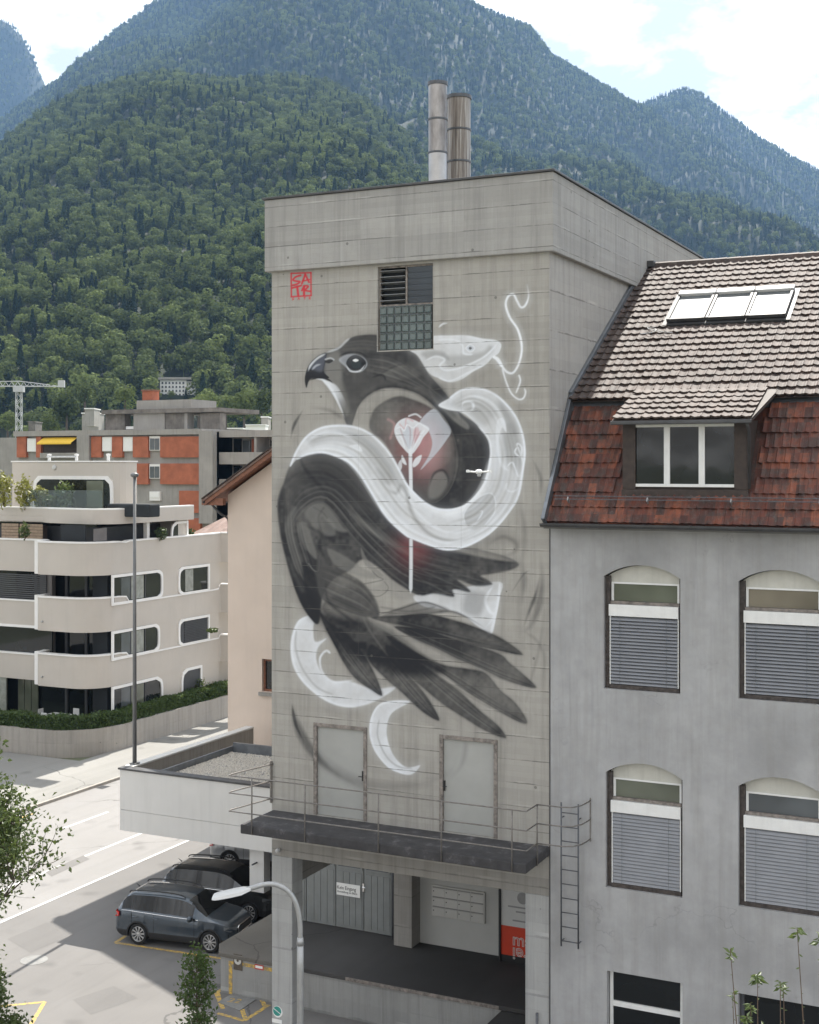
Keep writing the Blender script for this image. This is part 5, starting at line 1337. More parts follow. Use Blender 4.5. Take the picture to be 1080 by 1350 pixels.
def arc_pts(xa, xb, zs, rise, n=14):
    w = (xb - xa) / 2; rad = (w * w + rise * rise) / (2 * rise); cx = (xa + xb) / 2
    return [(xa + (xb - xa) * i / n, zs + math.sqrt(max(0, rad * rad - (xa + (xb - xa) * i / n - cx) ** 2)) - (rad - rise)) for i in range(n + 1)]
SLAT = None
def arched_window(h, glass, closed):
    global SLAT
    xa, xb, za, zs, rise = h
    yb = 0.30
    t = 0.055
    ins = 0.12
    w = MB()
    # dark worn frame against the reveal
    w.box(xa + .003, xa + ins, 0.10, yb, za + .003, zs).box(xb - .05, xb - .003, 0.10, yb, za + .003, zs).box(xa + ins, xb - .05, 0.06, yb, za + .003, za + .10)
    root = w.build('arched_window', 'frame_dark', house)
    root['label'] = 'arched window with outside blind'
    x0, x1 = xa + ins + .01, xb - .06
    # tympanum
    tp = arc_pts(xa + .02, xb - .02, zs - .02, rise)
    MB().prism([(xa + .02, zs - .14)] + tp + [(xb - .02, zs - .14)], lambda p: (p[0], 0.20, p[1]), lambda p: (p[0], 0.24, p[1])).build('arch_panel', 'cream_tympanum', root)
    zt1, zt0 = zs - .14, zs - .58
    fr = MB(); fr.box(x0, x0 + t, .17, .22, zt0, zt1).box(x1 - t, x1, .17, .22, zt0, zt1).box(x0 + t, x1 - t, .17, .22, zt1 - .04, zt1)
    fr.build('transom_frame', 'white_frame', root)
    MB().quad((x0 + t, .20, zt0), (x1 - t, .20, zt0), (x1 - t, .20, zt1 - .04), (x0 + t, .20, zt1 - .04)).build('transom_pane', glass, root)
    MB().box(x0 - .02, x1, .12, .22, zt0 - .07, zt0 - .003).build('transom_bar', 'door_frame_worn', root)
    # blind box and slats
    zb1 = zt0 - .075; zb0 = zb1 - .27
    MB().box(x0 - .03, x1, .04, .16, zb0, zb1).build('blind_box', 'white_frame', root, bevel=.006)
    MB().quad((x0, .26, za), (x1, .26, za), (x1, .26, zb1), (x0, .26, zb1)).build('pane', 'glass_dark', root)
    for xx in (x0 - .012, x1 - .022):
        MB().box(xx, xx + .022, .07, .13, za + .10, zb0 - .002).build('blind_rail', 'white_frame', root)
    n = 20; q = math.radians(58 if closed else 40); L = .062
    step = (zb0 - za - .14) / n
    for i in range(n):
        zc = zb0 - .02 - step * (i + .5)
        m = MB()
        xx0, xx1 = x0 + .014, x1 - .026
        prof = [(-L * math.cos(q), -L * math.sin(q)), (-L * .3 * math.cos(q) - .010, -L * .3 * math.sin(q) + .010), (L * .4 * math.cos(q) - .006, L * .4 * math.sin(q) + .010), (L * math.cos(q), L * math.sin(q))]
        sag = R.uniform(-.004, .004)
        vs = [(x, .10 + a, zc + b + (sag if x == xx1 else 0)) for x in (xx0, xx1) for a, b in prof]
        m.add(vs, [(j, j + 1, j + 5, j + 4) for j in range(3)])
        m.build('slat', 'shutter_slat', root, smooth=True)
    for xx in (x0 + .24, x1 - .28):
        MB().box(xx, xx + .006, .03, .036, za + .12, zb0).build('blind_cord', 'ladder_steel', root)
for i, h in enumerate(wins[:3]): arched_window(h, ['glass_green', 'glass_tan', 'glass_tan'][i], False)
for i, h in enumerate(wins2[:3]): arched_window(h, ['glass_green', 'glass_grey', 'glass_grey'][i], True)
for i, h in enumerate(wins3):
    xa, xb, za, zs, _ = h
    f = MB(); t = .075
    f.box(xa + .02, xa + .02 + t, .16, .22, za, zs).box(xb - .02 - t, xb - .02, .16, .22, za, zs).box(xa + .02 + t, xb - .02 - t, .16, .22, zs - .05, zs - .003)
    f.box(xa + .02 + t, xb - .02 - t, .15, .22, zs - .86, zs - .74)
    ro = f.build('plain_window', 'white_frame' if i == 0 else 'ladder_steel', house)
    MB().quad((xa + .09, .20, zs - .74), (xb - .09, .20, zs - .74), (xb - .09, .20, zs - .05), (xa + .09, .20, zs - .05)).build('pane', 'glass_dark', ro)
    MB().quad((xa + .09, .20, za), (xb - .09, .20, za), (xb - .09, .20, zs - .86), (xa + .09, .20, zs - .86)).build('pane', 'glass_dark', ro)

# ---- roof planes
M0, M1 = Vector((0, -0.42, 14.16)), Vector((0, 1.52, 17.05))       # mansard foot and head (Y, Z)
U0, U1 = Vector((0, 1.30, 17.08)), Vector((0, 8.22, 21.30))        # upper roof eave and ridge
roof = MB()
RX0, RX1 = 0.0, HX1 + .3
def under(a, b, dz): roof.quad((RX0 + .01, a.y, a.z - dz), (RX1, a.y, a.z - dz), (RX1, b.y, b.z - dz), (RX0 + .01, b.y, b.z - dz))
under(M0, M1, .05); under(U0, U1, .05)
roof.quad((RX0 + .01, U1.y, U1.z - .05), (RX1, U1.y, U1.z - .05), (RX1, 15.2, 17.0), (RX0 + .01, 15.2, 17.0))
roof.quad((RX0 + .01, 15.2, 17.0), (RX1, 15.2, 17.0), (RX1, 16.6, 14.1), (RX0 + .01, 16.6, 14.1))
roofo = roof.build('roof', 'tile_upper', house)
gable = MB(); gable.add([(HX1, -.02, EZ), (HX1, 1.5, 17.0), (HX1, 8.22, 21.2), (HX1, 15.2, 16.95), (HX1, 16, EZ)], [(0, 1, 2, 3, 4)])
gable.build('gable_wall', 'plaster_grey', house)

TWD = 0.25
def tile_geo(w, l, wave=True):
    """interlocking clay tile: one raised roll and a shallow trough, thick front edge; local x across, y up the slope, z off the roof"""
    xs = [-.5 * w, -.36 * w, -.20 * w, 0.0, .20 * w, .36 * w, .5 * w]
    hs = [.020, .036, .020, .004, .006, .014, .012] if wave else [.010, .016, .012, .008, .012, .016, .010]
    vs = [(x, -.56 * l, h + .048) for x, h in zip(xs, hs)] + [(x, .54 * l, h + .002) for x, h in zip(xs, hs)] + [(x, -.55 * l, h + .008) for x, h in zip(xs, hs)]
    n = len(xs); fs = [(i, i + 1, n + i + 1, n + i) for i in range(n - 1)] + [(2 * n + i, 2 * n + i + 1, i + 1, i) for i in range(n - 1)]
    return vs, fs
def tiles(a, b, rows, mat, wave, skip, owner, nobj, shared, TWD=.25, stag=0, x0=0.16, x1=HX1 + .2, near_only=6.9, jit=.009):
    e = (b - a); L = e.length; sl = e.normalized(); nrm = Vector((1, 0, 0)).cross(sl).normalized()
    l = L / rows; vs, fs = tile_geo(TWD, l, wave)
    me = bpy.data.meshes.new('tile'); me.from_pydata(vs, [], fs); me.update(); me.materials.append(MATS[mat])
    spots = []
    for r in range(rows):
        c = a + sl * (l * (r + .5))
        x = x0 + (0.5 * stag) * TWD * (r % 2)
        while x < x1:
            if not skip(x, c.y, c.z): spots.append((r, Vector((x, c.y, c.z))))
            x += TWD
    # the tiles that show largest come first: low rows, within view
    order = sorted(spots, key=lambda s_: (s_[1].x > near_only, s_[0]))
    rest = MB()
    for i, (r, p) in enumerate(order):
        q = p + nrm * R.uniform(-jit, jit); ang = R.uniform(-.02, .02); tl = R.uniform(-.02, .03)
        ux = Vector((math.cos(ang), sl.y * math.sin(ang), sl.z * math.sin(ang))); uy = (sl - Vector((math.sin(ang), 0, 0))).normalized()
        uy = (uy + nrm * tl).normalized(); uz = ux.cross(uy).normalized()
        m = Matrix((ux, uy, uz)).transposed().to_4x4(); m.translation = q
        if i < nobj and p.x < near_only:
            o = bpy.data.objects.new('tile', me); COL.objects.link(o); o.parent = owner; o.matrix_parent_inverse = world_of(owner).inverted(); o.matrix_basis = m
        else:
            rest.add([m @ Vector(v) for v in vs], fs)
    if rest.f:
        o = rest.build('tile_field', mat, owner, fix=False); o['kind'] = 'stuff'
# dormer frame numbers
DX0, DX1 = 1.80, 4.66; DZ0, DZ1 = 14.78, 16.52; DY = 0.02
sky_rects = []
def in_dormer(x, y, z): return DX0 - .16 < x < DX1 + .18 and z > 14.74
def roof_pt(px, py):
    """where the photo ray meets the upper roof plane"""
    v = ray(px, py); c = Vector((CAMX, CAMY, CAMZ)); e = U1 - U0; n = Vector((1, 0, 0)).cross(e).normalized()
    t = (U0 - c).dot(n) / v.dot(n); return c + v * t
sk = [roof_pt(x, y) for x, y in ((890, 392), (1046, 386), (888, 426), (1040, 424))]
SX0 = (sk[0].x + sk[2].x) / 2; SX1 = (sk[1].x + sk[3].x) / 2; SZ1 = (sk[0].z + sk[1].z) / 2; SZ0 = (sk[2].z + sk[3].z) / 2
def in_sky(x, y, z): return SX0 - .02 < x < SX1 + .02 and SZ0 - .10 < z < SZ1 + .06
tiles(U0, U1, 23, 'tile_upper', True, in_sky, roofo, 130, True, TWD=.225)
mans = MB().quad((RX0 + .01, M0.y, M0.z - .03), (RX1, M0.y, M0.z - .03), (RX1, M1.y, M1.z - .03), (RX0 + .01, M1.y, M1.z - .03)).build('mansard', 'tile_lower', house)
tiles(M0, M1 - Vector((0, .10, .15)), 8, 'tile_lower', True, in_dormer, mans, 190, True, TWD=.19, stag=1, x0=0.14)
# ridge tiles
for i in range(32):
    x = .2 + i * .40
    m = MB()
    prof = [(-.15, -.09), (-.11, .03), (0, .075), (.11, .03), (.15, -.09)]
    vs = [(x + dx, U1.y + a * s_, U1.z + .03 + b * s_) for dx, s_ in ((-.19, 1.0), (.225, 1.14)) for a, b in prof]
    m.add(vs, [(j, j + 1, j + 6, j + 5) for j in range(4)] + [(5, 6, 7, 8, 9)])
    m.build('ridge_tile', 'tile_upper', roofo, fix=False)
# zinc band at the break, wall flashing, gutter, snow guard
MB().obox((RX1 / 2, 1.46, 16.93), (RX1 / 2 - .01, 0, 0), (0, .08, .12), (0, -.02, .015)).build('break_flashing', 'zinc', house)
fl = MB()
for a, b in ((M0, M1), (M1 + Vector((0, 0, .08)), U1)):
    e = (b - a).normalized(); n = Vector((1, 0, 0)).cross(e).normalized()
    c = (a + b) / 2 + Vector((.05, 0, 0)) + n * .10
    fl.obox(c, (.045, 0, 0), e * ((b - a).length / 2 + .06), n * .12)
fl.build('wall_flashing', 'zinc', house, bevel=.01)
MB().box(0.03, .34, U1.y - .25, U1.y + .18, U1.z - .05, U1.z + .13).build('ridge_flashing', 'zinc_dark', house, bevel=.01)
gt = MB(); pr = []
for i in range(9):
    q = math.pi + math.pi * i / 8; pr.append((math.cos(q) * .085, math.sin(q) * .085))
for i in range(8, -1, -1):
    q = math.pi + math.pi * i / 8; pr.append((math.cos(q) * .075, math.sin(q) * .075))
gt.prism(pr, lambda p: (-0.03, -0.53 + p[0], EZ + .10 + p[1]), lambda p: (RX1, -0.53 + p[0], EZ + .10 + p[1]))
gut = gt.build('gutter', 'zinc_dark', house)
for i in range(12):
    x = .35 + i * 1.05
    MB().box(x - .012, x + .012, -.64, -.40, EZ + .095, EZ + .115).build('gutter_bracket', 'zinc_dark', gut)
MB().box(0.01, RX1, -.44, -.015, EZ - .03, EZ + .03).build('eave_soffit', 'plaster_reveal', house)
e_m = (M1 - M0).normalized(); n_m = Vector((1, 0, 0)).cross(e_m).normalized()
sg = M0 + e_m * .52 + n_m * .16
for k in (0, .09):
    MB().tube([(0.2, sg.y + e_m.y * k, sg.z + e_m.z * k), (RX1 - .1, sg.y + e_m.y * k, sg.z + e_m.z * k)], .011, 6).build('snow_guard_rail', 'ladder_steel', house)
for i in range(7):
    x = .55 + i * 1.9
    MB().obox((x, sg.y - n_m.y * .06, sg.z - n_m.z * .06), (.012, 0, 0), e_m * .05, n_m * .09).build('snow_guard_bracket', 'galvanised', house)

# ---- dormer
dor = MB()
dor.box(DX0, DX1, DY + .06, 1.9, DZ0, DZ1 - .02)
doro = dor.build('dormer', 'wood_dark', house)
MB().box(DX0 - .02, DX1 + .02, DY - .06, DY + .12, DZ0 - .10, DZ0 + .14).build('dormer_sill', 'wood_dark', doro, bevel=.01)
for x in (DX0 - .01, DX1 - .30): MB().box(x, x + .31, DY - .02, DY + .058, DZ0 + .143, DZ1 - .03).build('dormer_cheek', 'wood_dark', doro, bevel=.008)
fx0, fx1 = DX0 + .23, DX1 - .23; fz0, fz1 = DZ0 + .20, DZ1 - .10
f = MB(); t = .07
f.box(fx0, fx1, DY - .01, DY + .05, fz0, fz0 + t).box(fx0, fx1, DY - .01, DY + .05, fz1 - t, fz1)
wd = (fx1 - fx0) / 3
for i in range(4):
    xx = fx0 + wd * i; a = xx if i == 0 else xx - t * (1 if i < 3 else 1); b = xx + t if i == 0 else (xx + t if i < 3 else xx)
    f.box(a, b, DY - .01, DY + .05, fz0 + t, fz1 - t)
fo = f.build('dormer_window_frame', 'white_frame', doro, bevel=.006)
for i in range(3):
    xx = fx0 + wd * i
    MB().quad((xx + t * .9, DY + .03, fz0 + t), (xx + wd - t * .9, DY + .03, fz0 + t), (xx + wd - t * .9, DY + .03, fz1 - t), (xx + t * .9, DY + .03, fz1 - t)).build('pane', 'glass_dark', fo)
# its little roof
Q0, Q1 = Vector((0, -.42, 16.52)), Vector((0, 1.60, 17.30))
dr = MB(); dr.prism([(DX0 - .14, 0), (DX1 + .16, 0), (DX1 + .42, 1), (DX0 - .30 + .30, 1)], lambda p: (p[0], Q0.y + (Q1.y - Q0.y) * p[1], Q0.z + (Q1.z - Q0.z) * p[1] - .10), lambda p: (p[0], Q0.y + (Q1.y - Q0.y) * p[1], Q0.z + (Q1.z - Q0.z) * p[1] - .02))
dro = dr.build('dormer_roof', 'wood_dark', doro)
tiles(Q0, Q1, 6, 'tile_upper', True, lambda x, y, z: False, dro, 0, True, TWD=.225, x0=DX0 - .02, x1=DX1 + .18)
MB().box(DX0 - .16, DX1 + .18, -.50, -.40, 16.40, 16.49).build('dormer_gutter', 'zinc_dark', doro, bevel=.02)
MB().tube([(DX1 + .06, -.40, 16.40), (DX1 + .05, -.08, 16.25), (DX1 + .05, -.06, 14.95)], .035, 8).build('dormer_downpipe', 'zinc_dark', doro, smooth=True)

# ---- three roof windows
e_u = (U1 - U0).normalized(); n_u = Vector((1, 0, 0)).cross(e_u).normalized()
def upt(z): return U0 + e_u * ((z - U0.z) / e_u.z)
pa, pb = upt(SZ0), upt(SZ1); hl = (pb - pa).length / 2; cen = (pa + pb) / 2
n3 = 3; wd = (SX1 - SX0) / n3
for i in range(n3):
    xc = SX0 + wd * (i + .5); c = Vector((xc, cen.y, cen.z)) + n_u * .13
    s_ = MB(); t = .07; hw_ = wd / 2 - .012
    s_.obox(c - Vector((hw_ - t / 2, 0, 0)), (t / 2, 0, 0), e_u * hl, n_u * .05).obox(c + Vector((hw_ - t / 2, 0, 0)), (t / 2, 0, 0), e_u * hl, n_u * .05)
    s_.obox(c - e_u * (hl - t / 2), (hw_ - t, 0, 0), e_u * t / 2, n_u * .045)
    so = s_.build('roof_window', 'zinc_dark', house, bevel=.006)
    MB().obox(c + e_u * (hl - .10) + n_u * .012, (hw_, 0, 0), e_u * .12, n_u * .075).build('blind_cassette', 'lamp_white', so, bevel=.02)
    gg = c - e_u * .06
    MB().obox(gg - n_u * .01, (hw_ - t, 0, 0), e_u * (hl - .14), n_u * .008).build('pane', 'plastic_white', so)  # opaque white sheet, no clear glass
    MB().obox(c + e_u * (hl - .30) + n_u * .003, (hw_ - t, 0, 0), e_u * .085, n_u * .006).build('upper_dark_strip', 'glass_grey', so)  # darker strip across the top of the white sheet, below the cassette
MB().obox(Vector((SX0 + SX1, 2 * cen.y, 2 * cen.z)) / 2 + n_u * .03, ((SX1 - SX0) / 2 + .10, 0, 0), e_u * (hl + .10), n_u * .03).build('roof_window_flashing', 'zinc_dark', house)
# cable lying on the tiles below the roof windows
cb = [(SX0 - .1 + .25 * math.sin(i * 1.1) + i * .09, i) for i in range(8)]
pts = []
for x, i in cb:
    q = upt(SZ0 - .25 - .10 * math.cos(i * .9)); pts.append((x - .45, q.y + n_u.y * .1, q.z + n_u.z * .1))
MB().tube(smoothpath(pts, 5), .012, 5).build('cable', 'lamp_white', house)

# ---- fixed ladder between the tower and the windows
lad = thing('wall_ladder', 'dark steel fixed ladder on the grey wall beside the balcony', 'ladder', (.58, -.2, 4.19))
for x in (.37, .79): MB().tube([(x, -.22, 4.17), (x, -.22, 7.55)], .02, 8).build('ladder_rail', 'ladder_steel', lad, smooth=True)
for i in range(10):
    z = 4.30 + i * .335
    MB().tube([(.37, -.22, z), (.79, -.22, z)], .013, 6).build('rung', 'ladder_steel', lad, smooth=True)
for z in (4.28, 7.18):
    for x in (.37, .79): MB().tube([(x, -.22, z), (x, -.02, z)], .013, 6).build('wall_bracket', 'ladder_steel', lad)
vp = MB(); vx, vz = onY(908 / 2.077 + 270, 1338, -.15)
vp.tube([(vx, -.10, vz - 1.4), (vx, -.10, vz + .02)], .035, 8)
tag(vp.build('vent_pipe', 'ladder_steel', None, smooth=True), 'short dark vent pipe at the foot of the right hand column', 'pipe')
asphalt('asphalt_patch', (0.142, 0.137, 0.132), 0.15)
# ------------------------------------------------------------------ ground, street, yard
g = MB(); g.quad((-9000, -9000, -.004), (9000, -9000, -.004), (9000, 9000, -.004), (-9000, 9000, -.004))
struct(g.build('ground', 'terrain_ground'))
yd = MB(); yd.quad((-21.25, -60, 0.0), (40, -60, 0), (40, 60, 0), (-21.25, 60, 0)); struct(yd.build('yard', 'asphalt_yard'))
st = MB(); st.quad((-30.5, -80, 0.004), (-21.255, -80, .004), (-21.255, 150, .004), (-30.5, 150, .004)); struct(st.build('street', 'asphalt_street'))
pv = MB(); pv.box(-34.6, -30.62, -80, 150, -.1, .12).box(-70, -34.602, -80, 24.7, -.1, .118); pvo = struct(pv.build('pavement', 'pavement'))
kb = None
for i in range(60):
    y = -20 + i * 2.0
    o = MB().box(-30.615, -30.46, y + .006, y + 1.994, -.1, .135).build('kerb_stone', 'concrete_wall', pvo) if kb is None else link('kerb_stone', kb, None, pvo)
    if kb is None: kb = o.data
    else: o.location.y = i * 2.0
def strip(name, p, q, w, mat, z=.008):
    p, q = Vector((*p, z)), Vector((*q, z)); d = (q - p).normalized(); n = Vector((-d.y, d.x, 0)) * w / 2
    return MB().quad(p - n, q - n, q + n, p + n).build(name, mat)
struct(strip('edge_line', (-23.65, -80), (-23.65, 150), .14, 'paint_white'))
struct(strip('yard_edge_line', (-21.25, -80), (-21.25, 18), .13, 'paint_white', .009))
for i in range(24):
    y = -21.4 + i * 6.0
    struct(strip('lane_dash', (-27.1, y), (-27.1, y + 3.0), .14, 'paint_white'))
struct(strip('lane_border_line', (-29.9, 5), (-29.9, 16), .12, 'paint_yellow'))
struct(strip('bay_line', onZ(152, 1243, 0), onZ(300, 1265, 0), .13, 'paint_yellow', .004))
struct(strip('bay_line', onZ(152, 1243, 0), onZ(166, 1234, 0), .13, 'paint_yellow', .0045))
struct(strip('bay_line', onZ(0, 1327, 0), onZ(59, 1321, 0), .12, 'paint_yellow', .004))
struct(strip('bay_line', onZ(59, 1321, 0), onZ(40, 1352, 0), .12, 'paint_yellow', .0045))
for k, (pts, m_) in enumerate((([(10, 1238), (62, 1216), (98, 1232), (40, 1256)], 'asphalt_patch'), ([(96, 1318), (150, 1300), (182, 1316), (120, 1338)], 'asphalt_patch'), ([(205, 1212), (150, 1190), (170, 1182), (228, 1200)], 'asphalt_patch'), ([(60, 1150), (110, 1128), (118, 1133), (68, 1156)], 'asphalt_yard'))):
    q = [onZ(x, y, 0) for x, y in pts]; struct(MB().add([(p[0], p[1], .0085 if k == 3 else .0035) for p in q], [(0, 1, 2, 3)]).build('asphalt_patch', m_))
gx_, gy_ = onZ(150, 1040, 0)
dg_ = thing('drain_grate', 'small iron drain grate in the street beside the kerb', 'drain', (-30.2, gy_, 0))
MB().box(-30.42, -29.98, gy_ - .3, gy_ + .3, .002, .010).build('grate_frame', 'ladder_steel', dg_)
for i in range(6): MB().box(-30.40, -30.0, gy_ - .25 + i * .09, gy_ - .21 + i * .09, .0105, .016).build('grate_bar', 'black_plastic', dg_)
mh = onZ(45, 1266, 0)
m = MB().lathe([(.001, 0.0), (.42, 0.0), (.42, .006), (.36, .006), (.36, .003), (.001, .003)], (mh[0], mh[1], .003), 'z', 28).build('manhole_cover', 'concrete_dock')
tag(m, 'round steel manhole cover in the sunny asphalt yard', 'manhole cover')
# yellow keep-clear marks in front of the dock
yl = [((305, 1298), (285, 1309)), ((285, 1309), (294, 1330)), ((287, 1336), (322, 1346)), ((322, 1346), (355, 1325)), ((306, 1299), (313, 1313)), ((338, 1305), (350, 1328)), ((319, 1331), (324, 1345)), ((287, 1309), (290, 1322))]
for a, b in yl: struct(strip('bay_line', onZ(*a, 0), onZ(*b, 0), .13, 'paint_yellow', .004 + R.random() * .002))
hp = [onZ(x, y, 0) for x, y in ((287, 1322), (306, 1311), (338, 1318), (316, 1333))]
hc = MB(); hc.prism(hp, lambda p: (p[0], p[1], .004), lambda p: (p[0], p[1], .018))
hco = tag(hc.build('hatch_cover', 'concrete_dock'), 'square concrete hatch cover inside the yellow floor marks', 'hatch cover')
hcen = (sum(p[0] for p in hp) / 4, sum(p[1] for p in hp) / 4)
text_obj('floor_mark', '22', .42, (hcen[0] - .25, hcen[1] - .15, .0185), 'paint_yellow', hco, rot=(0, 0, math.radians(8)), ext=.001)

asphalt('dock_floor_lit', (0.13, 0.12, 0.105), 0.3)  # lighter tone for the lit end of the dock floor
# ------------------------------------------------------------------ loading dock under the tower and the annex
dock = thing('loading_dock', 'raised concrete loading dock running under the tower and white annex', 'loading dock', (-6, 4.5, 0))
DF = 2.8
dx0 = -11.55
poly = [(dx0, DF + .55), (dx0 + .35, DF), (-2.35, DF), (-2.34, BY + 2.0), (dx0, BY + 6.0)]
MB().prism(poly, lambda p: (p[0], p[1], -.05), lambda p: (p[0], p[1], DOCKZ - .13)).build('dock_wall', 'concrete_dock', dock)
MB().prism([(dx0 - .06, DF + .53), (dx0 + .32, DF - .06), (-9.0, DF - .06), (-11.4, 8.2), (dx0 - .06, 8.4)], lambda p: (p[0], p[1], DOCKZ - .127), lambda p: (p[0], p[1], DOCKZ - .003)).build('dock_top_lit', 'dock_floor_lit', dock, bevel=.02)  # same dock floor, this end coloured lighter as if lit from outside
poly2 = [(-8.99, DF - .06), (-2.30, DF - .06), (-.30, DF - .02), (-.30, BY + .0), (-2.34, BY + 6.0), (dx0, BY + 6.0), (dx0, 8.45), (-11.38, 8.22)]
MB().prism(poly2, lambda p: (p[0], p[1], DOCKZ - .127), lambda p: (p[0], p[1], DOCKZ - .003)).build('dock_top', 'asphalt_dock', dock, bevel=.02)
MB().box(-7.0, -2.4, DF - .075, DF - .062, DOCKZ - .12, DOCKZ - .02).build('steel_edge', 'door_frame_worn', dock)
# ramp at the right end
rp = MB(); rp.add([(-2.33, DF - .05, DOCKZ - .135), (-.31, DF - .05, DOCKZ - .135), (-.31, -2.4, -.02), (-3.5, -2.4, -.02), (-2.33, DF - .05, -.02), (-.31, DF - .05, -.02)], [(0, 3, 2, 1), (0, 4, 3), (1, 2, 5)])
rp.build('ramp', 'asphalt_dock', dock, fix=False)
for a, b in (((304.5, 1256), (304.5, 1294)),):
    xx = onY(304, 1270, DF - .004)[0]
MB().box(xx - .06, xx + .06, DF - .008, DF - .002, .01, DOCKZ - .22).build('painted_edge', 'paint_yellow', dock)
MB().box(xx + .062, xx + 2.2, DF - .008, DF - .002, DOCKZ - .30, DOCKZ - .20).build('painted_edge', 'paint_yellow', dock)
# enamel plates on the dock wall and a round sticker on the column
sx, sz = onY(314, 1268, DF)
pl = thing('wall_plate', 'dark rectangular plate with pale round emblem on the dock wall', 'sign', (sx, DF, sz))
MB().box(sx - .15, sx + .15, DF - .020, DF - .010, sz - .24, sz + .22).build('plate', 'sign_dark', pl)
MB().lathe([(.001, -.004), (.12, -.004), (.12, 0), (.001, 0)], (sx, DF - .021, sz + .04), 'y', 20).build('emblem', 'mailbox', pl)
MB().lathe([(.001, -.004), (.04, -.004), (.04, 0), (.001, 0)], (sx, DF - .026, sz + .04), 'y', 12).build('emblem_centre', 'sign_dark', pl)
sx, sz = onY(342, 1275, DF)
pl = thing('small_plate', 'small red and white enamel plate on the dock wall', 'sign', (sx, DF, sz))
MB().box(sx - .15, sx + .15, DF - .018, DF - .010, sz - .07, sz + .07).build('plate', 'sign_red', pl)
MB().box(sx - .12, sx + .12, DF - .022, DF - .0185, sz - .035, sz + .04).build('plate_field', 'ink_white', pl)
sx, sz = onY(366, 1334, 0)
pl = thing('round_sticker', 'round teal and white sticker on the left tower column', 'sticker', (sx, 0, sz))
MB().lathe([(.001, -.003), (.15, -.003), (.15, 0), (.001, 0)], (sx, .0035, sz), 'y', 24).build('sticker_rim', 'ink_white', pl)
MB().lathe([(.001, -.003), (.125, -.003), (.125, 0), (.001, 0)], (sx - .01, -.001, sz + .015), 'y', 24).build('sticker_face', 'sticker_teal', pl)
MB().obox((sx - .005, -.006, sz + .01), (.11, 0, -.06), (.004, 0, .008), (0, .001, 0)).build('sticker_stripe', 'ink_white', pl)
s2 = MB().box(sx - .17, sx + .13, -.001, .003, sz - .30, sz - .20).build('paper_notice', 'ink_white')
tag(s2, 'white paper strip below the round sticker on the column', 'notice')
# camera-like lamp on the beam corner
sx, sz = onY(369, 1120, 0)
cm = MB(); cm.lathe([(.001, -.16), (.05, -.15), (.055, -.06), (.03, 0), (.001, 0)], (sx, -.002, sz), 'y', 14)
tag(cm.build('wall_spotlight', 'lamp_white', None, smooth=True), 'small white round wall lamp at the left end of the beam', 'lamp')

# ------------------------------------------------------------------ white annex with gravel roof
AY = 7.6; AX0, AZ1 = onY(158, 1014.5, AY); AZ0 = onY(158, 1094.5, AY)[1]; AXR = onY(374, 1060, AY)[0]
annex = thing('white_annex', 'low white panelled canopy building with flat gravel roof left of tower', 'annex', (-12, 8, 0))
zm = onY(250, 1080, AY)[1]
for a, b in ((AZ0, zm - .006), (zm + .006, AZ1)):
    MB().box(AX0, AXR, AY, AY + .10, a, b).build('fascia_panel', 'white_panel', annex, bevel=.004)
MB().box(AX0 + .02, AXR, AY + .102, AY + .2, AZ0 + .02, AZ1 - .02).build('fascia_backing', 'concrete_old', annex)
AYE = 15.8
MB().box(AX0, AX0 + .10, AY + .104, AYE, AZ0, AZ1).build('fascia_panel', 'white_panel', annex)
MB().box(AX0 - .05, AXR, AY - .05, AY + .32, AZ1 + .003, AZ1 + .07).build('parapet_cap', 'zinc_dark', annex, bevel=.01)
MB().box(AX0 - .05, AX0 + .32, AY + .323, AYE, AZ1 + .003, AZ1 + .07).build('parapet_cap', 'white_panel', annex, bevel=.01)
MB().box(AX0 + .103, AX0 + .30, AY + .21, AYE, AZ0 + .3, AZ1).build('parapet', 'concrete_wall', annex)
MB().box(AX0 + .32, AXR, AY + .33, AYE, AZ1 - 1.15, AZ1 - .95).build('roof_deck', 'concrete_old', annex)
MB().box(AX0 + .1, AXR, AY + .21, AYE, AZ0 + .02, AZ0 + .14).build('soffit', 'white_panel', annex)
# raised gravel field with grey metal edging
GX0 = AX0 + 1.15
gz = AZ1 - .30
MB().box(GX0, GX0 + .06, AY + .34, 13.0, AZ1 - .95, gz + .22).build('gravel_edging', 'zinc', annex)
MB().box(GX0 + .062, AXR, 12.9, 13.02, AZ1 - .95, gz + .35).build('gravel_edging', 'zinc', annex)
MB().box(GX0 + .065, AXR, AY + .34, 12.88, AZ1 - .95, gz).build('gravel_bed', 'pavement', annex)
surf('gravel_stone', (0.50, 0.47, 0.42), 0.45, 25, 0.9, 0)
gv = MB(); oct_f = [(0, 2, 4), (2, 1, 4), (1, 3, 4), (3, 0, 4)]
for i in range(9000):
    x = R.uniform(GX0 + .1, AXR - .05); y = R.uniform(AY + .4, 12.8); s_ = R.uniform(.025, .06); q = R.uniform(0, 6.28)
    c, s2_ = math.cos(q) * s_, math.sin(q) * s_
    gv.add([(x + c, y + s2_, gz), (x - c, y - s2_, gz), (x - s2_ * .8, y + c * .8, gz), (x + s2_ * .8, y - c * .8, gz), (x + R.uniform(-.01, .01), y, gz + s_ * .8)], oct_f)
o = gv.build('gravel', 'gravel_stone', annex, fix=False); o['kind'] = 'stuff'
cxa, cxb = onY(329, 1200, 7.85)[0], onY(348, 1200, 7.85)[0]
MB().box(cxa, cxb, 7.85, 8.25, DOCKZ, AZ0 + .02).build('column', 'white_panel', annex, bevel=.01)
MB().box(cxb + .003, cxb + .55, 8.35, 8.7, DOCKZ, AZ0 + .02).build('dark_post', 'ladder_steel', annex)
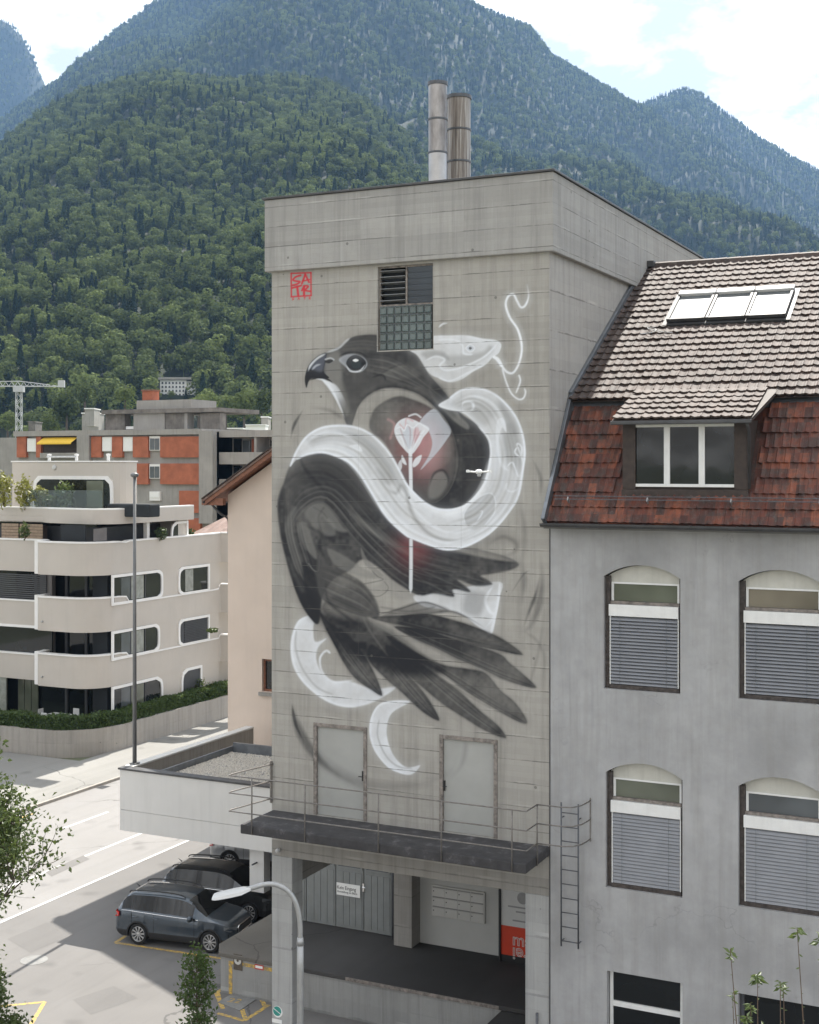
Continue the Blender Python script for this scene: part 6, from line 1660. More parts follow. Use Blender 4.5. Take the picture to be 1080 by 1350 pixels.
MB().tube([(cxa + .3, 7.84, 2.2), (cxa + .3, 7.55, 2.2)], .03, 8).build('bracket_lamp', 'ladder_steel', annex)
MB().box(AX0 + .5, AXR, 14.0, 14.2, 0, AZ0 + .02).build('rear_wall', 'concrete_old', annex)

# ------------------------------------------------------------------ street lamp with curved arm in front of the tower
D_L = 23.8
lb = at_depth(396, 1350, D_L); lamp = thing('street_lamp', 'galvanised street lamp with curved arm and flat pale head', 'street lamp', (lb.x, lb.y, 0))
pole = [Vector((lb.x, lb.y, 0)), at_depth(396, 1240, D_L)]
MB().tube([pole[0], at_depth(396, 1280, D_L), pole[1]], .062, 12).build('pole', 'galvanised', lamp, smooth=True)
MB().tube([at_depth(396, 1246, D_L), at_depth(396, 1236, D_L)], [.07, .055], 12).build('pole_sleeve', 'galvanised', lamp, smooth=True)
arm = smoothpath([tuple(at_depth(x, y, D_L)) for x, y in ((396, 1238), (395.5, 1215), (391, 1193), (381, 1176), (366, 1167), (350, 1166), (332, 1171), (322, 1174))], 6)
MB().tube(arm, .046, 12).build('curved_arm', 'galvanised', lamp, smooth=True)
hd = MB(); pa, pb = at_depth(331, 1171.5, D_L), at_depth(281, 1182, D_L)
ax = (pb - pa).normalized(); sd_ = ax.cross(Vector((0, 0, 1))).normalized(); upv = sd_.cross(ax).normalized()
secs = [(0, .06, .035), (.22, .19, .045), (.5, .21, .045), (.9, .20, .035), (1.0, .17, .02)]
vs = []; L = (pb - pa).length
for t, w, h in secs:
    c = pa + ax * L * t
    vs += [c + sd_ * w - upv * h * .6, c + sd_ * w * .8 + upv * h * .5, c + upv * h, c - sd_ * w * .8 + upv * h * .5, c - sd_ * w - upv * h * .6, c - upv * h * .8]
fs = [(i * 6 + j, i * 6 + (j + 1) % 6, (i + 1) * 6 + (j + 1) % 6, (i + 1) * 6 + j) for i in range(4) for j in range(6)] + [tuple(range(6)), tuple(range(24, 30))]
hd.add(vs, fs).build('lamp_head', 'lamp_white', lamp, smooth=True, auto=40)
MB().obox(pa + ax * L * .55 - upv * .052, ax * L * .32, sd_ * .10, upv * .01).build('lamp_lens', 'headlamp', lamp)

# tall mast behind the annex
MZ = AZ1 + .073; mx_, my_ = onZ(183.5, 1008, MZ); mb_ = Vector((AX0 + .14, my_, MZ)); D_M = (mb_.x - CAMX) * -SA + (mb_.y - CAMY) * CA
mast = thing('tall_mast', 'tall slim grey mast with small flat top on the corner of the white annex', 'mast', tuple(mb_))
mt = at_depth(182.5, 626, D_M)
MB().tube([(mb_.x, mb_.y, MZ), (mb_.x, mb_.y, MZ + 4), (mb_.x, mb_.y, mt.z)], [.075, .068, .05], 12).build('mast_pole', 'pole_grey', mast, smooth=True)
MB().lathe([(.06, -.1), (.14, -.05), (.15, .03), (.05, .08)], (mb_.x, mb_.y, mt.z), 'z', 14).build('mast_cap', 'pole_grey', mast, smooth=True)
MB().box(mb_.x - .13, mb_.x + .13, mb_.y - .13, mb_.y + .13, MZ, MZ + .05).build('base_plate', 'pole_grey', mast)

# ------------------------------------------------------------------ peach gable house behind the annex
PY = 16.7
peach = thing('gable_house', 'peach rendered gable house with brown timber eaves behind the annex', 'house', (-17, 25, 0))
ex, ez = onY(268, 662, PY - .7)
wx = onY(300.5, 800, PY)[0]
RXX = -11.2  # ridge shifted right, hidden behind the tower, so its shadow covers the dock
slope = .63
zr = 13.95 + (RXX - ex) * slope
def prf(x): return 13.95 + (x - ex) * slope if x < RXX else zr - (x - RXX) * slope
hx1 = 2 * RXX - wx
nw = onY(349, 890, PY); 
nx0_, nx1_ = onY(345.5, 890, PY)[0], onY(360, 890, PY)[0]; nz1_, nz0_ = onY(350, 869, PY)[1], onY(350, 912, PY)[1]
pw = holed(wx, hx1, 0, prf(wx) - .25, [(nx0_, nx1_, nz0_, nz1_, 0)], PY, .25)
pw.add([(wx, PY, prf(wx) - .25), (hx1, PY, prf(wx) - .25), (hx1, PY, prf(hx1) - .2), (RXX, PY, zr - .2), (wx, PY, prf(wx) - .2)], [(0, 1, 2, 3, 4)])
pw.quad((wx, PY, 0), (wx, PY + 12, 0), (wx, PY + 12, prf(wx) - .2), (wx, PY, prf(wx) - .2))
pw.quad((hx1, PY, 0), (hx1, PY + 12, 0), (hx1, PY + 12, prf(wx) - .2), (hx1, PY, prf(wx) - .2))
pw.add([(wx, PY + 12, 0), (hx1, PY + 12, 0), (hx1, PY + 12, prf(hx1) - .2), (RXX, PY + 12, zr - .2), (wx, PY + 12, prf(wx) - .2)], [(0, 1, 2, 3, 4)])
pw.build('wall', 'peach_render', peach)
wf = MB(); wf.box(nx0_, nx0_ + .09, PY + .12, PY + .2, nz0_, nz1_).box(nx1_ - .09, nx1_, PY + .12, PY + .2, nz0_, nz1_).box(nx0_ + .09, nx1_ - .09, PY + .12, PY + .2, nz1_ - .09, nz1_).box(nx0_ + .09, nx1_ - .09, PY + .12, PY + .2, nz0_, nz0_ + .09)
wfo = wf.build('window', 'wood_brown', peach); MB().quad((nx0_, PY + .18, nz0_), (nx1_, PY + .18, nz0_), (nx1_, PY + .18, nz1_), (nx0_, PY + .18, nz1_)).build('pane', 'glass_dark', wfo)
MB().box(nx0_ - .12, nx1_ + .1, PY - .10, PY - .003, nz0_ - .16, nz0_ - .02).build('window_sill', 'concrete_old', wfo)
hx_e = 2 * RXX - ex
for s_, xe in ((1, ex), (-1, hx_e)):
    r_ = MB(); r_.prism([(xe, prf(ex)), (RXX, zr), (RXX, zr + .10), (xe, prf(ex) + .10)], lambda p: (p[0], PY - .75, p[1]), lambda p: (p[0], PY + 12.6, p[1])).build('roof', 'tile_far', peach)
    MB().prism([(xe + .05 * s_, prf(ex) - .16), (RXX, zr - .19), (RXX, zr - .004), (xe, prf(ex) - .004)], lambda p: (p[0], PY - .70, p[1]), lambda p: (p[0], PY - .62, p[1])).build('barge_board', 'wood_brown', peach)
    MB().prism([(xe + .05 * s_, prf(ex) - .06), (RXX, zr - .09), (RXX, zr - .004), (xe, prf(ex) - .004)], lambda p: (p[0], PY - .615, p[1]), lambda p: (p[0], PY + 12.4, p[1])).build('soffit_boards', 'wood_brown', peach)
    MB().prism([(xe - .03 * s_, prf(ex) + .10), (RXX, zr + .11), (RXX, zr + .16), (xe - .03 * s_, prf(ex) + .15)], lambda p: (p[0], PY - .80, p[1]), lambda p: (p[0], PY - .55, p[1])).build('verge_cap', 'wood_dark', peach)
MB().box(wx - .9, wx + .15, PY - .60, PY - .38, prf(wx) - .62, prf(wx) - .33).build('purlin_end', 'wood_brown', peach)
MB().tube([(ex + .02, PY - .70, 13.95), (ex + .02, PY + 12.4, 13.95)], .08, 8).build('eaves_gutter', 'zinc_dark', peach)
MB().tube(smoothpath([(ex + .15, PY - .35, 13.85), (ex + .5, PY - .2, 13.45), (wx - .12, PY + .2, 13.2), (wx - .10, PY + .2, 12.6)], 5), .05, 8).build('downpipe', 'zinc_dark', peach, smooth=True)
# ------------------------------------------------------------------ retaining wall, hedge, curved apartment house
def rounded(corner, r, n=8):
    """outer corner between a path along +X (at Y=cy) and a path along +Y (at X=cx): left face first, then the right face"""
    cx, cyy = corner
    return [(cx - r + r * math.sin(math.pi / 2 * i / n), cyy + r - r * math.cos(math.pi / 2 * i / n)) for i in range(n + 1)]
def band(path, t, ztop, zbot):
    """upright curved slab following a plan path; t = thickness inward; ztop may be a function of the path parameter"""
    mb = MB(); P = [Vector((p[0], p[1], 0)) for p in path]; n = len(P); nv = []
    for i in range(n):
        d = (P[min(i + 1, n - 1)] - P[max(i - 1, 0)]).normalized(); nv.append(Vector((-d.y, d.x, 0)))
    zt = [ztop(i) if callable(ztop) else ztop for i in range(n)]
    vs = []
    for i in range(n):
        q = P[i] + nv[i] * t
        vs += [(P[i].x, P[i].y, zbot), (P[i].x, P[i].y, zt[i]), (q.x, q.y, zt[i]), (q.x, q.y, zbot)]
    fs = [(4 * i + j, 4 * i + (j + 1) % 4, 4 * i + 4 + (j + 1) % 4, 4 * i + 4 + j) for i in range(n - 1) for j in range(4)]
    fs += [(3, 2, 1, 0), (4 * n - 4, 4 * n - 3, 4 * n - 2, 4 * n - 1)]
    return mb.add(vs, fs)
wallpath = [(-60, 24.6), (-48, 24.6)] + rounded((-34.4, 24.9), 3.2, 10) + [(-34.4, 30), (-34.35, 36), (-34.3, 42), (-34.3, 50), (-34.3, 70)]
rw = band(wallpath, .28, 1.45, 0)
tag(rw.build('retaining_wall', 'concrete_wall', None, smooth=True, auto=30), 'curved weathered concrete retaining wall below the clipped hedge', 'wall')
struct(MB().prism([(-60, 24.85), (-37.6, 24.95), (-35.6, 25.8), (-34.66, 28.1), (-34.6, 70), (-60, 70)], lambda p: (p[0], p[1], -.05), lambda p: (p[0], p[1], 1.30)).build('garden', 'grass'))

def leaf_cloud(name, pts, size, mat, parent=None, up=.3, flat=False):
    """many small bent leaf faces at given points"""
    n = len(pts); V = np.empty((n, 4, 3)); rs = np.random.RandomState(len(pts) % 997)
    a = rs.normal(size=(n, 3)); a /= np.linalg.norm(a, axis=1)[:, None]
    b = rs.normal(size=(n, 3)); b[:, 2] += up; b -= (b * a).sum(1)[:, None] * a; b /= np.linalg.norm(b, axis=1)[:, None] + 1e-9
    s = size * rs.uniform(.6, 1.25, n)[:, None]
    p = np.asarray(pts)
    V[:, 0] = p - a * s; V[:, 1] = p - b * s * .45; V[:, 2] = p + a * s; V[:, 3] = p + b * s * .45
    me = bpy.data.meshes.new(name)
    me.vertices.add(4 * n); me.vertices.foreach_set('co', V.ravel())
    me.loops.add(4 * n); me.loops.foreach_set('vertex_index', np.arange(4 * n, dtype=np.int32))
    me.polygons.add(n); me.polygons.foreach_set('loop_start', np.arange(n, dtype=np.int32) * 4)
    me.update(calc_edges=True)
    return link(name, me, mat, parent)
# hedge along the wall
hp = []
rs = np.random.RandomState(3)
seg = wallpath[1:]
lens = [math.dist(seg[i], seg[i + 1]) for i in range(len(seg) - 1)]; cum = np.cumsum([0] + lens)
for i in range(30000):
    L = rs.uniform(0, min(cum[-1], 46)); k = min(np.searchsorted(cum, L) - 1, len(lens) - 1); k = max(k, 0); t = (L - cum[k]) / lens[k]
    x = seg[k][0] + (seg[k + 1][0] - seg[k][0]) * t; y = seg[k][1] + (seg[k + 1][1] - seg[k][1]) * t
    d = Vector((seg[k + 1][0] - seg[k][0], seg[k + 1][1] - seg[k][1])).normalized()
    f = rs.uniform(0, 1)
    if f < .55: off, z = rs.uniform(-.06, .14), rs.uniform(1.44, 2.15)
    else: off, z = rs.uniform(-.05, .75), 2.1 + rs.normal() * .05
    off += .05 * math.sin(L * 3.1) ; z += .05 * math.sin(L * 2.3)
    hp.append((x - d.y * (off + .12), y + d.x * (off + .12), z))
hedge = thing('hedge', 'clipped green hedge running along the top of the retaining wall', 'hedge', (-35, 30, 1.4))
leaf_cloud('hedge_leaves', hp, .085, 'leaf_hedge', hedge)['kind'] = 'stuff'
cpath = []
for i, p in enumerate(wallpath[1:]):
    a, b = wallpath[max(i, 0)], wallpath[min(i + 2, len(wallpath) - 1)]; d = Vector((b[0] - a[0], b[1] - a[1])).normalized(); cpath.append((p[0] - d.y * .22, p[1] + d.x * .22))
band(cpath, .5, 1.98, 1.3).build('hedge_core', 'leaf_sapling', hedge)

apt = thing('apartment_house', 'beige apartment house with curved white-edged balcony bands', 'apartment house', (-42, 34, 0))
FX, FY0, FY1 = -35.2, 26.7, 28.0      # right facade plane, balcony front, left facade plane
# main body, set back behind the bands
body = MB(); body.prism([(-60, FY1 + 1.2), (FX - 1.6, FY1 + 1.2), (FX - 1.6, 35.5), (-60, 35.5)], lambda p: (p[0], p[1], 1.2), lambda p: (p[0], p[1], 12.0))
MB().box(-60, FX - .3, 35.502, 46, 1.2, 9.9).build('rear_wall', 'beige_render', apt)
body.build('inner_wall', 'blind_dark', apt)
BL = -39.35                           # where the balcony bulges out of the left face
core = rounded((FX, FY0), 1.7, 10)
far = [(FX, 38.3), (FX + .05, 38.5), (FX + 1.5, 38.75), (FX + 1.9, 39.3), (FX + 1.9, 45)]
path_full = [(-60, FY1), (BL - .5, FY1), (BL - .25, FY1 - .25), (BL - .08, FY0 + .3), (BL + .25, FY0)] + core + [(FX, 28.6), (FX, 29.3), (FX, 29.6), (FX, 32), (FX, 36)] + far
nb = len(path_full)
i_sl = 5 + len(core)                  # index where the balcony parapet steps down to the sill
def stepped(hi, lo, far_hi):
    def f(i):
        if i < 2: return lo + .0
        if i <= i_sl: return hi
        if i == i_sl + 1: return hi - .06
        if i <= i_sl + 4: return lo
        if i <= nb - 5: return lo
        return far_hi
    return f
levels = [(3.40, 5.12, 4.80, 5.0), (6.42, 8.22, 7.80, 8.1), (9.48, 11.22, 11.22, 11.25)]
for k, (zb, hi, lo, fh) in enumerate(levels):
    b_ = band(path_full, .25, stepped(hi, lo if k < 2 else hi, fh), zb).build('balcony_band', 'beige_render', apt, smooth=True, auto=30)
    # white coping along the top
    cp_ = MB(); f_ = stepped(hi, lo if k < 2 else hi, fh)
    path_o = [(p[0], p[1]) for p in path_full]
    P = [Vector((p[0], p[1], 0)) for p in path_o]; vs = []
    for i in range(nb):
        d = (P[min(i + 1, nb - 1)] - P[max(i - 1, 0)]).normalized(); nv = Vector((-d.y, d.x, 0)); z = f_(i)
        a, c = P[i] - nv * .05, P[i] + nv * .31
        vs += [(a.x, a.y, z + .003), (a.x, a.y, z + .085), (c.x, c.y, z + .085), (c.x, c.y, z + .003)]
    cp_.add(vs, [(4 * i + j, 4 * i + (j + 1) % 4, 4 * i + 4 + (j + 1) % 4, 4 * i + 4 + j) for i in range(nb - 1) for j in range(4)] + [(0, 1, 2, 3), (4 * nb - 1, 4 * nb - 2, 4 * nb - 3, 4 * nb - 4)])
    cp_.build('coping', 'white_trim', b_)
    # floor slab
    MB().prism([(-60, FY1 + .2), (BL, FY1 + .2), (BL + .3, FY0 + .24), (FX - 1.5, FY0 + .24), (FX - .6, FY0 + .8), (FX - .25, FY0 + 1.8), (FX - .25, 45), (-60, 45)], lambda p: (p[0], p[1], zb + .01), lambda p: (p[0], p[1], zb + .30)).build('floor_slab', 'beige_render', apt)
    # left end return lip of the balcony
    MB().box(BL - .22, BL + .22, FY0 + .2, FY0 + .5, zb, hi + .10).build('balcony_lip', 'white_trim', b_, bevel=.03)
    if k < 2: MB().lathe([(.001, -.12), (.05, -.1), (.05, 0), (.001, 0)], (BL + .55, FY0 + .01, zb + .5), 'y', 10).build('spout', 'galvanised', b_)
# piers and glazing on the right facade, storey by storey
stor = [(1.3, 3.40), (5.12 - .32, 6.42), (8.22 - .42, 9.48)]
def rounded_frame(name, x, ya, yb, z0, z1, side, parent, inner, t=.16):
    """window in the plane X=x from ya to yb whose end on one side bows outward in a shallow curve; white band round it"""
    def outline(e):
        n = 10; pts = []
        h = z1 - z0
        bow = .42 * h / 1.6
        if side > 0:
            pts = [(ya - e, z0 - e)] + [(yb - bow + e + bow * math.sqrt(max(0, 1 - (2 * (i / n) - 1) ** 4)), z0 - e + (h + 2 * e) * i / n) for i in range(n + 1)] + [(ya - e, z1 + e)]
        else:
            pts = [(yb + e, z1 + e)] + [(ya + bow - e - bow * math.sqrt(max(0, 1 - (2 * (i / n) - 1) ** 4)), z1 + e - (h + 2 * e) * i / n) for i in range(n + 1)] + [(yb + e, z0 - e)]
        return pts
    o, i_ = outline(t), outline(0.0); n = len(o)
    mb = MB()
    vs = [(x + .07, *p) for p in o] + [(x + .07, *p) for p in i_] + [(x - .008, *p) for p in i_] + [(x - .02, *p) for p in o]
    fs = []
    for a in range(n):
        b = (a + 1) % n
        fs += [(a, b, n + b, n + a), (n + a, n + b, 2 * n + b, 2 * n + a), (3 * n + a, 3 * n + b, b, a)]
    fo = mb.add(vs, fs).build(name, 'white_trim', parent)
    MB().add([(x - .006, *p) for p in i_], [tuple(range(n))]).build('glazing', inner, fo)
    return fo
# solid wall between the windows on the right face
for k, (z0, z1) in enumerate(stor):
    y1_ = 32.5 - (.3 if k == 1 else 0) - .45; y2_ = (34.6 if k == 0 else 34.3) + .45
    MB().box(FX - .3, FX - .012, y1_ + .0, y2_, z0 - .1, z1 + .1).build('facade_wall', 'beige_render', apt)
    MB().box(FX - .3, FX - .012, 36.3 if k == 0 else 37.1, 38.4, z0 - .1, z1 + .1).build('facade_wall', 'beige_render', apt)
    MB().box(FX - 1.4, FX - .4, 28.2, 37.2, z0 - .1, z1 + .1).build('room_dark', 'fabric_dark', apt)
wi = [('glass_grey', 'blind_dark'), ('glass_dark', 'blind_dark'), ('glass_grey', 'glass_dark')]
for k, (z0, z1) in enumerate(stor):
    fo = rounded_frame('window', FX, 28.2, 32.5 - (.3 if k == 1 else 0), z0 + (.16 if k else .0), z1 - .16, 1, apt, 'glass_dark', .15)
    for (a, b, m_) in ((28.9, 29.7, 'glass_grey'), (29.75, 30.9, 'curtain' if k != 0 else 'glass_green')):
        MB().box(FX - .005, FX - .001, a, b, z0 + .2, z1 - .2).build('curtain', m_, fo)
    MB().box(FX - .005, FX + .02, 29.70, 29.76, z0 + .16, z1 - .16).build('mullion', 'blind_dark', fo)
    MB().box(FX - .005, FX + .02, 31.0, 31.06, z0 + .16, z1 - .16).build('mullion', 'blind_dark', fo)
    if k == 0:
        rounded_frame('window', FX, 34.6, 36.4, z0 + .1, z1 - .1, -1, apt, 'blind_dark', .15)
    else:
        fo = rounded_frame('window', FX, 34.3, 37.2, z0 + .16, z1 - .16, -1, apt, wi[k][1], .15)
        if k == 1:
            for j in range(14): MB().box(FX - .005, FX + .03, 34.8, 37.1, z0 + .2 + j * .095, z0 + .255 + j * .095).build('blind_slat', 'blind_dark', fo)
        else:
            MB().box(FX - .005, FX - .001, 34.9, 35.7, z0 + .2, z1 - .2).build('curtain', 'curtain', fo)
# loggia glazing round the corner and the left face
for k, (z0, z1) in enumerate(stor):
    MB().box(-60, FX - 1.2, FY1 + .95, FY1 + 1.1, z0 - .6, z1 + .02).build('glass_front', 'glass_dark', apt)
    MB().box(FX - 1.55, FX - 1.45, FY1 + 1.0, 30.5, z0 - .6, z1 + .02).build('glass_front', 'glass_dark', apt)
    for x in (-44.6, -41.2, -39.0, -37.6): MB().box(x - .09, x + .09, FY1 + .85, FY1 + .94, z0 - .4, z1).build('pillar', 'blind_dark', apt)
    if k: MB().box(BL - 1.0, BL - .15, FY1 + .25, FY1 + .55, z0 - .3, z1).build('pillar', 'fabric_grey', apt)
    MB().box(FX - 1.0, FX - .3, 28.9, 29.2, z0 - .3, z1 + .02).build('pillar', 'fabric_grey', apt)
# left face: blind, glass panes with white sills
zz = stor[2]
for j in range(17): MB().box(-43.4, BL - .45, FY1 + .12, FY1 + .17, zz[0] - .42 + j * .115, zz[0] - .34 + j * .115).build('blind_slat', 'blind_dark', apt)
MB().box(-46, BL - .1, FY1 + .2, FY1 + .3, stor[1][0] - .4, stor[1][1]).build('glass_front', 'glass_dark', apt)
for zt in (stor[1][1] - .10, ): MB().box(-50, BL - .3, FY1 - .06, FY1 + .2, zt, zt + .14).build('window_head', 'white_trim', apt)
MB().box(-44.5, -42.7, FY1 + .1, FY1 + .2, 1.3, 3.4).build('curtain', 'curtain', apt)
# ground floor curtains
for x in (-42.4, -41.9, -41.4): MB().box(x, x + .45, FY1 + .75, FY1 + .84, 1.3, 3.35).build('curtain', 'glass_green', apt)
# upper terrace level
pz = [( -60, FY1 + .6), (-40.5, FY1 + .6)] + [(-39.6, FY1 + .2)] + rounded((FX + .05, FY1 - .2), 1.6, 8) + [(FX + .05, 30), (FX + .05, 35.7)]
band(pz, .3, 13.0, 12.22).build('terrace_band', 'beige_render', apt, smooth=True, auto=30)
MB().prism([(-60, FY1 + .8), (-39.6, FY1 + .5), (FX - 1.0, FY1 + .3), (FX - .25, FY1 + 1.8), (FX - .25, 35.65), (-60, 35.65)], lambda p: (p[0], p[1], 12.26), lambda p: (p[0], p[1], 12.55)).build('terrace_slab', 'beige_render', apt)
band(pz, .34, 13.08, 13.003).build('coping', 'white_trim', apt)
MB().box(FX - 2.2, FX - .3, 34.6, 35.6, 9.6, 12.2).build('facade_wall', 'beige_render', apt)
rounded_frame('window', FX - .3, 34.0, 35.4, 10.3, 12.0, -1, apt, 'glass_dark', .14)
wf = MB(); wf.box(FX - .55, FX - .3, 31.6, 31.85, 11.0, 12.2).build('terrace_post', 'white_trim', apt)
MB().box(-47, FX - 2.0, FY1 + 1.25, FY1 + 1.3, 9.6, 12.2).build('glass_front', 'glass_dark', apt)
# penthouse
P0, P1, PYF = -44.9, -36.9, 31.0
PP = [(P0, PYF), (P1 - .5, PYF), (P1 - .15, PYF + .15), (P1, PYF + .5), (P1, 32.5), (-41.5, 38), (P0, 38)]
ph = MB(); ph.prism(PP, lambda p: (p[0], p[1], 12.56), lambda p: (p[0], p[1], 15.62)); pho = ph.build('penthouse', 'beige_render', apt, bevel=.03)
MB().prism([(p[0] + (.05 if p[0] > -40 else -.05), p[1] + (-.05 if p[1] < 32 else .05)) for p in PP], lambda p: (p[0], p[1], 15.623), lambda p: (p[0], p[1], 15.70)).build('coping', 'white_trim', pho)
def front_frame(xa, xb, z0, z1, Y, parent, inner, t=.2):
    n = 8; h = z1 - z0
    def outline(e):
        bow = .38
        r_ = [(xb - bow + e + bow * math.sqrt(max(0, 1 - (2 * (i / n) - 1) ** 4)), z0 - e + (h + 2 * e) * i / n) for i in range(n + 1)]
        l_ = [(xa + bow - e - bow * math.sqrt(max(0, 1 - (2 * (i / n) - 1) ** 4)), z1 + e - (h + 2 * e) * i / n) for i in range(n + 1)]
        return r_ + l_
    o, i_ = outline(t), outline(0.); m = len(o)
    vs = [(p[0], Y - .07, p[1]) for p in o] + [(p[0], Y - .07, p[1]) for p in i_] + [(p[0], Y + .28, p[1]) for p in i_] + [(p[0], Y + .02, p[1]) for p in o]
    fs = []
    for a in range(m):
        b = (a + 1) % m; fs += [(a, b, m + b, m + a), (m + a, m + b, 2 * m + b, 2 * m + a), (3 * m + a, 3 * m + b, b, a)]
    fo = MB().add(vs, fs).build('window', 'white_trim', parent)
    MB().add([(p[0], Y - .035, p[1]) for p in i_], [tuple(range(m))]).build('glazing', inner, fo)
    return fo
fo = front_frame(onY(48, 640, PYF)[0], onY(146, 640, PYF)[0], 12.6, 14.62, PYF, pho, 'glass_dark')
a, b = onY(115, 640, PYF)[0], onY(137, 640, PYF)[0]
MB().box(a, b, PYF - .06, PYF - .04, 12.62, 14.55).build('curtain', 'glass_green', fo)
lx, lz = onY(72, 616, PYF); MB().lathe([(.001, -.08), (.13, -.06), (.15, 0), (.001, 0)], (lx, PYF - .01, lz), 'y', 16).build('wall_lamp', 'lamp_white', pho)
for px in (62, 98, 140):
    x_ = onY(px, 604, PYF + 1)[0]; MB().lathe([(.09, 15.7), (.09, 16.0), (.13, 16.02), (.13, 16.1), (.001, 16.12)], (x_, PYF + 1.2, 0), 'z', 10).build('roof_vent', 'lamp_white', pho)
x_a, x_b = onY(62, 604, PYF + 1)[0], onY(100, 604, PYF + 1)[0]
MB().tube([(x_a, PYF + 1.0, 15.95), (x_b, PYF + 1.0, 15.95)], .05, 6).build('roof_rail', 'galvanised', pho)
# glass balustrade on the terrace
gy = FY1 + .55
glx = [onY(px, 650, gy)[0] for px in (30, 62, 95, 135)]
def sheet_glass():
    s = N('sheet_glass'); s.done((0.55, 0.62, 0.62), 0.03)
    s.b.inputs['Transmission Weight'].default_value = 0.9; s.b.inputs['IOR'].default_value = 1.12
    return s.m
sheet_glass()
for a, b in zip(glx[:-1], glx[1:]): MB().box(a + .02, b - .02, gy, gy + .015, 13.09, 14.05).build('balustrade_pane', 'sheet_glass', apt)
MB().box(onY(132, 650, gy)[0], onY(188, 650, gy)[0], gy + .6, gy + 1.6, 12.6, 13.32).build('spa_cover', 'fabric_dark', apt, bevel=.08)
# awning cloths in the third-floor loggia
sx0, sx1 = onY(122, 700, FY0 + .5)[0], FX - .5
tag(MB().box(onY(58, 700, FY0 + .6)[0] + 1.2, onY(113, 700, FY0 + .6)[0], FY0 + .55, FY0 + .62, 11.0, 12.18).build('privacy_curtain', 'fabric_dark'), 'black fabric curtain hung in the top loggia of the apartment house', 'curtain')
tag(MB().quad((onY(124, 700, FY0 + .6)[0], FY0 + .55, 11.3), (FX - .35, FY0 + 1.4, 11.35), (FX - .35, FY0 + 1.4, 12.05), (onY(124, 700, FY0 + .6)[0], FY0 + .55, 12.0)).build('shade_cloth', 'fabric_grey'), 'grey shade cloth stretched across the top loggia', 'shade cloth')
for px0_, px1_ in ((2, 24), (26, 56)):
    xa, xb = onY(px0_, 705, FY1 + .3)[0], onY(px1_, 705, FY1 + .3)[0]
    pt = thing('wooden_planter', 'slatted wooden planter box ' + ('at the far end of the top balcony' if px0_ < 20 else 'beside the black loggia curtain'), 'planter', (xa, FY1 + .3, 11.2), 'wooden planters on the balcony')
    for j in range(5): MB().box(xa, xb, FY1 + .30, FY1 + .33, 11.30 + j * .17, 11.445 + j * .17).build('plank', 'planter_wood', pt)
    MB().box(xa, xb, FY1 + .335, FY1 + .7, 11.3, 12.05).build('planter_box', 'wood_dark', pt)

def shrub(name, label, c, rx, ry, rz, n, size, mat, group=None, stem=True):
    rs_ = np.random.RandomState(int(abs(c[0] * 31 + c[1] * 17 + c[2] * 7)) % 9999)
    t = thing(name, label, 'plant', (c[0], c[1], c[2] - rz), group)
    p = rs_.normal(size=(n, 3)); p /= np.linalg.norm(p, axis=1)[:, None]; p *= (rs_.uniform(.25, 1, n) ** .5)[:, None]
    lob = 1 + .25 * np.sin(p[:, 0] * 5 + p[:, 2] * 4) * np.cos(p[:, 1] * 5)
    p = p * lob[:, None] * np.array([rx, ry, rz]) + np.array(c)
    leaf_cloud('foliage', p, size, mat, t)
    if stem:
        m = MB()
        for k in range(4):
            q = rs_.uniform(-.4, .4, 2); m.tube([(c[0], c[1], c[2] - rz), (c[0] + q[0] * rx, c[1] + q[1] * ry, c[2])], .02, 5)
        m.build('stem', 'stem_brown', t)
    return t
G = 'shrubs on the roof terrace'
for px, py, w, h, mat, lab in ((5, 645, 24, 46, 'leaf_yellow', 'yellow green leafy shrub at the open end of the roof terrace'), (33, 650, 26, 46, 'leaf_yellow', 'broad yellow green shrub on the roof terrace'), (53, 655, 16, 30, 'leaf_yellow', 'small golden shrub on the roof terrace beside the glass'), (84, 652, 26, 38, 'leaf_near', 'tall loose green shrub before the penthouse window'), (66, 662, 12, 18, 'leaf_near', 'low green shrub between the golden ones on the roof terrace')):
    d = 75.5; c = at_depth(px, py, d); s_ = d / FPX
    shrub('terrace_shrub', lab, c, w * s_ / 2, .5, h * s_ / 2, 500, .12, mat, G)
for px, py, w, h, mat, lab in ((213, 703, 16, 18, 'leaf_sapling', 'dark green potted plant behind the top loggia window'), (248, 702, 16, 12, 'leaf_sapling', 'green box hedge at the end of the top balcony'), (33, 700, 10, 22, 'leaf_near', 'small green plant behind the wooden planter'), (262, 905, 26, 26, 'leaf_near', 'rounded flowering bush behind the hedge'), (138, 940, 10, 18, 'leaf_yellow', 'small tan grass plant by the garden table'), (174, 925, 10, 16, 'leaf_near', 'slender green plant behind the hedge beside the mast'), (280, 831, 16, 6, 'leaf_near', 'low green plants on the far rounded balcony')):
    v = ray(px, py)
    c = at_depth(px, py, 73.5 if py < 920 and px < 100 else 76.0 if px < 230 else 79.5); s_ = 75 / FPX
    shrub('balcony_plant', lab, c, w * s_ / 2, .4, h * s_ / 2, 260, .09, mat)
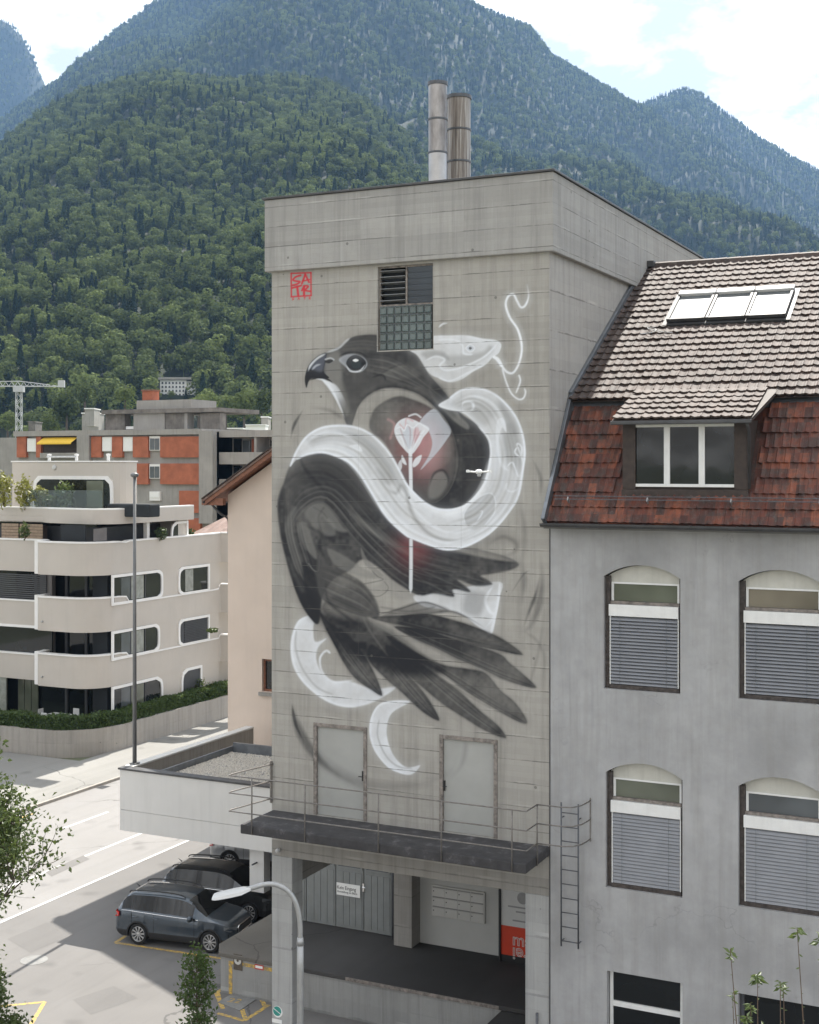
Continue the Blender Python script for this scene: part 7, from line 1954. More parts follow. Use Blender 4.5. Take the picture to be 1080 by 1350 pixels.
# garden table and chairs
tx, ty = -37.3, 26.3
tb = thing('garden_table', 'round-edged grey garden table behind the hedge', 'table', (tx, ty, 1.3))
MB().box(tx - .7, tx + .7, ty - .4, ty + .4, 2.0, 2.04).build('table_top', 'lamp_white', tb, bevel=.02)
for a in (-.6, .6):
    for b in (-.3, .3): MB().tube([(tx + a, ty + b, 1.3), (tx + a, ty + b, 2.0)], .025, 6).build('leg', 'galvanised', tb)
def chair(x, y, rz, lab):
    t = thing('garden_chair', lab, 'chair', (0, 0, 0), 'chairs round the garden table')
    MB().box(-.24, .24, -.24, .24, .43, .47).build('seat', 'lamp_white', t, bevel=.02)
    MB().prism([(-.22, .5), (.22, .5), (.20, .95), (-.20, .95)], lambda p: (p[0], .22, p[1]), lambda p: (p[0] * 1.0, .26, p[1])).build('backrest', 'lamp_white', t, bevel=.02)
    for a in (-.2, .2):
        for b in (-.2, .2): MB().tube([(a, b, 0), (a * .95, b * .95, .43)], .018, 6).build('leg', 'galvanised', t)
    t.location = (x, y, 1.3); t.rotation_euler.z = rz
chair(tx - 1.05, ty, math.radians(90), 'white garden chair at the end of the table beside the dark window')
chair(tx - .3, ty - .65, math.radians(180), 'white garden chair between the hedge and the table')
chair(tx + .4, ty + .65, 0, 'white garden chair between the table and the house')

# ------------------------------------------------------------------ brick apartment block behind
BYF = 80.0
brick = thing('brick_block', 'large red brick apartment block with grey concrete bands', 'apartment block', (-75, 85, 0))
def bX(px): return onY(px, 600, BYF)[0]
def bZ(px, y): return onY(px, y, BYF)[1]
def pan(name, pxa, pxb, ya, yb, mat, y0, y1, parent=None, sides=None):
    pm_ = (pxa + pxb) / 2
    return MB().box(bX(pxa), bX(pxb), BYF + y0, BYF + y1, bZ(pm_, yb), bZ(pm_, ya)).build(name, mat, parent or brick)
MB().box(bX(22), bX(284), BYF + .25, BYF + 12, 0, bZ(150, 571)).build('core_wall', 'concrete_far', brick)
MB().box(bX(-40), bX(22) - .02, BYF + 3, BYF + 14, 0, bZ(10, 576)).build('core_wall', 'concrete_far', brick)
pan('roof_edge', 20, 268, 567, 574, 'concrete_far', -.3, 12.2)
pan('pier', 104, 120, 574, 650, 'concrete_far', -.35, .3)
pan('pier', 266, 284, 568, 690, 'concrete_far', -.5, 6)
for a, b in ((23, 35), (48.5, 55), (121, 134.5), (148.5, 162), (176, 196), (212, 265)): pan('brick_panel', a, b, 575.5, 603, 'brick_red', -.12, .3)
for a, b in ((176, 196), (212, 265)): pan('brick_panel', a, b, 611, 638.5, 'brick_red', -.12, .3)
pan('brick_panel', 237, 265, 647, 676, 'brick_red', -.12, .3); pan('brick_panel', 237, 265, 683, 705, 'brick_red', -.12, .3)
pan('brick_panel', 7, 20.5, 587, 607, 'brick_red', 2.8, 3.3); pan('brick_panel', 7, 20.5, 614, 632, 'brick_red', 2.8, 3.3)
for a, b, c, d in ((36, 48, 578, 595.5), (135, 148, 576, 595), (162.5, 175.5, 576, 595)):
    w_ = pan('window', a, b, c, d, 'white_trim', -.02, .27); pan('shutter', a + .6, b - .6, c + 1.6, d - .6, 'plastic_white', -.05, -.025, w_)
for c, d in ((575, 594), (612, 631)):
    w_ = pan('window', 197, 211, c, d, 'white_trim', .0, .27)
    pan('pane', 198, 203.6, c + 3, d - 1, 'glass_grey', -.05, -.01, w_); pan('pane', 204.4, 210, c + 3, d - 1, 'glass_grey', -.05, -.01, w_)
w_ = pan('window', 197, 211, 648, 660, 'white_trim', .0, .27); pan('shutter', 198, 210, 649, 656, 'plastic_white', -.06, -.01, w_)
for c, d in ((587, 601), (615, 629)):
    w_ = pan('window', 0, 6.5, c, d, 'white_trim', 2.9, 3.2); pan('pane', 0.5, 6, c + 3, d - .5, 'glass_grey', 2.85, 2.88, w_)
# recessed balcony with yellow awning
pan('balcony_recess', 56, 103.5, 575, 597, 'wood_dark', .12, .28)
bp = pan('balcony_parapet', 56, 104, 597, 604, 'concrete_far', -.4, .1)
aw = MB(); xa, xb = bX(57), bX(102); za, zb = bZ(80, 576.5), bZ(80, 584)
aw.quad((xa, BYF + .1, za), (xb, BYF + .1, za), (xb, BYF - 1.0, zb), (xa, BYF - 1.0, zb)).quad((xa, BYF - 1.0, zb), (xb, BYF - 1.0, zb), (xb, BYF - 1.0, zb - .15), (xa, BYF - 1.0, zb - .15))
tag(aw.build('yellow_awning', 'awning_yellow'), 'yellow awning over a recessed balcony of the brick block', 'awning')
# balcony wing to the right
wing = thing('balcony_wing', 'grey concrete apartment wing with deep balconies beside the brick block', 'apartment block', (bX(320), BYF, 0))
MB().box(bX(284) + .02, bX(420), BYF + 3.0, BYF + 14, 0, bZ(320, 570)).build('core_wall', 'concrete_far', wing)
for ya, yb, nm in ((567, 576, 'roof_edge'), (596, 612, 'balcony_front'), (632, 652, 'balcony_front')):
    MB().box(bX(284) + .03, bX(420), BYF + .6, BYF + 3.0, bZ(320, yb), bZ(320, ya)).build(nm, 'concrete_far', wing)
for a, b in ((330, 333), (372, 376)): 
    for ya, yb in ((576, 596), (612, 632)): MB().box(bX(a), bX(b), BYF + .7, BYF + 3.0, bZ(a, yb), bZ(a, ya)).build('pier', 'concrete_far', wing)
for (a, b, ya, yb, m_) in ((287, 297, 578, 596, 'glass_dark'), (299, 309, 580, 596, 'glass_grey'), (311, 328, 578, 596, 'brick_red'), (336, 352, 580, 596, 'glass_dark'), (287, 297, 614, 632, 'glass_dark'), (300, 312, 614, 632, 'yellow_render')):
    MB().box(bX(a), bX(b), BYF + 2.85, BYF + 2.98, bZ(a, yb), bZ(a, ya)).build('balcony_door', m_, wing)
# bare concrete roof structure on the brick block
rfs = thing('roof_structure', 'unfinished bare concrete roof structure on top of the brick block', 'structure', (bX(210), BYF + 4, bZ(210, 568)))
RYF = BYF + 3
def rp_(name, pa, pb, ya, yb, mat, y0=0, y1=7):
    return MB().box(onY(pa, 550, RYF)[0], onY(pb, 550, RYF)[0], RYF + y0, RYF + y1, onY((pa + pb) / 2, yb, RYF)[1], onY((pa + pb) / 2, ya, RYF)[1]).build(name, mat, rfs)
rp_('roof_slab', 136, 291, 539, 544.5, 'concrete_rough', -.3, 7.3)
for a, b, m_ in ((138, 163, 'concrete_rough'), (176, 217, 'concrete_far'), (217.2, 242, 'concrete_rough'), (243, 247, 'concrete_far'), (263, 289, 'concrete_rough')): rp_('wall_panel', a, b, 544.6, 569, m_, 0 if m_ == 'concrete_far' else .15, 1.2)
rp_('floor_slab', 138, 289, 566, 569, 'concrete_rough', 1.3, 7)
rp_('upper_block', 177, 249, 527, 538.9, 'concrete_far', .4, 5)
rp_('chimney', 180, 193, 515, 526.9, 'brick_red', 1.0, 2.2); rp_('chimney_cap', 179, 194, 513, 514.9, 'wood_brown', .9, 2.3)
rp_('rubble', 163.5, 176, 562, 565.8, 'render_white', .3, 1.0)

# small glimpses between the houses
lh = thing('low_tiled_roof', 'low weathered tiled roof between apartment house and gable house', 'roof', (-48, 52, 0))
x0_, z0_ = onY(252, 706, 50); x1_, z1_ = onY(300, 672, 56)
MB().add([(x0_ - 1, 50, z0_ - .3), (x0_ + 9, 50, z0_ - .3), (x0_ + 9, 57, z0_ + 2.6), (x0_ + 1.8, 57, z0_ + 2.6)], [(0, 1, 2, 3)]).build('roof', 'tile_far', lh)
MB().box(x0_ - .5, x0_ + 9, 50.4, 57, 0, z0_ - .3).build('wall', 'render_white', lh)
yh = thing('yellow_house', 'yellow house with a red painted gable seen past the rounded balcony', 'house', (-50, 62, 0))
xa, _ = onY(276, 760, 60)
MB().box(xa - 3, xa + 8, 60, 68, 0, onY(290, 768, 60)[1]).build('lower_wall', 'yellow_render', yh)
MB().box(xa - 3, xa + 8, 60.2, 68, onY(290, 768, 60)[1] + .01, onY(290, 735, 60)[1]).build('upper_wall', 'red_render', yh)
wa, wb = onY(289, 755, 60)[0], onY(298, 755, 60)[0]
yw = MB().box(wa, wb, 60.1, 60.19, onY(293, 763, 60)[1], onY(293, 747, 60)[1]).build('window', 'white_trim', yh)
MB().box(wa + .12, wb - .12, 60.06, 60.09, onY(293, 761, 60)[1], onY(293, 749, 60)[1]).build('pane', 'glass_dark', yw)
wa, wb = onY(278, 800, 60)[0], onY(298, 800, 60)[0]
MB().box(wa, wb, 59.94, 59.99, onY(288, 806, 60)[1], onY(288, 802, 60)[1]).build('shutter_band', 'glass_dark', yh)

# ------------------------------------------------------------------ tower crane
DC = 210.0
crane = thing('tower_crane', 'white lattice tower crane standing behind the brick block', 'crane', tuple(Vector((at_depth(25, 568, DC).x, at_depth(25, 568, DC).y, 0))))
cb_ = at_depth(25, 568, DC); zt = at_depth(25, 516, DC).z; hw_ = .42
R_ = Vector((CA, SA, 0)); F_ = Vector((-SA, CA, 0)); c0 = Vector((cb_.x, cb_.y, 0))
mm = MB()
for a, b in ((-1, -1), (1, -1), (1, 1), (-1, 1)): mm.tube([c0 + R_ * a * hw_ + F_ * b * hw_, c0 + R_ * a * hw_ + F_ * b * hw_ + Vector((0, 0, zt))], .055, 5)
nz = 26
for i in range(nz):
    z0, z1 = zt * i / nz, zt * (i + 1) / nz; s_ = 1 if i % 2 else -1
    for off in (-1, 1):
        mm.tube([c0 + R_ * hw_ * s_ + F_ * hw_ * off + Vector((0, 0, z0)), c0 - R_ * hw_ * s_ + F_ * hw_ * off + Vector((0, 0, z1))], .05, 4)
        mm.tube([c0 + F_ * hw_ * s_ + R_ * hw_ * off + Vector((0, 0, z0)), c0 - F_ * hw_ * s_ + R_ * hw_ * off + Vector((0, 0, z1))], .05, 4)
mm.build('mast', 'crane_white', crane)
J0, J1 = at_depth(-60, 509, DC), at_depth(83, 509.5, DC)
T0, T1 = at_depth(-40, 503.5, DC), at_depth(26, 502.5, DC)
jm = MB(); jm.tube([J0, J1], .10, 5); jm.tube([T0, T1, at_depth(66, 507.5, DC)], .07, 5)
for i in range(17):
    a = J0 + (J1 - J0) * (i / 18); b = J0 + (J1 - J0) * ((i + .5) / 18)
    px_t = -60 + 143 * (i + .5) / 18
    tp = at_depth(px_t, 503.2 if px_t < 26 else 502.5 + (px_t - 26) * .12, DC); jm.tube([a, tp, J0 + (J1 - J0) * ((i + 1) / 18)], .05, 4)
jm.build('jib', 'crane_white', crane)
MB().obox(at_depth(81, 506, DC), R_ * .5, F_ * .3, Vector((0, 0, .55))).build('jib_end_box', 'crane_white', crane)
MB().obox(at_depth(25, 513, DC), R_ * .75, F_ * .7, Vector((0, 0, .45))).build('slewing_ring', 'crane_white', crane)
# ------------------------------------------------------------------ parked cars (compact SUVs), nose along local +x
def car_parts():
    """returns {part: (verts, faces)}: body shell lofted from stations; glass, pillars and trim split off as own parts"""
    top = lerp_table([(-2.19, .80), (-2.16, 1.02), (-2.08, 1.14), (-1.98, 1.30), (-1.80, 1.50), (-1.62, 1.575), (-1.2, 1.605), (-.5, 1.625), (.05, 1.605), (.35, 1.555), (.55, 1.49), (1.22, 1.065), (1.5, 1.025), (1.85, .965), (2.02, .90), (2.13, .78), (2.19, .60)])
    belt = lerp_table([(-2.19, .76), (-2.1, 1.04), (-1.7, 1.06), (-.5, 1.02), (.6, .99), (1.15, .985), (1.5, .965), (1.85, .90), (2.02, .82), (2.13, .70), (2.19, .55)])
    wid = lerp_table([(-2.19, .74), (-2.1, .83), (-1.9, .89), (-1.4, .915), (0, .92), (1.2, .915), (1.7, .89), (1.95, .83), (2.1, .72), (2.19, .60)])
    rwid = lerp_table([(-2.19, .66), (-2.0, .66), (-1.6, .655), (-.5, .66), (.3, .645), (.6, .66), (1.22, .74), (1.6, .72), (2.0, .62), (2.19, .50)])
    xs = sorted(set([round(v, 4) for v in list(np.linspace(-2.19, 2.19, 70))] + [-1.55, -1.50, -.72, -.66, .22, .28, -1.27, 1.37]))
    AX = (-1.28, 1.36); AR = .395
    def zbot(x):
        z = .24 + .10 * max(0, (abs(x) - 1.9) / .3)
        for a in AX:
            if abs(x - a) < AR: z = max(z, .335 + math.sqrt(AR * AR - (x - a) ** 2) * .98)
        return z
    sec = []
    for x in xs:
        w, b, t, rw, zb = wid(x), belt(x), top(x), rwid(x), zbot(x)
        zb = min(zb, b - .05)
        m1 = max(zb + .03, .45); m1 = min(m1, b - .04); m2 = max(m1 + .005, .72); m2 = min(m2, b - .02)
        gl = max(0.0, t - b)
        pts = [(w * .965, zb), (w * 1.0, zb + (m1 - zb) * .5), (w * 1.0, m1), (w * .985, (m1 + m2) / 2), (w * 1.0, m2), (w * .985, b),
               (w * .985 + (rw - w * .985) * .12, b + gl * .10), (w * .985 + (rw - w * .985) * .86, b + gl * .86), (rw * .93, b + gl * .955), (rw * .6, b + gl * .99), (0, t)]
        sec.append(pts)
    nv = len(sec[0]); V = []
    for x, pts in zip(xs, sec):
        V += [(x, y, z) for y, z in pts] + [(x, -y, z) for y, z in pts]
    parts = {}
    def put(k, f): parts.setdefault(k, []).append(f)
    for i in range(len(xs) - 1):
        xm = (xs[i] + xs[i + 1]) / 2
        for side in (0, 1):
            for j in range(nv - 1):
                a = i * 2 * nv + side * nv + j; b_ = a + 2 * nv
                f = (a, b_, b_ + 1, a + 1) if side == 0 else (a, a + 1, b_ + 1, b_)
                k = 'body'
                if j <= 1 and zbot(xm) < .5: k = 'cladding'
                if j == 0: k = 'cladding'
                if j == 6:
                    lim_f = .60 + .52 * (1 - .5)      # windscreen pillar runs diagonally, see below
                    if -1.93 < xm < .98:
                        if -1.93 < xm < -1.53: k = 'rear_quarter_window_' + str(side)
                        elif -1.50 < xm < -.70: k = 'rear_door_window_' + str(side)
                        elif -.67 < xm < .72: k = 'front_door_window_' + str(side)
                        elif xm <= -.67: k = 'pillar'
                        else: k = 'body'
                    if -1.55 < xm < -1.50 or -.72 < xm < -.66: k = 'pillar'
                if j in (8, 9) and .50 < xm < 1.20: k = 'windscreen'
                if j in (7,) and .62 < xm < 1.16: k = 'windscreen'
                if j in (8, 9) and -2.06 < xm < -1.74: k = 'rear_window'
                put(k, f)
    n = len(xs)
    for i in (0, n - 1):
        o = i * 2 * nv
        for j in range(nv - 1):
            put('body', (o + j, o + j + 1, o + nv + j + 1, o + nv + j))
    out = {}
    for k, fs in parts.items():
        used = sorted({q for f in fs for q in f}); mp = {q: i for i, q in enumerate(used)}
        out[k] = ([V[q] for q in used], [tuple(mp[q] for q in f) for f in fs])
    return out, AX, belt, wid, top
CP = car_parts()
def make_car(label, paint, loc, heading, group, detail=True):
    parts, AX, belt, wid, top = CP
    t = thing('parked_car', label, 'car', (0, 0, 0), group)
    for k, (v, f) in parts.items():
        mat = paint if k == 'body' else 'black_plastic' if k in ('cladding', 'pillar') else 'glass_car'
        nm = 'side_window' if 'window_' in k else k
        m = MB(); m.v = v; m.f = f
        m.build(nm, mat, t, smooth=True, auto=38 if k == 'body' else 60)
    MB().box(-1.95, 2.0, -.80, .80, .22, .62).build('underbody', 'rubber', t)
    MB().box(-1.7, .9, -.68, .68, .62, 1.02).build('cabin_floor', 'rubber', t)
    # wheels
    for ax in AX:
        for s in (-1, 1):
            y = s * .80
            wl_ = MB().lathe([(.235, -.09), (.25, -.11), (.30, -.115), (.335, -.09), (.345, -.03), (.345, .03), (.335, .09), (.30, .115), (.25, .11), (.235, .09)], (ax, y, .345), 'y', 28, False).build('wheel', 'rubber', t, smooth=True, auto=40)
            rm = MB().lathe([(.245, -.02), (.25, .095), (.235, .105), (.225, .09), (.215, -.02)] if s > 0 else [(.245, .02), (.25, -.095), (.235, -.105), (.225, -.09), (.215, .02)], (ax, y, .345), 'y', 28, False)
            for q in range(10):
                a = 2 * math.pi * q / 10 + .1
                for da in (-.07, .07):
                    c1 = Vector((ax + math.cos(a) * .05, y + s * .078, .345 + math.sin(a) * .05)); c2 = Vector((ax + math.cos(a + da) * .228, y + s * .088, .345 + math.sin(a + da) * .228))
                    d = c2 - c1; side = d.cross(Vector((0, 1, 0))).normalized() * .011
                    rm.obox((c1 + c2) / 2, d / 2, side, (0, .008, 0))
            rm.lathe([(.06, s * .06), (.06, s * .085), (.001, s * .095)], (ax, y, .345), 'y', 14)
            rm.build('rim', 'alloy', wl_)
            MB().lathe([(.001, s * .03), (.235, s * .03), (.235, s * .035), (.001, s * .035)], (ax, y, .345), 'y', 20).build('brake_shadow', 'black_plastic', wl_)
            n = 14; ar = MB(); vs = []
            for i in range(n + 1):
                q = math.pi * i / n
                for rr in (.385, .435): vs.append((ax + math.cos(q) * rr, s * (wid(ax) + .008), .335 + math.sin(q) * rr * .99))
            ar.add(vs, [(2 * i, 2 * i + 1, 2 * i + 3, 2 * i + 2) for i in range(n)]).build('arch_trim', 'black_plastic', t)
            MB().box(ax - .36, ax + .36, s * .45, s * .70, .30, .74).build('wheel_well', 'rubber', t)
    for s in (-1, 1):
        # roof rails, mirrors, handles, lamps
        MB().tube(smoothpath([(-1.75, s * .60, 1.55), (-1.62, s * .615, 1.63), (-.8, s * .625, 1.675), (.0, s * .615, 1.655), (.25, s * .60, 1.60), (.34, s * .595, 1.555)], 4), .02, 6).build('roof_rail', 'black_plastic', t, smooth=True)
        mr = MB(); mr.lathe([(.03, -.11), (.085, -.08), (.10, 0), (.08, .08), (.02, .11)], (.72, s * 1.03, 1.06), 'y', 12); mr.build('mirror', paint, t, smooth=True)
        MB().tube([(.74, s * .90, 1.0), (.73, s * 1.0, 1.03)], .025, 6).build('mirror_arm', 'black_plastic', t)
        for x in (-.60, -1.38): MB().tube([(x - .10, s * (wid(x) + .012), .90), (x - .06, s * (wid(x) + .035), .905), (x + .06, s * (wid(x) + .035), .905), (x + .10, s * (wid(x) + .012), .90)], .015, 6).build('door_handle', paint, t)
        hl = MB(); hl.add([(2.13, s * .52, .80), (2.02, s * .79, .84), (1.86, s * .875, .86), (1.87, s * .885, .75), (2.04, s * .80, .70), (2.15, s * .54, .68)], [(0, 1, 2, 3, 4, 5)])
        hl.add([(2.16, s * .52, .795), (2.05, s * .795, .835), (1.88, s * .89, .855), (1.89, s * .90, .755), (2.07, s * .81, .705), (2.175, s * .54, .685)], [(0, 1, 2, 3, 4, 5)])
        hl.build('headlight', 'headlamp', t)
        fl = MB(); fl.box(2.08, 2.15, s * .56 - .12, s * .56 + .12, .46, .54); fl.build('fog_light', 'headlamp', t)
        tl = MB(); tl.add([(-2.185, s * .50, 1.00), (-2.14, s * .80, 1.01), (-1.97, s * .905, 1.0), (-1.98, s * .915, .86), (-2.16, s * .83, .82), (-2.21, s * .50, .84)], [(0, 1, 2, 3, 4, 5)])
        tl.add([(-2.215, s * .50, .995), (-2.17, s * .81, 1.0), (-1.99, s * .92, .99), (-2.0, s * .925, .87), (-2.19, s * .84, .83), (-2.235, s * .50, .85)], [(0, 1, 2, 3, 4, 5)])
        tl.build('tail_light', 'tail_red', t)
        # door cut lines and sill crease
        for x in (.80, -.69, -1.52):
            zz0 = .45 if x > -1 else .80
            MB().add([(x - .006, s * (wid(x) + .004), zz0), (x + .006, s * (wid(x) + .004), zz0), (x + .006, s * (wid(x) * .99 + .004), belt(x) - .01), (x - .006, s * (wid(x) * .99 + .004), belt(x) - .01)], [(0, 1, 2, 3)]).build('door_gap', 'rubber', t)
        ws = MB(); pts = [(x, s * (wid(x) * .985 + .006), belt(x) + .012) for x in np.linspace(-1.9, .95, 12)]
        ws.tube(pts, .010, 5).build('window_trim', 'chrome', t)
    gr = MB(); gr.prism([(-.48, .58), (.48, .58), (.52, .76), (.40, .80), (-.40, .80), (-.52, .76)], lambda p: (2.12, p[0], p[1]), lambda p: (2.205, p[0], p[1])); gr.build('grille', 'black_plastic', t)
    for i in range(9): MB().box(2.206, 2.214, -.42 + i * .105 - .008, -.42 + i * .105 + .008, .60, .77).build('grille_bar', 'chrome', t)
    MB().tube([(2.205, -.52, .76), (2.20, -.40, .81), (2.20, .40, .81), (2.205, .52, .76), (2.21, .48, .575), (2.21, -.48, .575), (2.205, -.52, .76)], .014, 6).build('grille_surround', 'chrome', t)
    MB().box(2.10, 2.20, -.62, .62, .30, .44).build('lower_intake', 'black_plastic', t)
    MB().box(2.20, 2.215, -.26, .26, .46, .57).build('number_plate', 'plastic_white', t)
    MB().box(-2.215, -2.20, -.26, .26, .62, .74).build('number_plate', 'plastic_white', t)
    MB().tube([(.95, -.5, 1.235), (1.17, .1, 1.11)], .008, 5).build('wiper', 'rubber', t)
    MB().tube([(-1.7, 0, 1.56), (-1.85, 0, 1.66)], [.02, .006], 6).build('aerial', 'black_plastic', t)
    for z in (1.12,):
        for x, y in ((-.35, .36), (-.35, -.36), (-1.25, .38), (-1.25, -.38)): MB().box(x - .07, x + .07, y - .22, y + .22, .9, 1.42).build('seat', 'rubber', t)
    t.location = loc; t.rotation_euler.z = heading; t.scale = (.96, 1.0, 1.01)
    return t
def car_at(px_r, py_r, px_f, py_f):
    a, b = Vector((*onZ(px_r, py_r, 0), 0)), Vector((*onZ(px_f, py_f, 0), 0))
    h = math.atan2(b.y - a.y, b.x - a.x); mid = (a + b) / 2
    n = Vector((-math.sin(h), math.cos(h), 0))
    c = mid + n * .88 - Vector((math.cos(h), math.sin(h), 0)) * -.08
    return c, h, (b - a).length
c, h, wb = car_at(177, 1245, 273, 1256.5)
print('wheelbase', wb)
CG = 'cars parked under the white annex'
make_car('blue grey compact SUV parked next to the yellow line', 'paint_bluegrey', c, h, CG)
n = Vector((-math.sin(h), math.cos(h), 0)); fw = Vector((math.cos(h), math.sin(h), 0))
make_car('black compact SUV with bright roof parked beyond the blue grey one', 'paint_black', c + n * 2.9 + fw * .05, h, CG)
make_car('silver car mostly hidden behind the annex column', 'paint_silver', c + n * 8.2 + fw * -.6, h + .05, CG)
# ------------------------------------------------------------------ near trees, sapling, shoots
def leaves_on(points, dirs, size, name, mat, parent, per=6, spread=.16, droop=.2, seed=1):
    rs_ = np.random.RandomState(seed); V = []; F = []
    for p, d in zip(points, dirs):
        for k in range(per):
            q = p + Vector(rs_.normal(size=3)) * spread
            a = (Vector(rs_.normal(size=3)) + Vector(d) * .6 - Vector((0, 0, droop))).normalized()
            b = a.cross(Vector(rs_.normal(size=3))).normalized(); s = size * rs_.uniform(.65, 1.3)
            n_ = a.cross(b) * s * .18
            o = len(V); V += [q, q + a * s * .5 + b * s * .27 + n_, q + a * s, q + a * s * .5 - b * s * .27 + n_, ]
            F += [(o, o + 1, o + 2), (o, o + 2, o + 3)]
    m = MB(); m.v = [tuple(v) for v in V]; m.f = F
    return m.build(name, mat, parent, fix=False)
def grow_tree(name, label, base, height, spread, seed, leaf_size, mat, levels=3, per=6, trunk_r=.12, lean=(0, 0), nb=8, first=.35, bark='bark'):
    rr = random.Random(seed); t = thing(name, label, 'tree', tuple(base))
    br = MB(); tips, dirs = [], []
    def limb(p, d, L, r, lev):
        n = 5; path = [p]; q = p.copy(); dd = d.copy()
        for i in range(n):
            dd = (dd + Vector((rr.gauss(0, .16), rr.gauss(0, .16), rr.gauss(.06, .10)))).normalized(); q = q + dd * L / n; path.append(q.copy())
            if lev >= levels - 1: tips.append(q.copy()); dirs.append(dd.copy())
            if lev < levels and i >= (1 if lev else 0):
                k = 2 if lev else 0
                for _ in range(k):
                    ax = Vector((rr.gauss(0, 1), rr.gauss(0, 1), rr.gauss(.25, .6))).normalized()
                    limb(q, (dd * .55 + ax * .8).normalized(), L * rr.uniform(.42, .62), r * .5, lev + 1)
        br.tube(path, [r * (1 - .7 * i / n) for i in range(n + 1)], 6 if lev < 2 else 4, False)
    base = Vector(base); top = base + Vector((lean[0], lean[1], height * .92)); n = 9
    tp = [base + (top - base) * (i / n) + Vector((rr.gauss(0, .04), rr.gauss(0, .04), 0)) * (i > 0) for i in range(n + 1)]
    br.tube(tp, [trunk_r * (1 - .8 * i / n) for i in range(n + 1)], 10, False)
    for k in range(nb):
        f = first + (1 - first) * (k + rr.random() * .6) / nb; f = min(f, .99)
        p = base + (top - base) * f; a = k * 2.4 + rr.random()
        L = spread * (1.0 - .55 * (f - first) / (1 - first)) * rr.uniform(.8, 1.15)
        limb(p, Vector((math.cos(a), math.sin(a), rr.uniform(.25, .7))).normalized(), L, trunk_r * .45 * (1 - .5 * f), 1)
    br.build('trunk', bark, t, smooth=True, fix=False)
    leaves_on(tips, dirs, leaf_size, 'crown', mat, t, per, leaf_size * 1.3, .25, seed)
    return t
# street tree at the left edge
b = at_depth(-84, 1300, 27.0); grow_tree('street_tree', 'loose green street tree whose branches reach over the sunny street', (b.x, b.y, 0), 10.0, 2.0, 4, .115, 'leaf_near', 3, 5, .13, (.1, 0), 13, .60)
b = at_depth(-34, 1330, 24.0); grow_tree('street_tree', 'small dense leafy tree at the edge of the sunny yard', (b.x, b.y, 0), 7.0, 1.0, 9, .085, 'leaf_near', 3, 6, .09, (0, 0), 13, .35)
# slim sapling in front of the cars
def sapling(px, ytop, d, label, seed, w):
    rr = random.Random(seed); b = at_depth(px, 1350, d); zt = at_depth(px, ytop, d).z
    t = thing('sapling', label, 'tree', (b.x, b.y, 0)); br = MB(); tips, dirs = [], []
    br.tube([(b.x, b.y, 0), (b.x + .03, b.y, zt * .5), (b.x, b.y, zt)], [.035, .025, .008], 8, False)
    for k in range(120):
        z = zt * (.42 + .57 * rr.random() ** .9); a = rr.random() * 6.283; f = (z / zt - .42) / .58
        L = w * (.45 + .75 * math.sin(min(1, (1 - f) * 1.5 + .12) * 1.5)) * rr.uniform(.5, 1.0) * .62
        p0 = Vector((b.x, b.y, z)); p1 = p0 + Vector((math.cos(a) * L, math.sin(a) * L, L * rr.uniform(.5, 1.2)))
        br.tube([p0, (p0 + p1) / 2 + Vector((0, 0, -.02)), p1], [.008, .006, .003], 4, False)
        for q in (.5, .75, 1.0): tips.append(p0 + (p1 - p0) * q); dirs.append((p1 - p0).normalized())
    br.build('trunk', 'stem_brown', t, fix=False)
    leaves_on(tips, dirs, .095, 'crown', 'leaf_hedge', t, 6, .06, .3, seed)
sapling(259, 1262, 28.0, 'slim dark leaved sapling standing in front of the parked cars', 5, .62)
# tall shoots at the lower right
def shoots(d, heads, label):
    b = at_depth(1010, 1500, d); t = thing('tall_shrub', label, 'shrub', (b.x, b.y, 0)); rr = random.Random(3)
    st = MB(); P, D = [], []; rs_ = np.random.RandomState(8); V, F = [], []
    def lf(q, a, s, wd=.17):
        b_ = a.cross(Vector((rr.gauss(0, 1), rr.gauss(0, 1), rr.gauss(0, 1)))).normalized(); n_ = a.cross(b_) * s * .12; o = len(V)
        V.extend([q, q + a * s * .45 + b_ * s * wd + n_, q + a * s, q + a * s * .45 - b_ * s * wd + n_]); F.extend([(o, o + 1, o + 2), (o, o + 2, o + 3)])
    for (x, y, bx, n, s) in heads:
        tp = at_depth(x, y, d + rr.uniform(-.4, .4)); bt = Vector((b.x + (bx - 1010) * d / FPX * CA, b.y + (bx - 1010) * d / FPX * SA, max(0, tp.z - 6)))
        mid = (tp + bt) / 2 + Vector((0, 0, .5))
        path = [Vector(p) for p in smoothpath([tuple(bt), tuple(mid), tuple(tp)], 10)]
        st.tube(path, [.016 * (1 - .75 * i / (len(path) - 1)) for i in range(len(path))], 5, False)
        for k in range(n):
            a = 2.4 * k + rr.random(); e = rr.uniform(-.5, .5) + (.3 if k > n - 5 else 0)
            lf(tp - Vector((0, 0, rr.uniform(0, .10))), Vector((math.cos(a) * math.cos(e), math.sin(a) * math.cos(e), math.sin(e) - .25)).normalized(), s * rr.uniform(.7, 1.15))
        for k in range(16):
            q = tp + (path[-8] - tp) * (k / 10); a = rr.random() * 6.28
            lf(q, Vector((math.cos(a), math.sin(a), rr.uniform(-.8, .3))).normalized(), s * rr.uniform(.25, .55))
    st.build('stem', 'stem_brown', t, smooth=True, fix=False)
    m = MB(); m.v = [tuple(v) for v in V]; m.f = F; m.build('leaves', 'leaf_near', t, fix=False)
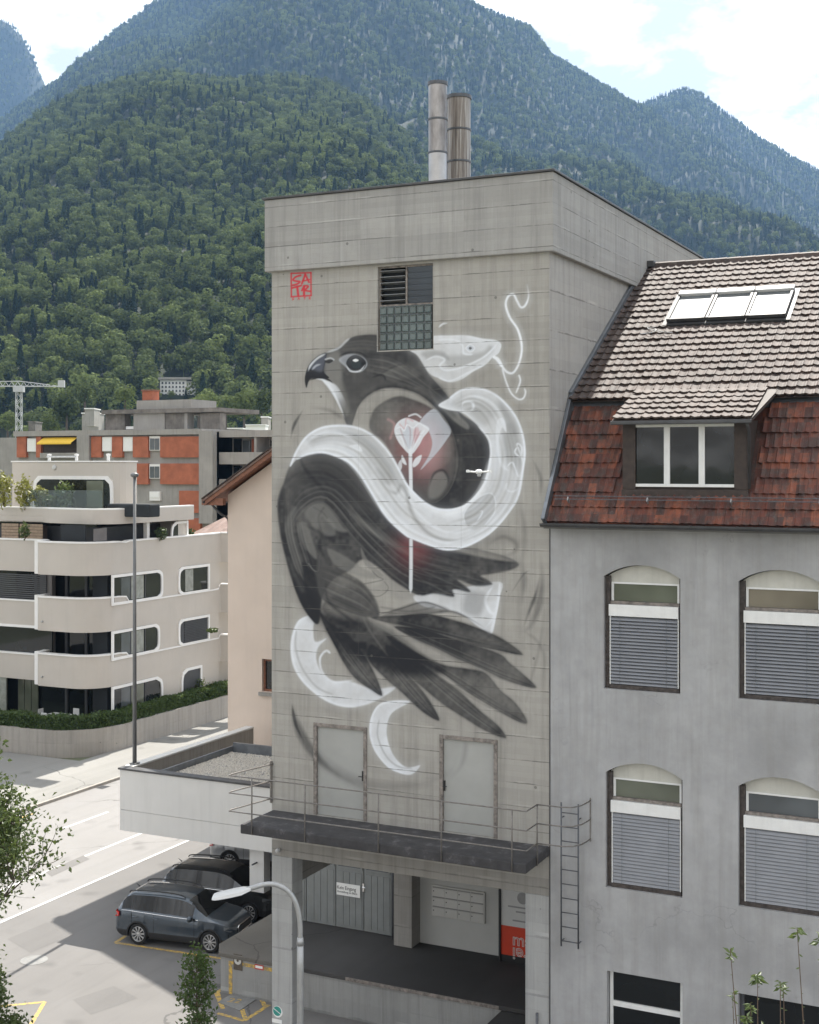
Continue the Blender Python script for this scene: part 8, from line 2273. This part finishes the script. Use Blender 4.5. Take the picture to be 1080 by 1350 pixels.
shoots(16.0, [(963, 1251, 1005, 12, .115), (1051, 1223, 1085, 13, .125), (1080, 1232, 1100, 10, .12), (999, 1284, 1000, 20, .14), (1029, 1294, 1030, 12, .10), (1033, 1297, 1045, 8, .09), (985, 1340, 990, 26, .11),  (966, 1309, 985, 8, .10), (1008, 1352, 1005, 24, .11), (990, 1322, 995, 14, .10)], 'tall shrub with long bare shoots and leaf rosettes before the grey wall')

# ------------------------------------------------------------------ small camera drone hovering before the mural
DD = 15.0
dc = at_depth(631.5, 622.5, DD)
dr = thing('camera_drone', 'small white quadcopter drone hovering in front of the mural', 'drone', tuple(dc))
Rr = Vector((math.cos(ANG), math.sin(ANG), 0)); Ff = Vector((-SA, CA, 0)); Uu = Vector((0, 0, 1))
bd = MB(); vs = []
for t_, w_, h_ in ((-1, .018, .012), (-.6, .040, .026), (.2, .045, .030), (.7, .036, .026), (1, .02, .016)):
    for j in range(8):
        q = 2 * math.pi * j / 8; vs.append(dc + Ff * t_ * .09 + Rr * math.cos(q) * w_ + Uu * (math.sin(q) * h_ + .004))
bd.add(vs, [(i * 8 + j, i * 8 + (j + 1) % 8, (i + 1) * 8 + (j + 1) % 8, (i + 1) * 8 + j) for i in range(4) for j in range(8)] + [tuple(range(8)), tuple(range(32, 40))])
bd.build('drone_body', 'plastic_white', dr, smooth=True)
MB().lathe([(.001, -.03), (.02, -.026), (.024, -.008), (.018, .006)], tuple(dc - Uu * .022 - Ff * .06), 'z', 12).build('camera_gimbal', 'galvanised', dr, smooth=True)
for sx in (-1, 1):
    for sf in (-1, 1):
        e = dc + Rr * sx * .125 + Ff * sf * .10 + Uu * .010
        MB().tube([dc + Rr * sx * .035 + Ff * sf * .05, e], [.011, .008], 8).build('arm', 'plastic_white', dr, smooth=True)
        MB().lathe([(.016, -.012), (.016, .012), (.006, .018)], tuple(e), 'z', 10).build('motor', 'plastic_white', dr)
        pb = MB(); a = (.35 if sf > 0 else -.25) * sx
        dv = Rr * math.cos(a) + Ff * math.sin(a); pv_ = Uu.cross(dv)
        pb.add([e + Uu * .02 - dv * .06 - pv_ * .006, e + Uu * .02 + pv_ * .009, e + Uu * .02 + dv * .06 + pv_ * .005, e + Uu * .02 - pv_ * .009], [(0, 1, 2, 3)])
        pb.add([e + Uu * .023 - dv * .06 - pv_ * .006, e + Uu * .023 + pv_ * .009, e + Uu * .023 + dv * .06 + pv_ * .005, e + Uu * .023 - pv_ * .009], [(0, 3, 2, 1)])
        pb.build('rotor_blade', 'plastic_white', dr)

# ------------------------------------------------------------------ haze in the valley
hz = bpy.data.materials.new('valley_air'); hz.use_nodes = True; nt_ = hz.node_tree; nt_.nodes.clear()
ho = nt_.nodes.new('ShaderNodeOutputMaterial'); hv = nt_.nodes.new('ShaderNodeVolumePrincipled')
hv.inputs['Color'].default_value = (0.33, 0.57, 0.96, 1); hv.inputs['Density'].default_value = HAZE_DENSITY
hv.inputs['Anisotropy'].default_value = 0.25
nt_.links.new(hv.outputs[0], ho.inputs['Volume'])
hb = MB().box(-7000, 5500, -2500, 7600, -60, 2300).build('haze', hz)
hb['kind'] = 'stuff'; hb['label'] = 'thin blue haze in the valley air'
